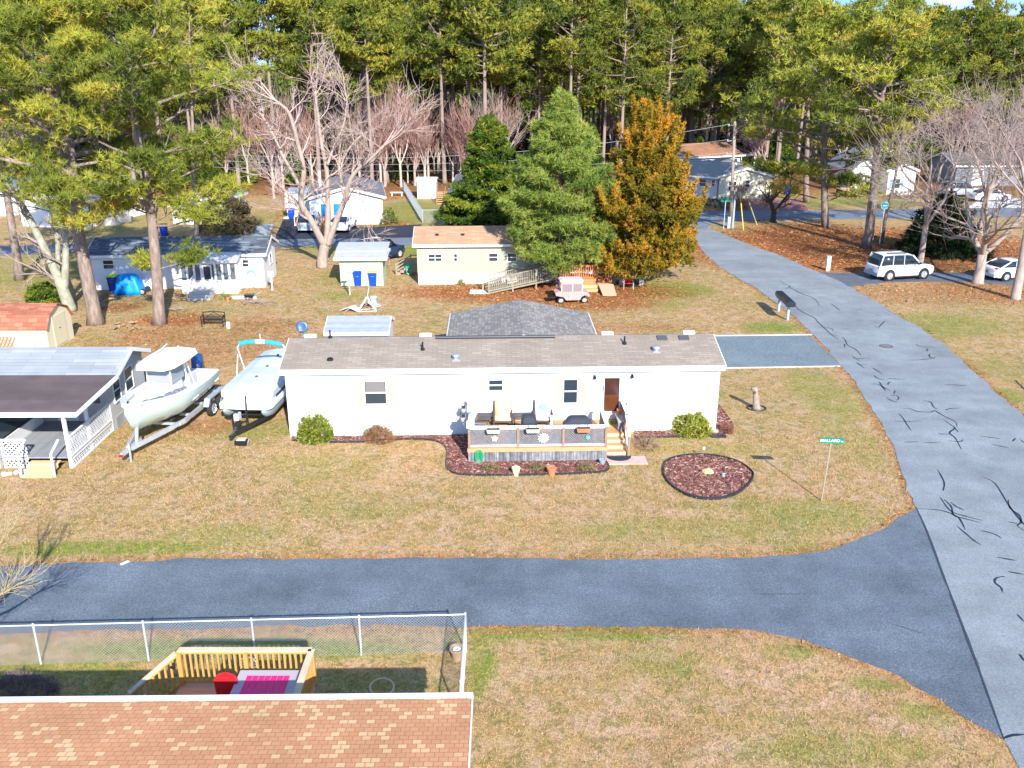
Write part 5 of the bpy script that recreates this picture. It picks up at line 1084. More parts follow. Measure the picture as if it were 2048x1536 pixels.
gst = 'pale stones along the left home'
sp_ = None
for i, (px, py) in enumerate(((10, 951), (20, 949), (33, 947), (48, 945), (57, 946))):
    if i == 0: b = MB(); b.ball((0, 0, .05), (.16, .12, .1), 7, 5); sp_ = tag(b.build('garden_stone', mat('pale_stone', (.65, .65, .64), .9, var=.2), smooth=True), 'pale stone in the row along the left porch wall', 'stone', gst, g(px, py))
    else: o = sp_.copy(); COL.objects.link(o); o.location = g(px, py); o.scale = (R.uniform(.7, 1.1),) * 3; o.rotation_euler.z = i
# barn shed
YB = 47.4; XB = -25.5
tb_ = thing('barn_shed', 'cream barn shaped shed with red brown shingled roof by the big pines', 'shed', (XB - 6, YB, 0)); W_ = 2.95; E_ = 1.35; K_ = 1.95; RD = 2.35
pf = [(0, 0), (W_, 0), (W_, E_), (W_ - .45, K_), (W_ / 2, RD), (.45, K_), (0, E_)]
b = MB(); b.ext(pf, 0, 6, 'x'); b.build('wall', mat('cream_barn_wall', (.74, .66, .46), .7, kind='lines', p=('y', .3, .85, .05)), tb_)
b = MB(); o_ = [(-.08, E_ - .05), (.4, K_ + .02), (W_ / 2, RD + .03), (W_ - .4, K_ + .02), (W_ + .08, E_ - .05)]; b.ext(o_ + [(y, z + .06) for y, z in o_[::-1]], -.1, 6.12, 'x'); b.build('roof', ROOF_RED, tb_)
b = MB(); b.box(6.003, .75, .1, 6.03, 2.2, 1.8); d_ = b.build('door', mat('cream_barn_door', (.7, .62, .42), .7, kind='lines', p=('y', .36, .7, .04)), tb_); b = MB(); b.box(6.03, 1.42, 1.0, 6.05, 1.5, 1.06); b.build('handle', BLACK, d_)
tr_ = thing('trellis', 'orange criss cross trellis leaning on the cream barn shed', 'trellis', (XB - 4.3, YB - .12, 0)); b = MB()
for k in range(14): b.bar((k * .2 - .5, 0, .1), (k * .2, 0, .95), .02, .035); b.bar((k * .2 - .5, -.02, .95), (k * .2, -.02, .1), .02, .035)
b.build('lattice', mat('orange_lattice', (.5, .17, .09), .8), tr_)

# foreground home: only its orange blend roof and gutter come into view
HFg = House('brick_roofed_home', 'foreground home with orange blend shingle roof and white gutter at the bottom edge', 'house', Vector((-22, 8.4, 0)), Vector((-.98, 8.7, 0)), 6.1, 2.79, .42, SIDING, ROOF_ORG, oh=.3, ohx=.25, fh=.15)
bb = HFg.T; b = MB(); b.box(-.2, 6.44, 2.74, HFg.L + .28, 6.56, 2.85); b.build('gutter', TRIM, bb); b = MB(); b.box(HFg.L + .1, 6.35, 2.45, HFg.L + .2, 6.43, 2.74); b.bar((HFg.L + .06, 6.2, 0), (HFg.L + .06, 6.2, 2.5), .07); b.build('downpipe', TRIM, bb)
# its back deck
PINEW = mat('honey_stained_wood', (.6, .29, .075), .55, var=.15, vscale=4); PALEW = mat('sun_bleached_cap', (.58, .47, .32), .7, var=.1)
fd = thing('wooden_deck', 'honey coloured deck with baluster rails behind the foreground home', 'deck', (-8.05, 15.3, 0)); fx, fy, fz = 3.3, 2.95, .75
b = MB(); b.box(0, -.3, fz - .05, fx, fy, fz); b.build('floor', mat('brown_composite_boards', (.62, .33, .2), .6, kind='lines', p=('y', .14, .55, .05), var=.05), fd)
b = MB(); b.box(-.02, fy + .003, 0, fx + .02, fy + .03, fz - .02); b.box(fx + .003, -.3, 0, fx + .03, fy, fz - .02); b.build('skirt_boards', mat('brown_composite_side', (.3, .2, .14), .7), fd)
def balus(P, Q, z0, z1, parent, m, cap, st=.13, bw=.045):
    P = Vector(P); Q = Vector(Q); L = (Q - P).length; n = int(L / st)
    b = MB(); b.bar(P + Vector((0, 0, z0)), Q + Vector((0, 0, z0)), .05, .08); b.bar(P + Vector((0, 0, z1 - .04)), Q + Vector((0, 0, z1 - .04)), .04, .09)
    for k in range(1, n): p = P.lerp(Q, k / n); b.bar(p + Vector((0, 0, z0)), p + Vector((0, 0, z1 - .05)), bw)
    rl = b.build('balustrade', m, parent); b = MB(); b.bar(P + Vector((0, 0, z1 + .025)), Q + Vector((0, 0, z1 + .025)), .16, .035); b.build('hand_rail', cap, rl)
balus((.05, fy - .05, 0), (fx - .05, fy - .05, 0), fz + .1, fz + .98, fd, PINEW, PALEW); balus((fx - .05, fy - .05, 0), (fx - .05, -.3, 0), fz + .1, fz + .98, fd, PINEW, PALEW)
for x, y in ((.05, fy - .05), (fx * .5, fy - .05), (fx - .05, fy - .05)): b = MB(); b.box(x - .05, y - .05, 0, x + .05, y + .05, fz + .98); b.build('post', PINEW, fd)
P0, P1 = Vector((.0, fy - .1, 0)), Vector((-.95, fy - .75, 0))
b = MB(); b.bar(P0 + Vector((0, 0, fz + .95)), P1 + Vector((0, 0, fz + .3)), .14, .04); b.build('stair_rail', PALEW, fd)
b = MB(); b.bar(P0 + Vector((0, 0, fz + .06)), P1 + Vector((0, 0, .12)), .05, .1); b.bar(P0 + Vector((0, 0, fz + .88)), P1 + Vector((0, 0, fz + .24)), .04, .08); b.bar(P1, P1 + Vector((0, 0, fz + .3)), .1)
for k in range(1, 8): p = P0.lerp(P1, k / 8); z_ = (1 - k / 8) * .66; b.bar(p + Vector((0, 0, .1 + z_)), p + Vector((0, 0, z_ + fz + .24)), .045)
b.build('stair_balustrade', PINEW, fd)
b = MB(); b.bar((-.15, fy - 1.6, fz + .9), (-.85, fy - 1.95, fz + .35), .14, .04); b.bar((-.15, fy - 1.6, 0), (-.15, fy - 1.6, fz + .88), .1); b.build('near_stair_rail', PALEW, fd)
b = MB()
for k in range(4): b.box(-.3 * (k + 1), fy - 1.6, fz - .19 * (k + 1), -.3 * k, fy - .4, fz - .19 * (k + 1) + .04)
b.build('steps', mat('brown_composite_side'), fd)
t = thing('solar_post_lamp', 'small black solar lamp on the corner of the honey deck stair', 'lamp', (-8.15, 18.1, fz + .55)); b = MB(); b.lathe([(.05, 0), (.07, .03), (.07, .1), (.02, .14)], (0, 0, 0), 8); b.build('body', BLACK, t)
t = thing('patio_table', 'pink topped table with grey rim on the foreground deck', 'table', (-5.7, 16.9, fz)); b = MB(); b.box(-.72, -.9, .68, .72, .9, .72); b.build('tabletop', mat('grey_rim', (.42, .38, .42), .6), t)
b = MB()
for k in range(7): b.box(-.5 + .145 * k, -.9, .723, -.5 + .145 * k + .132, .68, .733)
b.build('pink_slats', mat('hot_pink', (.85, .015, .17), .5), t)
for x in (-.65, .65):
    for y in (-.82, .82): b = MB(); b.bar((x, y, 0), (x, y, .68), .06); b.build('leg', mat('grey_rim'), t)
t = thing('patio_chair', 'red round backed chair beside the pink table', 'chair', (-6.62, 17.1, fz)); RED = mat('red_plastic', (.6, .015, .02), .4)
b = MB(); b.box(-.25, -.25, .4, .25, .25, .45); b.build('seat', RED, t)
b = MB(); b.ext([(-.25, .45)] + [(.27 * math.cos(a), .78 + .22 * math.sin(a)) for a in [math.pi - math.pi * k / 10 for k in range(11)]] + [(.25, .45)], .2, .26, 'y'); b.build('backrest', RED, t)
for x in (-.22, .22):
    for y in (-.22, .22): b = MB(); b.bar((x, y, 0), (x, y, .4), .04); b.build('leg', RED, t)
t = thing('deck_bench', 'dark blue seat along the right rail of the foreground deck', 'bench', (-5.0, 16.6, fz)); b = MB(); b.box(-.1, -.9, .4, .14, .95, .46); b.build('seat', mat('navy_cover', (.01, .02, .06), .7), t); b = MB(); b.box(-.08, -.85, 0, .1, .9, .4); b.build('base', PINEW, t)
t = thing('bicycle_wheel_ornament', 'round pale ring ornament hanging on the outer side of the foreground deck rail', 'ornament', (-6.4, 18.32, 1.25)); b = MB(); b.tube([(.2 * math.cos(a), 0, .2 * math.sin(a)) for a in [2 * math.pi * k / 20 for k in range(21)]], .02, 6, False)
for k in range(6): a = k * math.pi / 6; b.bar((-.2 * math.cos(a), 0, -.2 * math.sin(a)), (.2 * math.cos(a), 0, .2 * math.sin(a)), .01)
b.build('ring', CHROME, t)
b = MB(); b.tube([(.3 * math.cos(a), .18 * math.sin(a), .32 + .12 * math.sin(a)) for a in [2 * math.pi * k / 22 for k in range(23)]], .022, 6, False); b.bar((-.3, 0, 0), (-.3, 0, .32), .03); b.bar((.3, 0, 0), (.3, 0, .32), .03); tag(b.build('plant_hoop', PALEW), 'pale wooden hoop in the grass right of the foreground deck', 'plant hoop', loc=g(765, 1395))
b = MB(); b.lathe([(.12, 0), (.16, .3), (.21, .31), (.21, .36), (.16, .36), (.14, .3)], (0, 0, 0), 14); pt = thing('flower_pot', 'wooden barrel pot with pale stones at the chain link fence corner', 'flower pot', g(914, 1318)); b.build('pot', mat('old_barrel', (.4, .28, .17), .8, var=.2), pt); b = MB()
for k in range(7): b.ball((.07 * math.cos(k * .9), .07 * math.sin(k * .9), .31), .045, 6, 4)
b.build('stones', mat('pale_stone'), pt)
leafy('low purple grey twiggy bush left of the foreground deck', g(40, 1388), .95, .45, .5, 700, mat('purple_twig_bush', kind='leaf', trans=.1, p=[(0, (.1, .07, .075)), (1, (.26, .19, .19))]), .18, .014)

# chain link fences
def chain_fence(label, line, h, post_ds, m=None, st=.085, w=.0032, pr=.026, top=True):
    t = thing('chain_link_fence', label, 'fence', (line[0].x, line[0].y, 0)); o = Vector((line[0].x, line[0].y, 0)); V = []; Fc = []
    for a_, c_ in zip(line[:-1], line[1:]):
        a_ = Vector((a_.x, a_.y, 0)) - o; c_ = Vector((c_.x, c_.y, 0)) - o; L = (c_ - a_).length; d = (c_ - a_) / L; nn = Vector((-d.y, d.x, 0)); k = -h
        while k < L:
            for sgn in (1, -1):
                u0, v0, u1, v1 = k, 0.0, k + h, h
                if u0 < 0: v0 = -u0; u0 = 0
                if u1 > L: v1 = h - (u1 - L); u1 = L
                if u1 - u0 < .02: continue
                if sgn < 0: v0, v1 = h - v0, h - v1
                p = a_ + d * u0 + Vector((0, 0, v0)); q = a_ + d * u1 + Vector((0, 0, v1)); dd = (q - p).normalized(); x = nn * w; y = dd.cross(nn).normalized() * w
                i = len(V); V += [tuple(p + x * .6 + y * .5), tuple(p - x * .6 + y * .5), tuple(p - y), tuple(q + x * .6 + y * .5), tuple(q - x * .6 + y * .5), tuple(q - y)]
                Fc += [(i, i + 1, i + 4, i + 3), (i + 1, i + 2, i + 5, i + 4), (i + 2, i, i + 3, i + 5)]
            k += st
        if top: b = MB(); b.tube([a_ + Vector((0, 0, h)), c_ + Vector((0, 0, h))], pr * .75, 6); b.build('top_rail', m or STEEL, t)
        n = max(1, round(L / post_ds))
        for j in range(n + (1 if c_ == Vector((line[-1].x, line[-1].y, 0)) - o else 0)):
            p = a_.lerp(c_, j / n); b = MB(); b.tube([p, p + Vector((0, 0, h + .03))], pr, 6); b.ball(p + Vector((0, 0, h + .04)), pr * 1.15, 6, 4); b.build('post', m or STEEL, t)
    fast_mesh('mesh_wire', V, Fc, m or STEEL, t); return t
GALV = mat('weathered_galvanised', (.6, .64, .68), .5, metal=.35, var=.15)
chain_fence('galvanised chain link fence between the foreground deck and the front lane', [Vector((-18.1, 19.75, 0)), Vector((-1.24, 20.5, 0)), Vector((-1.2, 14.9, 0))], 1.2, 2.78, GALV)
chain_fence('chain link fence between the two yards behind the black car park', [g(808, 382), g(846, 446), g(905, 446)], 1.3, 2.6, GALV, st=.16, w=.008)

# white home with a sunroom
FLc, FRc = g(190, 580), g(531, 575); HW = House('mobile_home', 'white mobile home with sunroom and stained dark roof behind the yard pines', 'mobile home', FLc, FRc, 4.4, 2.5, .75, SIDING,
    mat('stained_dark_roof', (.06, .075, .1), .8, kind='shingle', p=('x', .15, .8, (.11, .13, .16), (.2, .23, .27), .3), var=.25, vscale=.5), oh=.25, ohx=.3)
HW.window('r', (538, 509, 543, 527)); HW.window('f', (485, 520, 497, 533)); HW.window('f', (206, 521, 227, 537)); HW.window('f', (279, 518, 300, 541))
TW = HW.T; ua, _ = HW.uv('f', 366, 560); ub_, _ = HW.uv('f', 488, 560)
sr = 1.6; b = MB(); xa, xb = ua + .35, ub_ - .1; b.box(xa, -sr, 0, xb, -.003, .95); b.build('sunroom_wall', SIDING, TW)
b = MB(); n = 8
for k in range(n + 1): x = xa + (xb - xa) * k / n; b.box(x - .07, -sr, .95, x + .07, -sr + .08, 2.1)
for k in range(4): y = -sr + (sr - .1) * k / 3; b.box(xb - .08, y, .95, xb, y + .1, 2.1)
b.box(xa, -sr - .01, 2.05, xb + .01, -sr + .1, 2.2); b.box(xb - .09, -sr, 2.05, xb + .012, -.01, 2.3); b.build('sunroom_frame', TRIM, TW)
b = MB(); b.box(xa + .05, -sr + .03, .96, xb - .05, -sr + .05, 2.05); b.box(xb - .05, -sr + .06, .96, xb - .03, -.05, 2.1); b.build('sunroom_glass', mat('grey_blue_glass', (.11, .13, .16), .15), TW)
b = MB(); b.add([(xa - .25, -sr - .3, 2.22), (xb + .15, -sr - .3, 2.22), (xb + .15, -.05, 2.52), (xa - .25, -.05, 2.52), (xa - .25, -sr - .3, 2.3), (xb + .15, -sr - .3, 2.3), (xb + .15, -.05, 2.6), (xa - .25, -.05, 2.6)], [(0, 3, 2, 1), (4, 5, 6, 7), (0, 1, 5, 4), (1, 2, 6, 5), (2, 3, 7, 6), (3, 0, 4, 7)]); b.build('sunroom_roof', mat('white_metal_roof', (.5, .52, .56), .5, var=.06), TW)
b = MB(); b.box(xa + 1.5, -sr - .02, .1, xa + 2.15, -sr - .003, 2.0); b.build('sunroom_door', TRIM, TW); b = MB(); b.box(xa + 1.6, -sr - .03, 1.0, xa + 2.05, -sr - .02, 1.9); b.build('door_glass', GLASS, TW)
b = MB(); b.box(xa + .9, -sr - 1.3, 0, xa + 2.3, -sr - .03, .42)
for k in range(2): b.box(xa + .9, -sr - 1.3 - .3 * (k + 1), 0, xa + 2.3, -sr - 1.3 - .3 * k, .28 - .14 * k)
b.build('steps', mat('grey_white_steps', (.6, .57, .52), .8), TW); b = MB(); b.bar((xa + .85, -sr - 1.9, 0), (xa + .85, -sr - 1.9, .95), .06); b.bar((xa + .85, -sr - .1, .4), (xa + .85, -sr - .1, 1.3), .06); b.bar((xa + .85, -sr - 1.9, .9), (xa + .85, -sr - .1, 1.28), .05); b.build('stair_rail', TRIM, TW)
b = MB(); b.box(xa - 5.5, 4.66, 2.25, xb - .5, 7.0, 2.36)
for k in range(4): b.bar((xa - 5.3 + k * 3, 6.9, 0), (xa - 5.3 + k * 3, 6.9, 2.25), .1)
b.build('back_canopy', mat('white_metal_roof'), TW)
hose('pale green hose loop hanging on the white home with the sunroom', HW.o + Vector((math.cos(HW.rz) * (HW.L - .9), math.sin(HW.rz) * (HW.L - .9), .75)) + Vector((0, -.04, 0)), HW.rz, 3, .36, mat('mint_hose', (.2, .6, .42), .5), 1.6)
t = thing('meter_post', 'white utility meter post at the corner of the white home with the sunroom', 'meter post', g(545, 580)); b = MB(); b.bar((0, 0, 0), (0, 0, 1.2), .1); b.build('post', TRIM, t); b = MB(); b.box(-.2, -.1, .95, .2, .05, 1.35); b.build('meter_box', mat('grey_white_steps'), t)

# sage home with orange roof
FLh, FRh = g(836, 569), g(1232, 566); HT = House('mobile_home', 'sage mobile home with faded orange roof and white skirting behind the golf cart', 'mobile home', FLh, FRh, 4.5, 2.95, .8, TANWALL, ROOF_TAN, oh=.25, ohx=.28, skirt=(.82, mat('white_skirt', (.8, .8, .8), .6)))
for r in ((857, 509, 883, 522), (908, 508, 914, 522), (978, 507, 995, 522), (1015, 507, 1032, 522)): HT.window('f', r, cols=2 if r[0] == 857 else 1)
for px in (873, 925):
    u = HT.uv('f', px, 480)[0]; b = MB(); b.box(u - .12, .9, 3.3, u + .12, 1.15, 3.48); b.build('roof_vent', BLACK, HT.T)
for r in ((849, 543, 857, 552), (858, 546, 862, 552), (863, 546, 869, 552)):
    u0, z0, u1, z1 = HT.rect('f', r); b = MB(HT.M('f')); b.box(u0, .003, z0, u1, .12, z1); b.bar(((u0 + u1) / 2, .03, .1), ((u0 + u1) / 2, .03, z0), .03); b.build('meter_box', mat('grey_white_steps'), HT.T)
u0, z0, u1, z1 = HT.rect('f', (1155, 533, 1200, 556)); b = MB(HT.M('f')); b.box(u0, .003, 1.0, u1, .06, 2.3); b.build('porch_wall_panel', mat('slate_panel', (.1, .125, .14), .6, kind='lines', p=('z', .2, .7, .1)), HT.T)
# its grey ramp
RW = mat('grey_green_ramp_wood', (.3, .26, .19), .85, var=.25, vscale=4); OW = mat('orange_deck_wood', (.55, .2, .07), .65, var=.15, vscale=4)
A0, A1 = g(978, 588), g(1118, 574); rp_ = thing('access_ramp', 'long weathered wooden ramp with balusters in front of the sage home', 'ramp', A0)
d = (A1 - A0); L = d.length; d.normalize(); nn = Vector((-d.y, d.x, 0)); b = MB(); b.add([tuple(nn * y + d * x + Vector((0, 0, z))) for x, z in ((0, 0), (L, .6), (L, .72), (0, .08)) for y in (0, 1.15)], [(0, 2, 4, 6), (1, 7, 5, 3), (0, 1, 3, 2), (2, 3, 5, 4), (4, 5, 7, 6), (6, 7, 1, 0)]); b.build('ramp_deck', RW, rp_)
for y in (0, 1.15):
    b = MB(); 
    P_ = nn * y; Q_ = P_ + d * L
    b.bar(P_ + Vector((0, 0, 1.02)), Q_ + Vector((0, 0, 1.66)), .09, .05); b.bar(P_ + Vector((0, 0, .2)), Q_ + Vector((0, 0, .84)), .05, .08)
    for k in range(int(L / .14)): p = P_.lerp(Q_, k * .14 / L); z_ = .64 * k * .14 / L; b.bar(p + Vector((0, 0, .2 + z_)), p + Vector((0, 0, 1.0 + z_)), .04)
    b.build('balustrade', RW, rp_)
    for k in range(4): p = P_.lerp(Q_, k / 3); b = MB(); b.bar(p, p + Vector((0, 0, 1.05 + .64 * k / 3)), .1); b.build('post', RW, rp_)
b = MB(); b.box(-1.35, .0, .0, -.05, 1.1, .05); b.build('landing_pad', mat('grey_white_steps'), rp_)
# orange deck with steps
A0, A1 = g(1122, 577), g(1221, 577); od = thing('wooden_deck', 'orange stained deck with baluster rail and steps at the sage home', 'deck', A0); L = A1.x - A0.x
b = MB(); b.box(0, 0, .62, L, 2.6, .72); b.build('floor', OW, od); b = MB(); b.box(0, -.02, .4, L, -.003, .72); b.build('edge_board', OW, od)
balus((0, .03, 0), (L * .72, .03, 0), .8, 1.65, od, OW, OW, st=.15, bw=.05); balus((L * .9, .03, 0), (L, .03, 0), .8, 1.65, od, OW, OW, st=.12, bw=.05)
for x in (0, L * .36, L * .72, L * .9, L): b = MB(); b.bar((x, .03, 0), (x, .03, 1.65), .1); b.build('post', OW, od)
b = MB(); b.box(L * .42, -.7, .0, L * .72, -.03, .42); b.box(L * .42, -1.05, 0, L * .72, -.7, .2); b.box(L * .72, -.75, 0, L * 1.0, -.03, .5); b.build('steps', mat('tan_steps', (.62, .34, .17), .7), od)
b = MB(); b.add([(L * .73, -.75, .42), (L * 1.03, -.75, .42), (L * 1.05, -2.3, .04), (L * .78, -2.3, .04), (L * .73, -.75, .5), (L * 1.03, -.75, .5), (L * 1.05, -2.3, .1), (L * .78, -2.3, .1)], [(0, 3, 2, 1), (4, 5, 6, 7), (0, 1, 5, 4), (1, 2, 6, 5), (2, 3, 7, 6), (3, 0, 4, 7)]); b.build('short_ramp', mat('pale_ramp_boards', (.5, .36, .24), .8), od)
# steps and hose at its left end
A0 = g(793, 550); t = thing('outdoor_steps', 'grey wooden steps with slatted rail at the left end of the sage home', 'steps', A0)
b = MB()
for k in range(4): b.box(.28 * k, 0, .17 * k, .28 * k + .3, .9, .17 * k + .2)
b.box(1.1, 0, .65, 2.0, .9, .72); b.build('treads', RW, t)
b = MB()
for z in (.3, .55, .8): b.bar((0, 0, z), (1.15, 0, z + .7), .04, .08); b.bar((1.15, 0, z + .7), (2.1, 0, z + .7), .04, .08)
b.bar((0, 0, 0), (0, 0, .9), .09); b.bar((1.12, 0, 0), (1.12, 0, 1.6), .09); b.build('rail', RW, t)
hose('coiled teal hose on the steps left of the sage home', A0 + Vector((.95, -.08, .55)), 0, 6, .22, mat('teal_hose', (.01, .45, .3), .4), 1.9)
# green shed
p1, p2 = g(682, 572), g(767, 571); HG = House('storage_shed', 'pale green shed with whitish low roof behind two blue bins', 'shed', p1, p2, 2.7, 2.05, .12, GREENWALL, mat('whitish_roof', (.4, .42, .45), .7, kind='lines', p=('y', .25, .9, .1), var=.1), oh=.35, ohx=.35)
for o in HG.T.children:
    if o.name.startswith('roof'):
        for v in o.data.vertices:
            if v.co.y > 1.0: v.co.z += .22 if v.co.y < 2 else .5
b = MB(); b.add([(1.75, .3, 2.2), (2.9, .45, 2.22), (2.8, .9, 2.27), (1.95, 1.1, 2.29), (1.7, .8, 2.26)], [(0, 1, 2, 3, 4)])
# home with blue shutters
FLe, FRe = g(622, 452), g(767, 448); HE = House('house', 'white gabled home with grey roof and bright blue shutters behind the bare tree', 'house', FLe, FRe, 11, 2.75, .95, SIDING, ROOF_FG, ridge='y', oh=.35, ohx=.35)
BLS = mat('bright_blue_shutter', (.0, .22, .68), .5); HE.window('f', (656, 409, 666, 431), shut=BLS, sw=.65, glass=mat('pale_glass', (.45, .55, .6), .3))
u = HE.uv('f', 640, 380)[0]; b = MB(); b.tube([(.9, 6.5, 2.5), (.9, 6.5, 4.6)], .13, 8); b.build('flue', TRIM, HE.T)
b = MB(); b.box(-2.3, 6, 0, -.003, 9, 2.5); b.build('side_room', SIDING, HE.T); b = MB(); b.box(-2.5, 5.8, 2.5, -.36, 9.2, 2.62); b.build('side_room_roof', mat('blue_metal_roof', (.25, .4, .6), .5), HE.T)
t = thing('outdoor_steps', 'reddish wooden stair with white rails left of the home with blue shutters', 'steps', g(590, 452)); b = MB()
for k in range(6): b.box(0, .35 * k, .2 * k, 1.0, .35 * k + .36, .2 * k + .05); b.box(0, .35 * k + .33, .2 * k, 1.0, .35 * k + .35, .2 * k + .2)
b.box(0, 2.1, 1.15, 1.6, 3.6, 1.2); b.build('treads', mat('reddish_treads', (.42, .28, .24), .8), t)
for x in (0, 1.0): b = MB(); b.bar((x, 0, .85), (x, 2.1, 2.0), .06); b.bar((x, 0, 0), (x, 0, .9), .08); b.bar((x, 2.1, 0), (x, 2.1, 2.0), .08); b.bar((x, 2.1, 2.0), (x, 3.6, 2.0), .06); b.build('rail', TRIM, t)
# blue home and white shed behind
p1 = g(880, 418); dr_ = Vector((.16, .985, 0)); HB = House('house', 'pale blue home with grey roof and dark window behind the dark broad evergreen', 'house', g(905, 432), g(1035, 432), 14, 2.7, 1.1, BLUEWALL, ROOF_FG, ridge='y', oh=.3, ohx=.35)
HB.window('l', (2.2, 1.0, 3.0, 2.1), px=False); HB.window('l', (5.2, 1.0, 6.2, 2.1), px=False, shut=BLACK, sw=.25); HB.window('l', (9.5, .9, 10.1, 2.3), px=False)
HK = House('storage_shed', 'small white shed beside the pale blue home', 'shed', g(835, 397), g(872, 397), 2.6, 2.1, .2, WHITE, mat('pale_blue_roof', (.5, .58, .68), .6), oh=.1, ohx=.1)
t = thing('outdoor_steps', 'brown wooden stair with dark open treads at the pale blue home', 'steps', g(873, 408)); b = MB()
for k in range(5): b.box(0, .3 * k, .2 * k, .95, .3 * k + .28, .2 * k + .05)
b.box(0, 1.5, .95, 1.1, 3.0, 1.02); b.build('treads', mat('tan_steps'), t); b = MB(); b.bar((0, 0, .8), (0, 1.5, 1.8), .07); b.bar((.95, 0, .8), (.95, 1.5, 1.8), .07); b.bar((0, 0, 0), (0, 0, .85), .09); b.bar((.95, 0, 0), (.95, 0, .85), .09); b.bar((0, 1.5, 0), (0, 1.5, 1.85), .09); b.bar((0, 1.5, 1.8), (0, 3, 1.8), .07); b.build('rail', BROWNWOOD, t)
b = MB(); t = thing('propane_tank', 'white rounded tank behind the sage home at the dark evergreen', 'tank', g(905, 450)); b.M = Matrix.Identity(4); b.lathe([(.05, -.9), (.45, -.75), (.55, -.5), (.55, .5), (.45, .75), (.05, .9)], (.2, 0, .75), 12, 'x'); b.build('body', mat('pale_blue_tank', (.6, .68, .78), .5), t, True); b = MB(); b.box(-.3, -.3, 0, -.15, .3, .3); b.box(.5, -.3, 0, .65, .3, .3); b.build('feet', STEEL, t)
b = MB(); t = thing('propane_tank', 'silver grey tank in the shade right of the orange deck', 'tank', g(1245, 572)); b.lathe([(.05, -1.5), (.38, -1.3), (.45, -1.1), (.45, 1.1), (.38, 1.3), (.05, 1.5)], (.6, .4, .85), 12, 'x'); b.build('body', mat('silver_tank', (.4, .43, .43), .45), t, True); b = MB(); b.box(-.2, .15, 0, 0, .65, .45); b.box(1.2, .15, 0, 1.4, .65, .45); b.build('feet', STEEL, t)
# homes on the far left
HD1 = House('house', 'far white gabled home with dark framed windows behind the leaning pine', 'house', g(45, 452), g(170, 458), 11, 2.7, 1.0, SIDING, ROOF_GREY, ridge='y', oh=.35, ohx=.3)
HD1.window('f', (120, 415, 136, 440)); 
for y0 in (1.2, 4.2, 7.4): HD1.window('r', (y0, .9, y0 + 1.1, 2.1), px=False, shut=BLACK, sw=.2)
b = MB(); b.box(HD1.L + .01, 2.2, 0, HD1.L + 1.5, 5, .8); b.bar((HD1.L + 1.5, 2.2, 0), (HD1.L + 1.5, 2.2, 1.7), .1); b.bar((HD1.L + 1.5, 5, 0), (HD1.L + 1.5, 5, 1.7), .1); b.bar((HD1.L + 1.5, 2.2, 1.7), (HD1.L + 1.5, 5, 1.7), .1); b.build('side_porch', mat('grey_white_steps'), HD1.T)
HD0 = House('house', 'far grey roofed home at the very left edge across the lane', 'house', g(-120, 430), g(28, 432), 8, 2.5, 1.0, WHITE, mat('dark_blue_roof', (.13, .17, .24), .8, var=.15), oh=.4, ohx=.4)
HD2 = House('house', 'small white gabled home with grey blue shutters across the lane', 'house', g(347, 449), g(442, 449), 9, 2.0, .75, GREYWALL, mat('white_metal_roof'), ridge='y', oh=.3, ohx=.3)
HD2.window('f', (371, 417, 391, 436), shut=mat('grey_blue_shutter', (.16, .24, .34), .6), sw=.42, mid=True)
# far homes on the right
K2 = House('house', 'cream gabled home with grey roof behind the utility pole', 'house', g(1437, 398), g(1541, 398), 12, 2.7, .9, CREAMWALL, mat('pale_brown_roof', (.3, .275, .25), .9, var=.12, vscale=2), ridge='y', oh=.35, ohx=.3)
K2.window('f', (1458, 363, 1472, 380), cols=2); K2.window('f', (1492, 361, 1499, 374))
K2b = House('house', 'grey wing with pale roof and porch left of the cream gabled home', 'house', g(1330, 388), g(1432, 397), 8, 2.6, 1.2, GREYWALL, mat('pale_brown_roof'), oh=.5, ohx=.3); K2b.window('f', (1400, 358, 1412, 372)); K2b.window('f', (1424, 360, 1430, 372))
K1 = House('house', 'far home with orange roof and dark carport at the wood edge', 'house', g(1375, 352), g(1478, 346), 9, 2.7, 1.3, BLUEWALL, mat('far_orange_roof', (.3, .145, .08), .9, var=.2, vscale=1), oh=.5, ohx=.5)
for u in (3, 7.5): K1.window('f', (u, .9, u + 1.0, 2.1), px=False)
b = MB(); b.box(8.6, -.02, .1, K1.L - .6, -.003, 2.5); b.build('carport_shade_sheet', mat('painted_carport_shade', (.015, .02, .03), .8), K1.T)  # dark sheet on the solid wall, shade inside the carport painted as colour
b = MB(); b.box(K1.L + .52, .5, 2.3, K1.L + 3.2, 5, 2.42)
for x, y in ((K1.L + .7, .6), (K1.L + 3.1, .6), (K1.L + 3.1, 4.9)): b.bar((x, y, 0), (x, y, 2.3), .1)
b.build('side_awning', TRIM, K1.T)
K3 = House('house', 'far white gabled home with dark deck seen between the pines on the right', 'house', g(1703, 383), g(1740, 383), 9, 2.8, 1.1, SIDING, mat('silver_roof', (.27, .3, .35), .6, var=.1), ridge='y', oh=.3, ohx=.3)
K3b = House('house', 'far white home end with blue shuttered window on the right', 'house', g(1772, 389), g(1826, 389), 9, 3.0, .7, SIDING, mat('silver_roof'), ridge='y', oh=.3, ohx=.3); K3b.window('f', (1788, 358, 1800, 376), shut=mat('sky_shutter', (.2, .36, .52), .6), sw=.35)
K3c = House('house', 'far white gable rising behind the two right hand homes', 'house', g(1738, 366), g(1783, 366), 8, 3.6, 1.1, SIDING, mat('silver_roof'), ridge='y', oh=.3, ohx=.3)
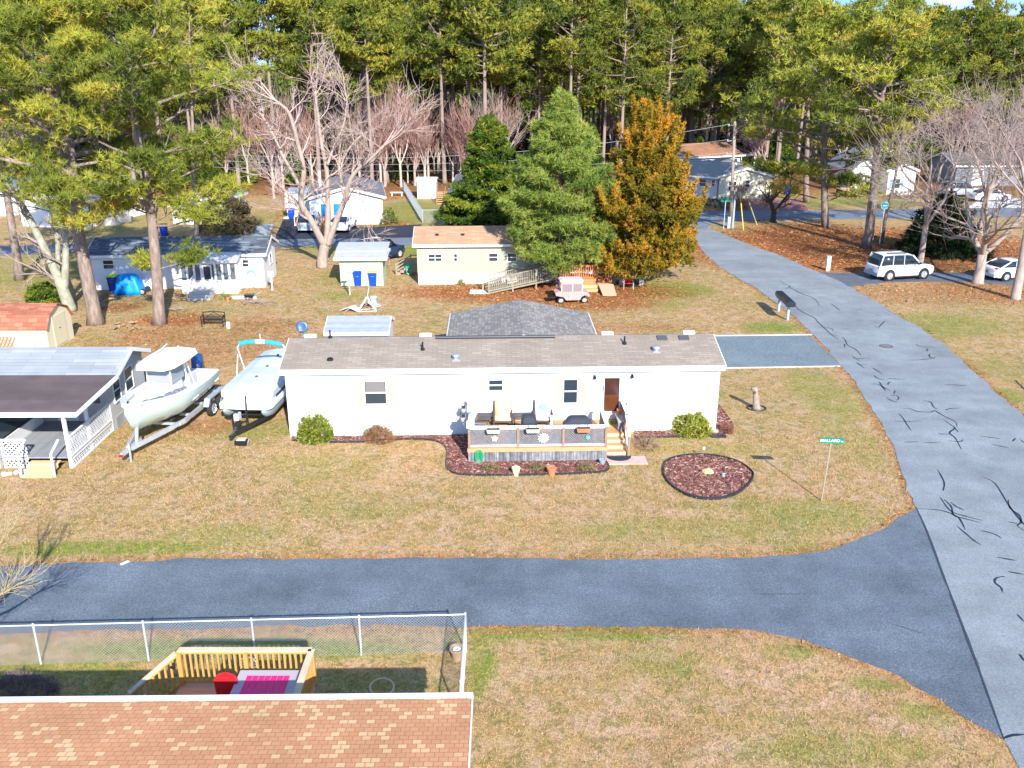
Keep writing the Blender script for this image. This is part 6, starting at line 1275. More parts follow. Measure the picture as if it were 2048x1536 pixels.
t = thing('dark_deck', 'low black sided deck in front of the far white gabled home', 'deck', g(1685, 393)); b = MB(); b.box(0, 0, 0, 3.6, 2.4, .7); b.build('skirt_boards', BLACK, t); b = MB(); b.box(-.05, -.05, .7, 3.65, 2.4, .76); b.build('floor', mat('tan_steps'), t)
K4 = House('house', 'far blue grey home behind the parked silver car on the right', 'house', g(1908, 372), g(2100, 372), 8, 2.7, 1.2, mat('blue_grey_siding', (.17, .21, .26), .6, kind='lines', p=('z', .2, .85, .1)), mat('purple_grey_roof', (.1, .09, .09), .9, var=.1), oh=.4, ohx=.4)
for r in ((4.5, .9, 5.6, 2.1), (9, .9, 10.2, 2.1)): K4.window('f', r, px=False)
b = MB(); b.box(2.2, -.02, .1, 3.6, -.003, 2.3); b.build('white_door', TRIM, K4.T)
# ---------------------------------------------------------------- vehicles
WPAINT = mat('white_car_paint', (.78, .79, .81), .25, coat=.6); SPAINT = mat('silver_car_paint', (.5, .54, .58), .28, metal=.4, coat=.5); BPAINT = mat('dark_blue_car_paint', (.015, .035, .09), .2, coat=.7)
CGLASS = mat('car_glass', (.018, .028, .04), .05, spec=.9); RLIGHT = mat('tail_light', (.55, .01, .02), .3); HLIGHT = mat('head_light', (.75, .75, .72), .15)
def wheel(parent, x, y, r, w, side=1, name='wheel', spokes=5):
    b = MB(); c = (x, y, r); prof = [(r * .62, -w / 2), (r * .93, -w / 2), (r, -w * .3), (r, w * .3), (r * .93, w / 2), (r * .62, w / 2)]
    b.lathe(prof, c, 20, 'y'); wh = b.build(name, RUBBER, parent, True)
    b = MB(); b.lathe([(r * .64, -.01), (r * .64, .02), (r * .56, .03), (r * .53, .0)], (x, y + side * w / 2, r), 20, 'y'); b.lathe([(r * .16, -.01), (r * .14, .05)], (x, y + side * w / 2, r), 10, 'y')
    for k in range(spokes):
        a = 2 * math.pi * k / spokes + .3; b.bar((x + r * .12 * math.cos(a), y + side * (w / 2 + .015), r + r * .12 * math.sin(a)), (x + r * .58 * math.cos(a), y + side * (w / 2 + .015), r + r * .58 * math.sin(a)), r * .2, .03)
    b.build('rim', CHROME, wh); return wh
def rr_sec(x, hw, z0, z1, c=.12, inset=.05, n=3):
    """rounded body section at x"""
    P = [(hw - inset, z0), (hw, z0 + c), (hw, z1 - c), (hw - c * .5, z1 - c * .25), (hw - c * 1.3, z1)]
    return [(x, y, z) for y, z in P] + [(x, -y, z) for y, z in P[::-1]]
def car(label, loc, rz, paint, kind='suv', cat='car', group=None, name='parked_car', lights=True):
    t = thing(name, label, cat, loc, rz, group)
    if kind == 'suv': L, W, gc, belt, top, rw = 4.75, 1.84, .26, 1.08, 1.76, .36; st_ = [(-2.36, .8, .5, .95), (-2.3, .9, .34, 1.04), (-1.6, .92, .26, 1.08), (.9, .92, .26, 1.06), (1.4, .92, .27, 1.02), (2.1, .88, .3, .95), (2.34, .76, .4, .86), (2.4, .6, .48, .7)]; gh = [(-2.28, .82), (-2.0, .76), (.35, .76), (1.1, .8)]; tops = [(-2.12, .0), (-1.95, 1), (.3, 1), (1.12, 0)]
    else: L, W, gc, belt, top, rw = 4.6, 1.8, .2, .95, 1.42, .33; st_ = [(-2.3, .74, .45, .9), (-2.22, .86, .3, 1.0), (-1.6, .9, .2, 1.0), (.9, .9, .2, .95), (1.5, .89, .22, .88), (2.1, .82, .26, .76), (2.27, .68, .34, .66), (2.32, .5, .4, .58)]; gh = [(-1.9, .75), (-1.0, .7), (.2, .7), (1.1, .76)]
    b = MB(); b.loft([rr_sec(x, hw, z0, z1) for x, hw, z0, z1 in st_]); body = b.build('body', paint, t, True)
    if kind == 'suv': prof = [(-2.3, .84, belt - .06), (-2.18, .8, belt + .3), (-2.0, .72, top - .03), (-1.2, .7, top), (.1, .7, top - .02), (.42, .72, top - .09), (1.18, .8, belt - .08)]
    else: prof = [(-2.0, .76, belt - .04), (-1.5, .7, belt + .26), (-.9, .64, top - .03), (-.4, .63, top), (.15, .63, top - .03), (.5, .66, top - .14), (1.3, .76, belt - .1)]
    b = MB(); b.loft([[(x, .84 * (1 if i not in (0, len(prof) - 1) else 1), belt - .12), (x, hw, z), (x, hw * .6, z + (.03 if 0 < i < len(prof) - 1 else 0)), (x, -hw * .6, z + (.03 if 0 < i < len(prof) - 1 else 0)), (x, -hw, z), (x, -.84, belt - .12)] for i, (x, hw, z) in enumerate(prof)]); gl = b.build('glazing', CGLASS, t, True)
    rp = [p for p in prof if p[2] > top - .12]; b = MB(); b.loft([[(x, hw + .012, z - .03), (x, hw * .97, z + .02), (x, hw * .6, z + .05), (x, -hw * .6, z + .05), (x, -hw * .97, z + .02), (x, -hw - .012, z - .03)] for x, hw, z in rp]); b.build('roof', paint, t, True)
    for sy in (1, -1):
        q = lambda x, z: (x, sy * (.845 + (.72 - .845) * max(0, (z - belt + .1) / (top - belt + .1)) + .012), z)
        if kind == 'suv': segs = [((-2.24, belt - .05), (-1.98, top - .02), .1), ((-1.25, belt - .05), (-1.2, top - .01), .16), ((-.3, belt - .05), (-.28, top - .01), .07), ((1.16, belt - .06), (.4, top - .06), .09)]
        else: segs = [((-1.95, belt - .02), (-.95, top - .04), .09), ((-.55, belt - .05), (-.5, top - .02), .07), ((1.26, belt - .06), (.45, top - .1), .08)]
        for a_, c_, wd in segs: pil = MB(); pil.bar(q(*a_), q(*c_), .03, wd); pil.build('pillar', paint, t)
        dn = MB(); dn.box(-.42, sy * .915 - .012, .98 if kind == 'suv' else .85, -.25, sy * .915 + .012, 1.0 if kind == 'suv' else .87); dn.box(.45, sy * .915 - .012, .98 if kind == 'suv' else .85, .62, sy * .915 + .012, 1.0 if kind == 'suv' else .87); dn.build('handle', BLACK, t)
        mi = MB(); mi.ball((.95, sy * 1.0, belt + .06), (.09, .1, .08), 8, 5); mi.build('mirror', BLACK if kind == 'suv' else paint, t, True)
        tl = MB(); hx = -2.3 if kind == 'suv' else -2.2; tl.box(hx - .05, sy * .72 - .13, .78, hx + .16, sy * .78 + .13, 1.0); tl.build('tail_light', RLIGHT, t)
        hl = MB(); hl.ball((2.22 if kind == 'suv' else 2.1, sy * .68, .74 if kind == 'suv' else .64), (.14, .16, .09), 8, 5); hl.build('headlight', HLIGHT, t, True)
        for x in ((-1.42, 1.42) if kind == 'suv' else (-1.32, 1.36)):
            arch = MB(); arch.lathe([(rw + .09, -.02), (rw + .09, .016), (.05, .016)], (x, sy * .905, rw), 20, 'y'); arch.build('wheel_arch', BLACK, t)
            wheel(t, x, sy * .84, rw, .23, sy)
    b = MB(); hx = st_[0][0]; b.box(hx - .05, -.84, .34, hx + .1, .84, .56); b.build('rear_bumper', mat('grey_bumper', (.34, .4, .45), .5) if kind == 'suv' else paint, t)
    b = MB(); b.box(hx - .06, -.26, .62, hx - .02, .26, .76); b.build('licence_plate', mat('plate_grey', (.3, .33, .38), .5), t)
    if kind == 'suv':
        b = MB()
        for sy in (1, -1): b.bar((-1.7, sy * .6, top + .1), (0, sy * .6, top + .09), .04)
        b.build('roof_rail', BLACK, t); b = MB(); b.box(-1.2, -.93, .2, 1.1, .93, .3); b.build('side_sill', BLACK, t)
    return t
wr, wf = g(1775.6, 562), g(1846, 558); hd = math.atan2(wf.y - wr.y, wf.x - wr.x); mid = (wr + wf) / 2; nrm_ = Vector((-math.sin(hd), math.cos(hd), 0)) * .85
car('white sport utility car with black roof rails parked on the side driveway', mid + nrm_, hd, WPAINT).scale = (1, 1, 1.07)
wr = g(1999, 561); car('white sedan with sloping roof behind the bare tree trunks at the right edge', wr + Vector((1.35, .9, 0)), hd + .02, WPAINT, 'sedan')
p = g(614, 468); car('silver sport utility car on the black car park left of the forked bare tree', p + Vector((-.1, 2.4, 0)), math.pi / 2 + .05, SPAINT)
p = g(678, 468); car('white sedan on the black car park right of the forked bare tree', p + Vector((.0, 2.4, 0)), math.pi / 2 - .08, WPAINT, 'sedan')
p = g(767, 524); car('dark blue sport utility car parked behind the pale green shed', p + Vector((-.4, 1.0, 0)), 1.0, BPAINT)
p = g(1945, 400); car('silver car in front of the far blue grey home', p + Vector((0, 3.2, 0)), .1, SPAINT)
p = g(1985, 404); car('white sedan on the pale gravel at the far right', p + Vector((0, .9, 0)), .15, WPAINT, 'sedan')
p = g(482, 469); t = thing('riding_mower', 'small dark machine beside the twiggy bush across the lane', 'mower', p); b = MB(); b.loft([rr_sec(x, hw, .3, z1) for x, hw, z1 in ((-.9, .3, .7), (-.7, .4, .8), (.5, .4, .95), (.9, .3, .7))]); b.build('body', BPAINT, t, True)
for x in (-.6, .6):
    for s in (1, -1): wheel(t, x, s * .45, .28, .2, s)
b = MB(); b.box(-.5, -.25, .8, .0, .25, .95); b.build('seat', BLACK, t)

# golf cart
wr, wf = g(1124, 607), g(1163, 606); hd = math.atan2(wf.y - wr.y, wf.x - wr.x); c0 = (wr + wf) / 2
t = thing('golf_cart', 'pink and white patterned golf cart with curtains and white roof', 'golf cart', c0 + Vector((0, .5, 0)), hd)
PINK = mat('pink_patterned_vinyl', (.6, .3, .28), .6, var=.28, vscale=6, stretch=(3, 1, .8)); PALEP = mat('pale_pink_roof', (.68, .52, .52), .5, var=.05)
for x in (-.82, .82):
    for s in (1, -1): wheel(t, x, s * .5, .24, .2, s, spokes=6)
b = MB(); pf = [(-1.15, .62), (-1.2, .85), (-.95, .95), (-.55, .92), (.75, .92), (1.1, .78), (1.22, .55), (1.1, .5), (1.02, .56), (.82, .62), (.62, .5), (.5, .25), (-.45, .25), (-.65, .52), (-.95, .58)]; b.ext(pf[::-1], -.56, .56, 'y'); b.build('body', PINK, t)
b = MB(); b.loft([[(x, -hw, z), (x, hw, z), (x, hw * .9, z + h), (x, -hw * .9, z + h)] for x, hw, z, h in ((-.88, .52, 1.72, .06), (-.75, .6, 1.68, .16), (.6, .6, 1.68, .16), (.75, .52, 1.72, .06))]); b.build('roof', PALEP, t)
b = MB()
for s in (1, -1):
    for x in (-.78, -.02, .66): b.bar((x, s * .52, .9), (x, s * .53, 1.72), .05)
b.build('roof_post', TRIM, t)
for s in (-.575, .55): b = MB(); b.box(-.8, s, 1.5, .68, s + .025, 1.7); b.build('rolled_curtain', PINK, t)
b = MB(); b.box(-.76, -.54, .93, .64, -.535, 1.5); b.build('clear_curtain', mat('hazy_vinyl', (.25, .2, .2), .2, trans=.0), t)
b = MB(); b.box(-.6, -.45, .85, -.1, .45, 1.0); b.box(-.65, -.45, 1.0, -.55, .45, 1.35); b.build('seat', mat('white_seat', (.7, .68, .65), .6), t)
b = MB(); b.box(-1.62, -.42, .42, -1.12, .42, .52); b.bar((-1.6, -.42, .52), (-1.6, .42, .52), .04); b.build('rear_platform', BLACK, t); t.scale = (.97, .95, .86)

# centre console boat on its trailer
BRZ = math.radians(-96.3); bo = Vector((-14.62, 39.35, 0))
TRZ = thing('boat_trailer', 'galvanised twin axle trailer under the pale green centre console boat', 'boat trailer', bo, BRZ)
GV = mat('galvanised_beam', (.58, .63, .68), .45, metal=.5, var=.12)
b = MB()
for s in (1, -1): b.bar((-.5, s * .95, .62), (3.4, s * .95, .58), .12, .16); b.bar((3.4, s * .95, .58), (6.3, s * .08, .5), .12, .16)
b.bar((5.4, 0, .5), (6.9, 0, .48), .13, .13)
for x in (-.4, 1.2, 2.6, 3.7): b.bar((x, -.95, .55), (x, .95, .55), .1, .1)
b.bar((5.7, 0, .5), (5.5, 0, 1.25), .1); b.bar((5.5, 0, 1.25), (5.15, 0, 1.3), .08); b.bar((6.5, .12, 0), (6.5, .12, .8), .06); b.build('frame', GV, TRZ)
b = MB()
for s in (1, -1): b.bar((-.4, s * .62, .78), (3.8, s * .55, .74), .1, .06)
b.build('bunk', mat('dark_bunk_carpet', (.03, .035, .05), .9), TRZ)
for s in (1, -1):
    b = MB(); b.ext([(-.15, .62), (.05, .95), (1.65, .95), (1.85, .62), (1.65, .68), (1.55, .87), (.15, .87), (.05, .66)], s * 1.1, s * 1.34, 'y'); b.build('mudguard', GV, TRZ)
    for x in (.42, 1.3): wheel(TRZ, x, s * 1.22, .36, .22, s)
b = MB(); b.lathe([(.07, 0), (.1, .02), (.1, .06), (.03, .07)], (6.95, 0, .42), 8); b.build('coupler', RLIGHT, TRZ)
bt = thing('centre_console_boat', 'pale green and white centre console boat with hard top and blue outboard motor', 'boat', bo, BRZ)
HULL = mat('pale_green_gelcoat', (.56, .67, .61), .2, coat=.7); GEL = mat('white_gelcoat', (.84, .84, .84), .3, coat=.4, var=.02)
st2 = [(0, 1.12, .78, .9, 1.72), (1.2, 1.22, .76, .98, 1.72), (2.6, 1.24, .76, 1.02, 1.78), (3.8, 1.16, .78, 1.0, 1.88), (4.7, .95, .82, .62, 2.0), (5.4, .62, .95, .3, 2.12), (5.95, .26, 1.3, .09, 2.22), (6.3, .03, 1.95, .015, 2.27)]
b = MB(); secs = []
for x, hw, kz, cw, gz in st2:
    chz = kz + (.3 if x < 4 else .3 + (x - 4) * .22); chz = min(chz, gz - .2); secs.append([(x, hw, gz), (x, hw * 1.0, (gz + chz) / 2 + .08), (x, cw, chz), (x, 0, kz), (x, -cw, chz), (x, -hw, (gz + chz) / 2 + .08), (x, -hw, gz)])
b.loft(secs, closed=False, cap=False); b.add([secs[0][i] for i in range(7)], [tuple(range(7))]); b.build('hull', HULL, bt, True)
b = MB(); sc = []
for x, hw, kz, cw, gz in st2: sc.append([(x, hw + .03, gz), (x, hw + .02, gz + .07), (x, max(.01, hw - .24), gz + .07), (x, max(.005, hw - .26), gz - .02)])
b.loft(sc, closed=True); b.loft([[(x, -y, z) for x, y, z in s_] for s_ in sc], closed=True); b.box(-.02, -1.1, 1.3, .35, 1.1, 1.78); b.build('gunwale', GEL, bt)
b = MB(); b.loft([[(x, max(.01, hw - .2), gz - .02), (x, max(.01, cw - .08), kz + .6), (x, -max(.01, cw - .08), kz + .6), (x, -max(.01, hw - .2), gz - .02)] for x, hw, kz, cw, gz in st2[:-3]], closed=False, cap=False); b.loft([[(x, -w_, 1.62), (x, w_, 1.62), (x, w_, z_), (x, -w_, z_)] for x, w_, z_ in ((4.1, .7, 1.72), (4.7, .5, 1.8), (5.4, .24, 1.92))]); b.build('cockpit_liner', GEL, bt)
b = MB(); b.loft([[(x, -w_, 1.3), (x, w_, 1.3), (x, w_ * .9, z_), (x, -w_ * .9, z_)] for x, w_, z_ in ((2.0, .42, 1.9), (2.3, .48, 2.25), (3.2, .48, 2.2), (3.7, .4, 1.75))]); b.build('console', GEL, bt)
b = MB(); b.box(3.22, -.5, 2.2, 3.27, .5, 2.85); b.box(2.1, -.52, 2.15, 3.2, -.49, 2.85); b.box(2.1, .49, 2.15, 3.2, .52, 2.85); b.build('windscreen', mat('smoked_vinyl', (.3, .31, .33), .15), bt)
b = MB()
for s in (1, -1):
    b.tube([(3.3, s * .52, 1.3), (3.28, s * .52, 3.0)], .035, 6); b.tube([(1.7, s * .52, 1.3), (2.1, s * .52, 3.0)], .035, 6); b.tube([(1.3, s * .6, 1.35), (2.0, s * .6, 2.9)], .03, 6)
b.build('top_frame', GEL, bt)
b = MB(); b.loft([[(x, -w_, z_), (x, w_, z_), (x, w_ * .96, z_ + .09), (x, 0, z_ + .14), (x, -w_ * .96, z_ + .09)] for x, w_, z_ in ((1.1, .7, 3.02), (1.4, .92, 2.99), (2.5, .95, 2.99), (3.5, .86, 2.97), (3.95, .6, 2.98))]); b.build('hard_top', GEL, bt)
b = MB(); b.bar((2.4, -.6, 3.14), (1.2, -.55, 3.3), .03); b.bar((1.7, .2, 3.1), (1.7, .2, 3.4), .03); b.box(1.2, -.1, 3.08, 1.6, .3, 3.16); b.build('rod_holder', TRIM, bt)
b = MB(); b.box(.9, -.5, 1.35, 1.6, .5, 1.95); b.build('leaning_post', mat('grey_seat_cover', (.5, .49, .49), .8, var=.15), bt)
b = MB(); b.loft([[(x, -w_, z0), (x, w_, z0), (x, w_ * .8, z1), (x, -w_ * .8, z1)] for x, w_, z0, z1 in ((-.62, .16, 1.75, 2.1), (-.55, .22, 1.65, 2.35), (-.25, .25, 1.65, 2.4), (-.02, .18, 1.8, 2.2))]); en = b.build('outboard_motor', mat('metallic_blue_cowl', (.02, .08, .25), .25, metal=.4, coat=.6), bt, True)
b = MB(); b.box(-.48, -.08, .7, -.2, .08, 1.7); b.box(-.6, -.03, .55, -.2, .03, .8); b.build('motor_leg', mat('dark_leg', (.02, .03, .06), .4), en)
b = MB(); P_ = []
for k in range(13):
    x = 5.6 - k * .26; hw = 1.0 - .3 * max(0, x - 4.2); b.ball((x, .25 + hw * .35 * min(1, .3 + k * .1) + .05 * math.sin(k * 2.3), 2.12 - .035 * k), (.2, .16 + .05 * math.sin(k), .09), 7, 5)
tag(b.build('folded_canvas', mat('grey_canvas', (.17, .19, .24), .85, var=.35, vscale=9, bump=.8, bscale=8)), 'crumpled grey canvas lying along the bow rail of the green boat', 'canvas', loc=bo, rz=BRZ)

# pontoon boat under its cover
PRZ = math.radians(-95.0); po = Vector((-10.98, 42.5, 0)); tr2 = thing('boat_trailer', 'black trailer under the covered pontoon boat', 'boat trailer', po, PRZ); BT = mat('black_trailer_paint', (.015, .018, .025), .35, coat=.3)
b = MB()
for s in (1, -1): b.bar((.6, s * .5, .5), (5.6, s * .5, .5), .1, .12); b.bar((5.6, s * .9, .48), (7.55, s * .03, .42), .1, .13); b.bar((1, s * .9, .45), (5.6, s * .9, .48), .08)
for x in (1.0, 3.3, 5.6): b.bar((x, -.95, .47), (x, .95, .47), .09)
b.bar((7.0, 0, .43), (8.1, 0, .42), .11); b.bar((7.15, 0, .4), (7.15, 0, 1.25), .09); b.bar((6.75, .28, .45), (6.75, .28, 1.75), .04); b.bar((6.95, .28, .45), (6.8, .28, 1.75), .03); b.bar((7.15, 0, .95), (6.8, .28, .95), .03, .06); b.bar((7.15, 0, .65), (6.8, .28, .65), .03, .06)
b.bar((6.9, 0, .43), (6.9, .28, .43), .04); b.build('frame', BT, tr2)
b = MB(); b.box(7.0, -.08, .85, 7.35, .12, 1.12); b.build('winch', mat('grey_winch', (.55, .56, .58), .4), tr2)
for s in (1, -1):
    for x in (2.0, 2.75): wheel(tr2, x, s * .98, .26, .18, s)
pb = thing('pontoon_boat', 'white pontoon boat with a pale blue cover beside the left end of the white home', 'boat', po, PRZ)
TUBE = mat('grey_blue_pontoon', (.35, .45, .5), .35, metal=.4)
for s in (1, -1): b = MB(); b.tube([(0, s * .85, .72), (5.6, s * .85, .72), (6.1, s * .85, .78), (6.5, s * .85, .95)], [.26, .26, .2, .05], 14); b.build('pontoon', TUBE, pb, True)
b = MB(); b.prism([(-.1, -1.2), (6.1, -1.2), (6.4, -1.05), (6.45, 0), (6.4, 1.05), (6.1, 1.2), (-.1, 1.2)], 1.0, 1.12); b.build('deck', GEL, pb)
b = MB(); W2 = [(0, -1.1), (5.85, -1.1), (5.98, -1.0), (5.98, 1.0), (5.85, 1.1), (0, 1.1)]
b.prism(W2, 1.12, 1.55); b.build('side_panels', GEL, pb)
b = MB(); b.box(5.985, -.4, 1.15, 6.02, .35, 1.5); b.build('front_gate', TRIM, pb); b = MB(); b.box(.5, 1.101, 1.22, 5.4, 1.112, 1.42); b.box(.5, 1.103, 1.27, 5.4, 1.118, 1.3); b.build('side_stripe', mat('navy_stripe', (.03, .06, .12), .4), pb)
COV = mat('pale_blue_cover', (.47, .54, .59), .75, var=.05, bump=.25, bscale=3)
def cs(x, hw, ze, zt): return [(x, -hw, 1.42), (x, -hw, ze), (x, -hw * .55, (ze + zt) / 2 + .04), (x, 0, zt), (x, hw * .55, (ze + zt) / 2 + .04), (x, hw, ze), (x, hw, 1.42)]
b = MB(); b.loft([cs(-.2, 1.05, 1.62, 1.7), cs(.4, 1.16, 1.7, 1.9), cs(1.4, 1.16, 1.72, 1.88), cs(2.2, 1.16, 1.74, 2.02), cs(3.2, 1.16, 1.7, 1.88), cs(4.2, 1.16, 1.7, 1.9), cs(5.2, 1.17, 1.68, 1.8), cs(5.85, 1.16, 1.64, 1.7), cs(6.06, 1.08, 1.52, 1.56)]); cv = b.build('cover', COV, pb)
for x in (1.7, 3.2, 4.6): b = MB(); zt = 1.9 if x != 4.6 else 1.87; b.lathe([(.07, 0), (.05, .05), (.001, .06)], (x, 0, zt - .01 + (.06 if x == 1.7 else 0)), 8); b.build('support_cap', BLACK, cv)
b = MB(); ar = [(3.0, -1.14, 1.5), (3.7, -1.12, 2.9), (3.72, -1.0, 3.12), (3.74, -.6, 3.2), (3.75, 0, 3.26), (3.74, .6, 3.2), (3.72, 1.0, 3.12), (3.7, 1.12, 2.9), (3.0, 1.14, 1.5)]
b.tube(ar, .03, 6); b.tube([(4.1, -1.14, 1.5), (3.75, -1.12, 2.6)], .022, 6); b.tube([(4.1, 1.14, 1.5), (3.75, 1.12, 2.6)], .022, 6); b.tube([(3.74, .0, 3.25), (3.74, .0, 3.6)], .015, 5); fr = b.build('canopy_frame', TRIM, pb)
b = MB(); b.tube([(3.73, -.98, 3.12), (3.74, -.6, 3.2), (3.75, -.22, 3.24)], .1, 8); b.tube([(3.75, .22, 3.24), (3.74, .6, 3.2), (3.73, .98, 3.12)], .1, 8); b.build('folded_canopy', mat('bright_blue_canvas', (.02, .36, .65), .7, var=.3, vscale=6), fr)
b = MB(); b.tube([(3.75, -.24, 3.24), (3.75, .24, 3.24)], .095, 8); b.build('canopy_sleeve', TRIM, fr)
t = thing('battery_box', 'black box with a tan lid by the tongue of the black trailer', 'box', g(484, 889)); b = MB(); b.box(-.26, -.17, 0, .26, .17, .2); b.build('box', BLACK, t); b = MB(); b.box(-.2, -.1, .21, .18, .18, .25); b.build('lid', mat('tan_lid', (.6, .45, .35), .7), t); b = MB(); b.bar((.25, -.1, 0), (.35, -.1, .3), .05); b.build('bracket', STEEL, t)

# ---------------------------------------------------------------- bins
def bin_(label, loc, rz, body, lid, group='wheeled bins', h=1.0):
    t = thing('wheeled_bin', label, 'bin', loc, rz, group); b = MB(); b.loft([[(-.22, -.26, .05), (.22, -.26, .05), (.22, .26, .05), (-.22, .26, .05)], [(-.29, -.33, h), (.29, -.33, h), (.29, .33, h), (-.29, .33, h)]]); b.build('body', body, t)
    b = MB(); b.box(-.31, -.36, h + .003, .31, .36, h + .05); b.loft([[(-.29, -.33, h + .05), (.29, -.33, h + .05), (.29, .33, h + .05), (-.29, .33, h + .05)], [(-.22, -.25, h + .11), (.22, -.25, h + .11), (.22, .3, h + .11), (-.22, .3, h + .11)]]); b.build('lid', lid, t)
    b = MB(); b.lathe([(.1, -.27), (.1, .27)], (0, .28, .1), 10, 'x'); b.build('wheels', RUBBER, t); b = MB(); b.box(-.1, -.31, h * .72, .1, -.295, h * .78); b.build('label_plate', TRIM, t)
BB = mat('royal_blue_plastic', (.0, .055, .55), .45); NB = mat('navy_plastic', (.0, .02, .2), .45); LIME = mat('lime_plastic', (.42, .72, .03), .5); YL = mat('yellow_plastic', (.85, .6, .06), .5)
bin_('blue bin with a blue lid in front of the pale green shed', g(717, 571), 0, BB, BB); bin_('blue bin with a yellow lid in front of the pale green shed', g(747, 571), 0, BB, YL)
bin_('large navy bin with a lime lid beside the blue tarp', g(230, 588), 0, NB, LIME, h=1.25); bin_('blue bin with a lime lid left of the small gabled home across the lane', g(329, 471), 0, BB, LIME)
bin_('bright blue bin beside the cream gabled home', g(1574, 389), 0, BB, BB); bin_('navy bin with a yellow lid near the far silver car', g(1922, 391), 0, NB, YL); bin_('blue bin beside the closed white umbrella', g(584, 438), 0, BB, BB)
# tarp covered machine
t = thing('covered_mower', 'bright blue tarp draped over a small machine with white rimmed wheels', 'covered mower', g(262, 586)); b = MB(); sc = []
for z, hx, hy, ox in ((0, .92, .65, 0), (.3, .9, .62, 0), (.8, .78, .55, -.05), (1.15, .66, .42, -.1), (1.3, .52, .3, -.12), (1.36, .3, .18, -.12)):
    sc.append([(ox + hx * max(-1, min(1, 1.3 * math.cos(a))) * (1 + .04 * math.sin(5 * a + z * 3)), hy * max(-1, min(1, 1.3 * math.sin(a))) * (1 + .07 * math.sin(7 * a)), z) for a in [2 * math.pi * k / 28 for k in range(28)]])
b.loft(sc); b.build('tarp', mat('blue_tarp', (.0, .25, .72), .45, var=.12, vscale=2, bump=.6, bscale=3), t, True)
for y in (-.45, .45): wheel(t, 1.02, y, .2, .16, -1 if y < 0 else 1, spokes=3)
# logs
LOG = mat('cut_log', (.3, .2, .11), .85, var=.25, vscale=4)
n_ = 0; lg0 = None
for px, py, k in ((208, 600, 7), (243, 652, 6), (154, 658, 2), (250, 660, 3), (362, 598, 2), (258, 655, 2), (205, 590, 3)):
    for j in range(k):
        q = g(px, py) + Vector((R.uniform(-.7, .7), R.uniform(-.5, .5), R.uniform(.08, .2)))
        if lg0 is None: b = MB(); b.tube([(-.18, 0, 0), (.18, 0, 0)], .11, 9); lg0 = tag(b.build('log', LOG), 'short cut log lying by the big yard pines', 'log', 'cut logs round the yard pines', q, R.uniform(0, 3))
        else: o = lg0.copy(); COL.objects.link(o); o.location = q; o.rotation_euler.z = R.uniform(0, 3.1); s_ = R.uniform(.6, 1.3); o.scale = (R.uniform(.6, 1.2), s_ * .8, s_ * .8)
# park bench, jug, feeder post, broken lawn furniture
t = thing('park_bench', 'black metal garden bench on the bare lawn near the pines', 'bench', g(427, 652)); b = MB()
for k in range(4): b.bar((-.62, -.12 + .1 * k, .42), (.62, -.12 + .1 * k, .42), .07, .03)
b.build('seat', BLACK, t); b = MB(); b.bar((-.65, .25, .5), (.65, .25, .5), .04, .07); b.tube([(-.65, .28, .78), (0, .28, .86), (.65, .28, .78)], .03, 6); b.tube([(-.4, .27, .55), (0, .27, .8), (.4, .27, .55)], .02, 5); b.bar((-.65, .26, .62), (.65, .26, .62), .03); b.build('backrest', BLACK, t)
for x in (-.65, .65): b = MB(); b.bar((x, -.18, 0), (x, -.18, .62), .05); b.bar((x, .26, 0), (x, .28, .82), .05); b.bar((x, -.2, .62), (x, .26, .62), .05); b.build('leg', BLACK, t)
t = thing('bucket', 'pale green cylinder standing right of the black bench', 'container', g(457, 657)); b = MB(); b.lathe([(.11, 0), (.12, .02), (.12, .38), (.05, .42), (.001, .42)], (0, 0, 0), 12); b.build('body', mat('pale_sage', (.6, .66, .52), .6), t, True)
t = thing('feeder_post', 'tall pale wooden feeder post in front of the pale green shed', 'feeder post', g(700, 590)); b = MB(); b.bar((0, 0, 0), (0, 0, 1.9), .09); b.build('post', mat('pinkish_wood', (.6, .45, .36), .8, var=.1), t); b = MB()
for z in (1.1, 1.55, 1.95): b.box(-.2, -.12, z, .2, .12, z + .03); b.box(-.16, -.1, z - .34, .16, .1, z - .3)
b.build('shelf', mat('pinkish_wood'), t)
AL = mat('white_aluminium', (.6, .6, .6), .35); SLG = mat('grey_sling', (.45, .46, .46), .8)
def folding(label, loc, rz, up):
    t = thing('folding_chair', label, 'folding chair', loc, rz, 'white folding chairs dumped on the lawn'); b = MB()
    for s in (-.28, .28):
        if up: b.tube([(-.55, s, 0), (-.2, s, .5), (.1, s, 1.0), (.22, s, 1.55)], .024, 6); b.tube([(.65, s, 0), (.28, s, .5), (.08, s, 1.0)], .024, 6); b.tube([(-.5, s, .05), (.6, s, .05)], .02, 6)
        else: b.tube([(-.7, s, .05), (0, s, .3), (.6, s, .06)], .024, 6); b.tube([(-.3, s, .03), (.2, s, .35)], .02, 6)
    b.bar((.22 if up else .6, -.28, 1.55 if up else .06), (.22 if up else .6, .28, 1.55 if up else .06), .04); fr = b.build('frame', AL, t)
    b = MB(); P = [(-.1, -.27, .6), (.1, -.27, 1.0), (.2, -.27, 1.5)] if up else [(-.6, -.27, .1), (0, -.27, .3), (.5, -.27, .1)]
    for a_, c_ in zip(P[:-1], P[1:]): b.add([a_, c_, (c_[0], .27, c_[2]), (a_[0], .27, a_[2]), (a_[0] + .02, -.27, a_[2]), (c_[0] + .02, -.27, c_[2]), (c_[0] + .02, .27, c_[2]), (a_[0] + .02, .27, a_[2])], [(0, 1, 2, 3), (7, 6, 5, 4), (0, 4, 5, 1), (3, 2, 6, 7)])
    b.build('sling', SLG, t)
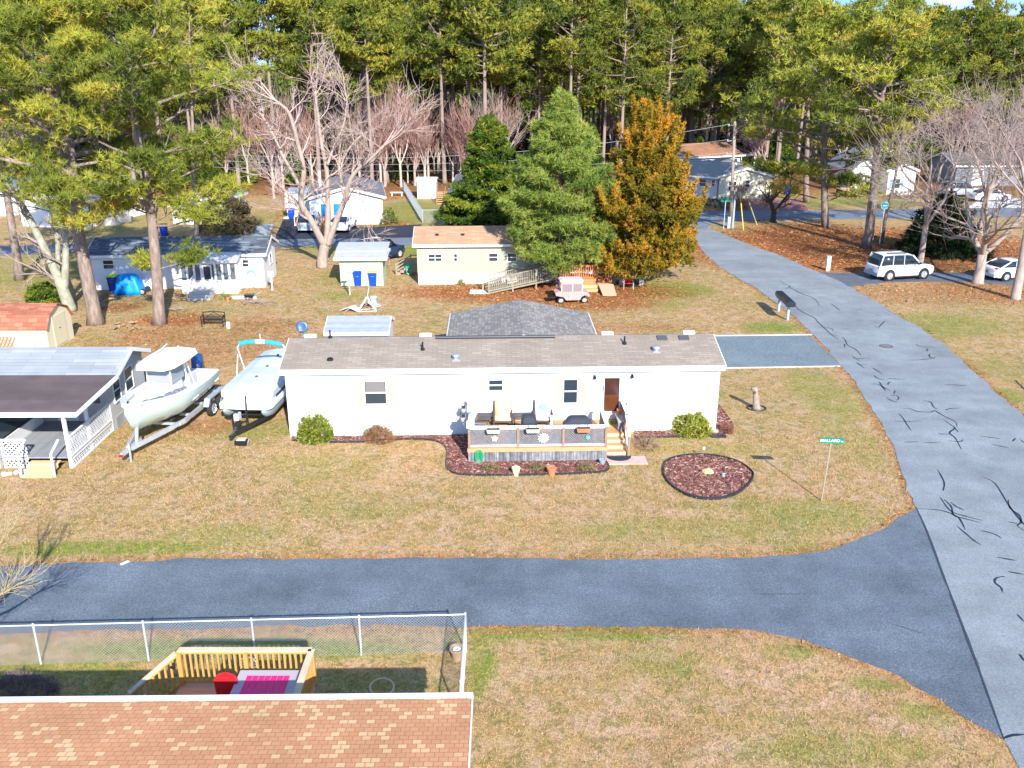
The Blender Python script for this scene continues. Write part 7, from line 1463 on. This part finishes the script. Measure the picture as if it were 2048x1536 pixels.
folding('white folding chair frame standing upright on the lawn', g(733, 622), .15, True); folding('white folding chair lying flat left of the upright one', g(703, 622), -.3, False); folding('white folding chair tipped behind the upright one', g(742, 612), -.7, False)
t = thing('cool_box', 'pale blue box with white lid beside the folding chairs', 'box', g(748, 607)); b = MB(); b.box(-.17, -.15, 0, .17, .15, .42); b.build('box', mat('sky_blue_plastic', (.25, .45, .7), .5), t); b = MB(); b.box(-.18, -.16, .423, .18, .16, .48); b.build('lid', TRIM, t)
# sticks heap
def sticks(label, c, n, s=1.0):
    b = MB()
    for k in range(n): a = R.uniform(0, 3.14); p = Vector((R.uniform(-.8, .8) * s, R.uniform(-.5, .5) * s, R.uniform(.02, .25))); d = Vector((math.cos(a), math.sin(a) * .6, R.uniform(-.1, .15))) * R.uniform(.3, .9) * s; b.tube([p - d, p + Vector((0, 0, .06)), p + d], [.018, .015, .006], 4, False)
    o = b.build('stick_pile', TWIG); o['kind'] = 'stuff'; o['label'] = label; o.location = c
sticks('heap of broken branches on the lawn in front of the white home with the sunroom', g(510, 608), 26); sticks('broken branches left of the lawn bench', g(356, 622), 16, .8)
# closed umbrella, white bench in the wood
t = thing('closed_umbrella', 'closed white garden umbrella left of the home with blue shutters', 'umbrella', g(576, 436)); b = MB(); b.lathe([(.02, 2.9), (.14, 2.7), (.3, 1.1), (.26, 1.05), (.001, 1.0)], (0, 0, 0), 10); b.build('canopy', mat('cream_canvas', (.72, .66, .58), .8), t, True); b = MB(); b.tube([(0, 0, 0), (0, 0, 1.05)], .04, 6); b.lathe([(.5, 0), (.4, .1)], (0, 0, 0), 10); b.build('pole', TRIM, t)
t = thing('garden_bench', 'small white bench on the rust coloured ground at the wood edge', 'bench', g(794, 392)); b = MB(); b.box(-.75, -.25, .4, .75, .25, .47); b.build('seat', TRIM, t)
for x in (-.6, .6): b = MB(); b.box(x - .06, -.2, 0, x + .06, .2, .4); b.build('leg', TRIM, t)
t = thing('patio_chair', 'white framed chair with red seat in the shade of the bronze cedar', 'chair', g(1256, 577)); b = MB(); b.box(-.28, -.28, .4, .28, .28, .45); b.box(-.28, .26, .45, .28, .3, .9); b.build('seat', RED, t); b = MB()
for x in (-.34, .34): b.tube([(x, -.3, 0), (x, -.3, .65), (x, .3, .68), (x, .3, 1.0)], .022, 5); b.tube([(x, .3, 0), (x, .3, .68)], .022, 5)
b.bar((-.34, .3, 1.0), (.34, .3, 1.0), .04); b.build('frame', AL, t)
leafy('orange brown dry shrub at the front wall of the home with blue shutters', g(642, 462), 1.0, .8, 1.3, 160, mat('orange_dry', kind='leaf', trans=.2, p=[(0, (.25, .08, .02)), (1, (.6, .24, .08))]), .35, .04)
leafy('green shrub at the right corner of the home with blue shutters', g(778, 448), .9, .8, 1.5, 200, RHO, .3, .07, tone=(0, .4))
leafy('tall orange brown dry grass clump before the cream gabled home', g(1479, 405), 1.1, .8, 2.2, 200, mat('orange_dry'), .5, .04); leafy('rusty low shrub by the utility pole', g(1472, 418), 1.3, .8, 1.2, 160, mat('orange_dry'), .4, .05)
leafy('dark low shrub bed left of the utility pole', g(1432, 414), 2.6, 1.0, .9, 220, mat('dark_low_shrub', kind='leaf', trans=.1, p=[(0, (.05, .03, .025)), (1, (.17, .1, .07))]), .35, .05)
leafy('low green and rust plants along the far white house end', g(1810, 396), 3.0, .8, .9, 260, mat('mixed_low', kind='leaf', trans=.2, p=[(0, (.05, .07, .03)), (.6, (.2, .14, .09)), (1, (.5, .42, .38))]), .3, .05)
leafy('small green plant by the concrete at the sunroom steps', g(452, 598), .45, .3, .3, 90, RHO, .15, .05, tone=(.2, .8))
pot('flower_pot', 'red square tub against the cream gabled home', g(1502, 397), .45, .55, TERRA, 'pots round the far homes')
pot('flower_pot', 'small brown pot at the corner of the sunroom bed', g(456, 602), .14, .22, TERRA, 'pots round the far homes')
b = MB(); b.box(-1.2, -.12, 0, 1.2, .12, .16); tag(b.build('timber_kerb', mat('grey_white_steps')), 'pale timber kerb in front of the sunroom', 'kerb', loc=g(478, 597))
t = thing('garden_cart', 'black tub shaped cart right of the timber kerb', 'cart', g(500, 599)); b = MB(); b.loft([[(-.2, -.18, .12), (.2, -.18, .12), (.2, .18, .12), (-.2, .18, .12)], [(-.32, -.26, .36), (.32, -.26, .36), (.32, .26, .36), (-.32, .26, .36)]]); b.build('tub', BLACK, t)
for y in (-.2, .2): wheel(t, -.1, y, .12, .06, 1 if y > 0 else -1)
b = MB(); b.bar((.3, 0, .3), (.85, 0, .55), .04); b.build('handle', STEEL, t)
# ---------------------------------------------------------------- street furniture
# row of mailboxes on posts
pa, pb_ = g(1557, 622), g(1575, 640); dv = pb_ - pa; ln = dv.length; t = thing('mailbox_bank', 'long black row of mailboxes on two pale blue posts beside the road', 'mailboxes', pa, math.atan2(dv.y, dv.x))
b = MB()
for k in range(9):
    x0 = -.25 + k * (ln + .75) / 9; b.ext([(-.26, 1.02), (.26, 1.02), (.26, 1.2), (.18, 1.28), (-.18, 1.28), (-.26, 1.2)], x0, x0 + (ln + .75) / 9 - .025, 'x')
b.build('mailboxes', mat('black_mailbox', (.012, .02, .035), .35, coat=.3), t); b = MB(); b.box(-.25, -.22, .95, ln + .5, .22, 1.017); b.build('shelf', BLACK, t)
for x in (0, ln): b = MB(); b.bar((x, 0, 0), (x, 0, .95), .13); b.bar((x - .0, -.2, .9), (x, .2, .9), .08); b.build('post', mat('pale_blue_post', (.3, .42, .6), .7), t)
t = thing('utility_pedestal', 'white square utility pedestal on the rust coloured ground by the driveway', 'pedestal', g(1655, 541)); b = MB(); b.box(-.14, -.14, 0, .14, .14, 1.05); b.box(-.16, -.16, 1.053, .16, .16, 1.12); b.build('body', mat('off_white', (.72, .72, .66), .6), t)
# street sign with its lettering
def text_mesh(s, size, depth, name, m, parent, loc, rot):
    c = bpy.data.curves.new(name, 'FONT'); c.body = s; c.size = size; c.extrude = depth; c.align_x = 'CENTER'; c.align_y = 'CENTER'; c.offset = size * .012
    o = bpy.data.objects.new(name, c); COL.objects.link(o); dg = bpy.context.evaluated_depsgraph_get(); me = bpy.data.meshes.new_from_object(o.evaluated_get(dg)); bpy.data.objects.remove(o)
    n = bpy.data.objects.new(name, me); me.materials.clear(); me.materials.append(m); COL.objects.link(n); n.parent = parent; n.location = loc; n.rotation_euler = rot; return n
SG = mat('street_sign_green', (.0, .2, .12), .4)
t = thing('street_sign', 'green street name sign reading MALLARD on a thin pale post', 'street sign', g(1643, 1002), -.05); b = MB(); b.bar((0, 0, 0), (.07, 0, 2.28), .045, .03); b.build('post', mat('pale_signpost', (.3, .245, .19), .7), t)
b = MB(); b.box(-.3, -.012, 2.28, .52, .012, 2.5); pl = b.build('sign_plate', SG, t)
text_mesh('MALLARD', .155, .004, 'lettering', TRIM, pl, (.03, -.018, 2.39), (math.pi / 2, 0, 0)); text_mesh('RD', .07, .004, 'small_lettering', TRIM, pl, (.45, -.018, 2.36), (math.pi / 2, 0, 0))
t = thing('street_sign', 'small green street sign on a thin pale post at the back lane corner', 'street sign', g(1447, 458)); b = MB(); b.bar((0, 0, 0), (0, 0, 2.7), .07); b.build('post', mat('pale_blue_post'), t); b = MB(); b.box(-.45, -.015, 2.6, .45, .015, 2.82); b.box(-.015, -.4, 2.84, .015, .4, 3.04); b.build('sign_plate', SG, t)
t = thing('round_sign', 'round teal and white sign on the slim dark pine trunk', 'sign', g(1756, 487) + Vector((0, -.35, 0))); z_ = wpt(t.location, 0, 1755, 411)[1]; b = MB(); b.lathe([(.33, -.02), (.33, .02)], (0, 0, z_), 20, 'y'); b.build('disc', TRIM, t); b = MB(); b.lathe([(.3, -.03), (.3, .0)], (0, 0, z_), 20, 'y'); b.build('teal_face', mat('teal_sign', (.02, .3, .42), .4), t); b = MB(); b.box(-.16, -.04, z_ - .05, .22, -.032, z_ + .03); b.bar((0, .0, z_ - .35), (0, .02, 0), .05); b.build('emblem', TRIM, t)
# utility pole and wires
base = g(1461, 456); hgt = wpt(base, 0, 1470, 243)[1]; t = thing('utility_pole', 'tall wooden utility pole at the junction with the back lane', 'utility pole', base)
WOODP = mat('old_pole_wood', (.33, .25, .2), .9, var=.3, vscale=3, stretch=(1, 1, .3)); tx = wpt(base, 0, 1470, 243)[0]; b = MB(); b.tube([(0, 0, 0), (tx, 0, hgt)], [.19, .13], 10); b.build('pole', WOODP, t, True)
b = MB(); b.box(.12, -.12, 0, .26, .1, 3.1); b.build('cable_guard', mat('pale_blue_post'), t)
b = MB()
for z in (hgt - .3, hgt - 1.7, hgt - 2.9): b.bar((tx, 0, z), (tx - .6, 0, z - .1), .05); b.ball((tx - .55, 0, z), .09, 6, 5)
b.build('insulators', STEEL, t)
b = MB(); b.box(-.35, -.2, 0, -.1, .1, 1.1); b.build('ground_box', mat('pale_teal_box', (.45, .6, .62), .6), t)
lp = g(306, 456); lt = thing('utility_pole', 'pale utility pole behind the straight yard pine across the lane', 'utility pole', lp); b = MB(); b.tube([(0, 0, 0), (-.2, 0, 8.2)], [.17, .12], 8); b.build('pole', mat('pale_pole', (.6, .58, .55), .8, var=.15), lt, True)
A_ = base + Vector((tx - .5, 0, 0)); Bp = lp + Vector((-.2, 0, 0))
for i, (za, zb, sag) in enumerate(((hgt - .25, 7.6, 1.9), (hgt - 1.65, 6.9, 1.5), (hgt - 2.85, 6.2, 1.2))):
    b = MB(); pts = [(A_ + (Bp - A_) * (k / 24)) + Vector((0, 0, za + (zb - za) * k / 24 - sag * 4 * (k / 24) * (1 - k / 24))) for k in range(25)]
    ext_ = [Bp + (Bp - A_).normalized() * 35 * k / 6 + Vector((0, 0, zb - .8 * math.sin(k / 6 * 3.14))) for k in range(1, 7)]
    b.tube(pts + ext_, .013 if i else .015, 4); tag(b.build('overhead_wire', mat('pale_wire', (.42, .42, .4), .5)), ('topmost wire running left from the utility pole', 'middle wire running left from the utility pole', 'lowest wire running left from the utility pole')[i], 'wire', 'overhead wires')
for i, (px, py, l) in enumerate(((1487, 461, 'yellow guy wire sleeve beside the utility pole'), (1514, 450, 'faded yellow guy wire sleeve further right of the utility pole'))):
    gb_ = g(px, py); b = MB(); top_ = base + Vector((tx + .1, .1, hgt - 1.2 - i * 2)); d = (top_ - gb_).normalized(); b.tube([gb_, gb_ + d * 2.6], .05, 6); gt = thing('guy_wire', l, 'guy wire', (0, 0, 0)); b.build('sleeve', mat('yellow_sleeve', (.7, .52, .05), .5) if i == 0 else mat('faded_sleeve', (.5, .45, .2), .5), gt); b = MB(); b.tube([gb_ + d * 2.5, top_], .012, 4); b.build('wire', STEEL, gt)
# manhole
t = thing('manhole_cover', 'round iron manhole cover in the middle of the main road', 'manhole cover', g(1772, 693)); b = MB(); b.lathe([(.36, .0), (.36, .03), (.3, .032)], (0, 0, 0), 22); b.build('rim', mat('iron_ring', (.12, .1, .11), .6, metal=.4), t); b = MB(); b.lathe([(.3, .033), (.001, .036)], (0, 0, 0), 20); b.build('lid', mat('iron_lid', (.23, .19, .2), .6, metal=.3, var=.3, vscale=14), t)
# stump in its ring, things in the oval bed
t = thing('tree_stump', 'pale leaning tree stump standing in a small edged ring on the lawn', 'stump', g(1513, 818)); b = MB(); b.tube([(0, 0, 0), (-.02, 0, .15), (-.07, 0, .5), (-.13, 0, .85), (-.2, 0, 1.0), (-.19, 0, 1.08)], [.24, .17, .14, .12, .155, .13], 12); b.build('trunk', mat('bleached_stump', (.31, .24, .2), .9, var=.3, vscale=5, bump=.8, bscale=12), t, True)
b = MB(); b.ball((-.19, -.11, .86), (.07, .05, .08), 7, 5); b.build('hollow', mat('dark_hollow', (.1, .05, .03), .9), t)
b = MB(); b.tube([(.42 * math.cos(a), .36 * math.sin(a), .03) for a in [2 * math.pi * k / 24 for k in range(25)]], .035, 6, False); tag(b.build('garden_edging', EDGE), 'small black edging ring round the tree stump', 'garden edging', 'black edging strips round the mulch beds', g(1513, 817))
b = MB(); b.ball((0, 0, .08), (.25, .17, .15), 9, 6); o = b.build('garden_rock', ROCK)
for v in o.data.vertices: v.co *= 1 + .16 * math.sin(v.co.x * 23 + v.co.y * 17)
tag(o, 'tan rock in the middle of the oval mulch bed', 'rock', loc=g(1415, 948))
t = thing('garden_light', 'small blue grey garden light right of the tan rock', 'garden light', g(1446, 955)); b = MB(); b.lathe([(.05, 0), (.07, .05), (.06, .16), (.03, .2)], (0, 0, 0), 8); b.build('base', mat('blue_grey_pot'), t); b = MB(); b.tube([(0, 0, .2), (.02, 0, .42)], .012, 5); b.build('stem', BLACK, t)
t = thing('garden_stake', 'thin stake with a white square top at the back of the oval bed', 'garden stake', g(1406, 917)); b = MB(); b.tube([(0, 0, 0), (0, 0, .42)], .01, 5); b.build('stem', STEEL, t); b = MB(); b.box(-.04, -.02, .4, .05, .02, .5); b.build('top', TRIM, t)
b = MB(); b.box(-.16, -.1, .03, .2, .1, .14); tag(b.build('splash_block', mat('tan_block', (.55, .42, .34), .9)), 'tan block at the foot of the right corner of the white home', 'block', loc=g(1426, 866))
b = MB(); b.box(-.12, -.1, 0, .5, .1, .07); tag(b.build('drain_mat', EDGE), 'black drain pan beside the tan block', 'drain pan', loc=g(1428, 874))
# scattered leaf and paper specks on the front lane
b = MB(); b.box(-.14, -.05, 0, .14, .05, .02); tag(b.build('litter', TRIM), 'white scrap of litter on the upper edge of the front lane', 'litter', loc=g(250, 1127) + Vector((0, 0, .02)), rz=.9)
leafy('small leafless sapling in the lawn by the left end of the sage home', g(922, 570), .25, .2, .5, 40, RHO, .15, .05)
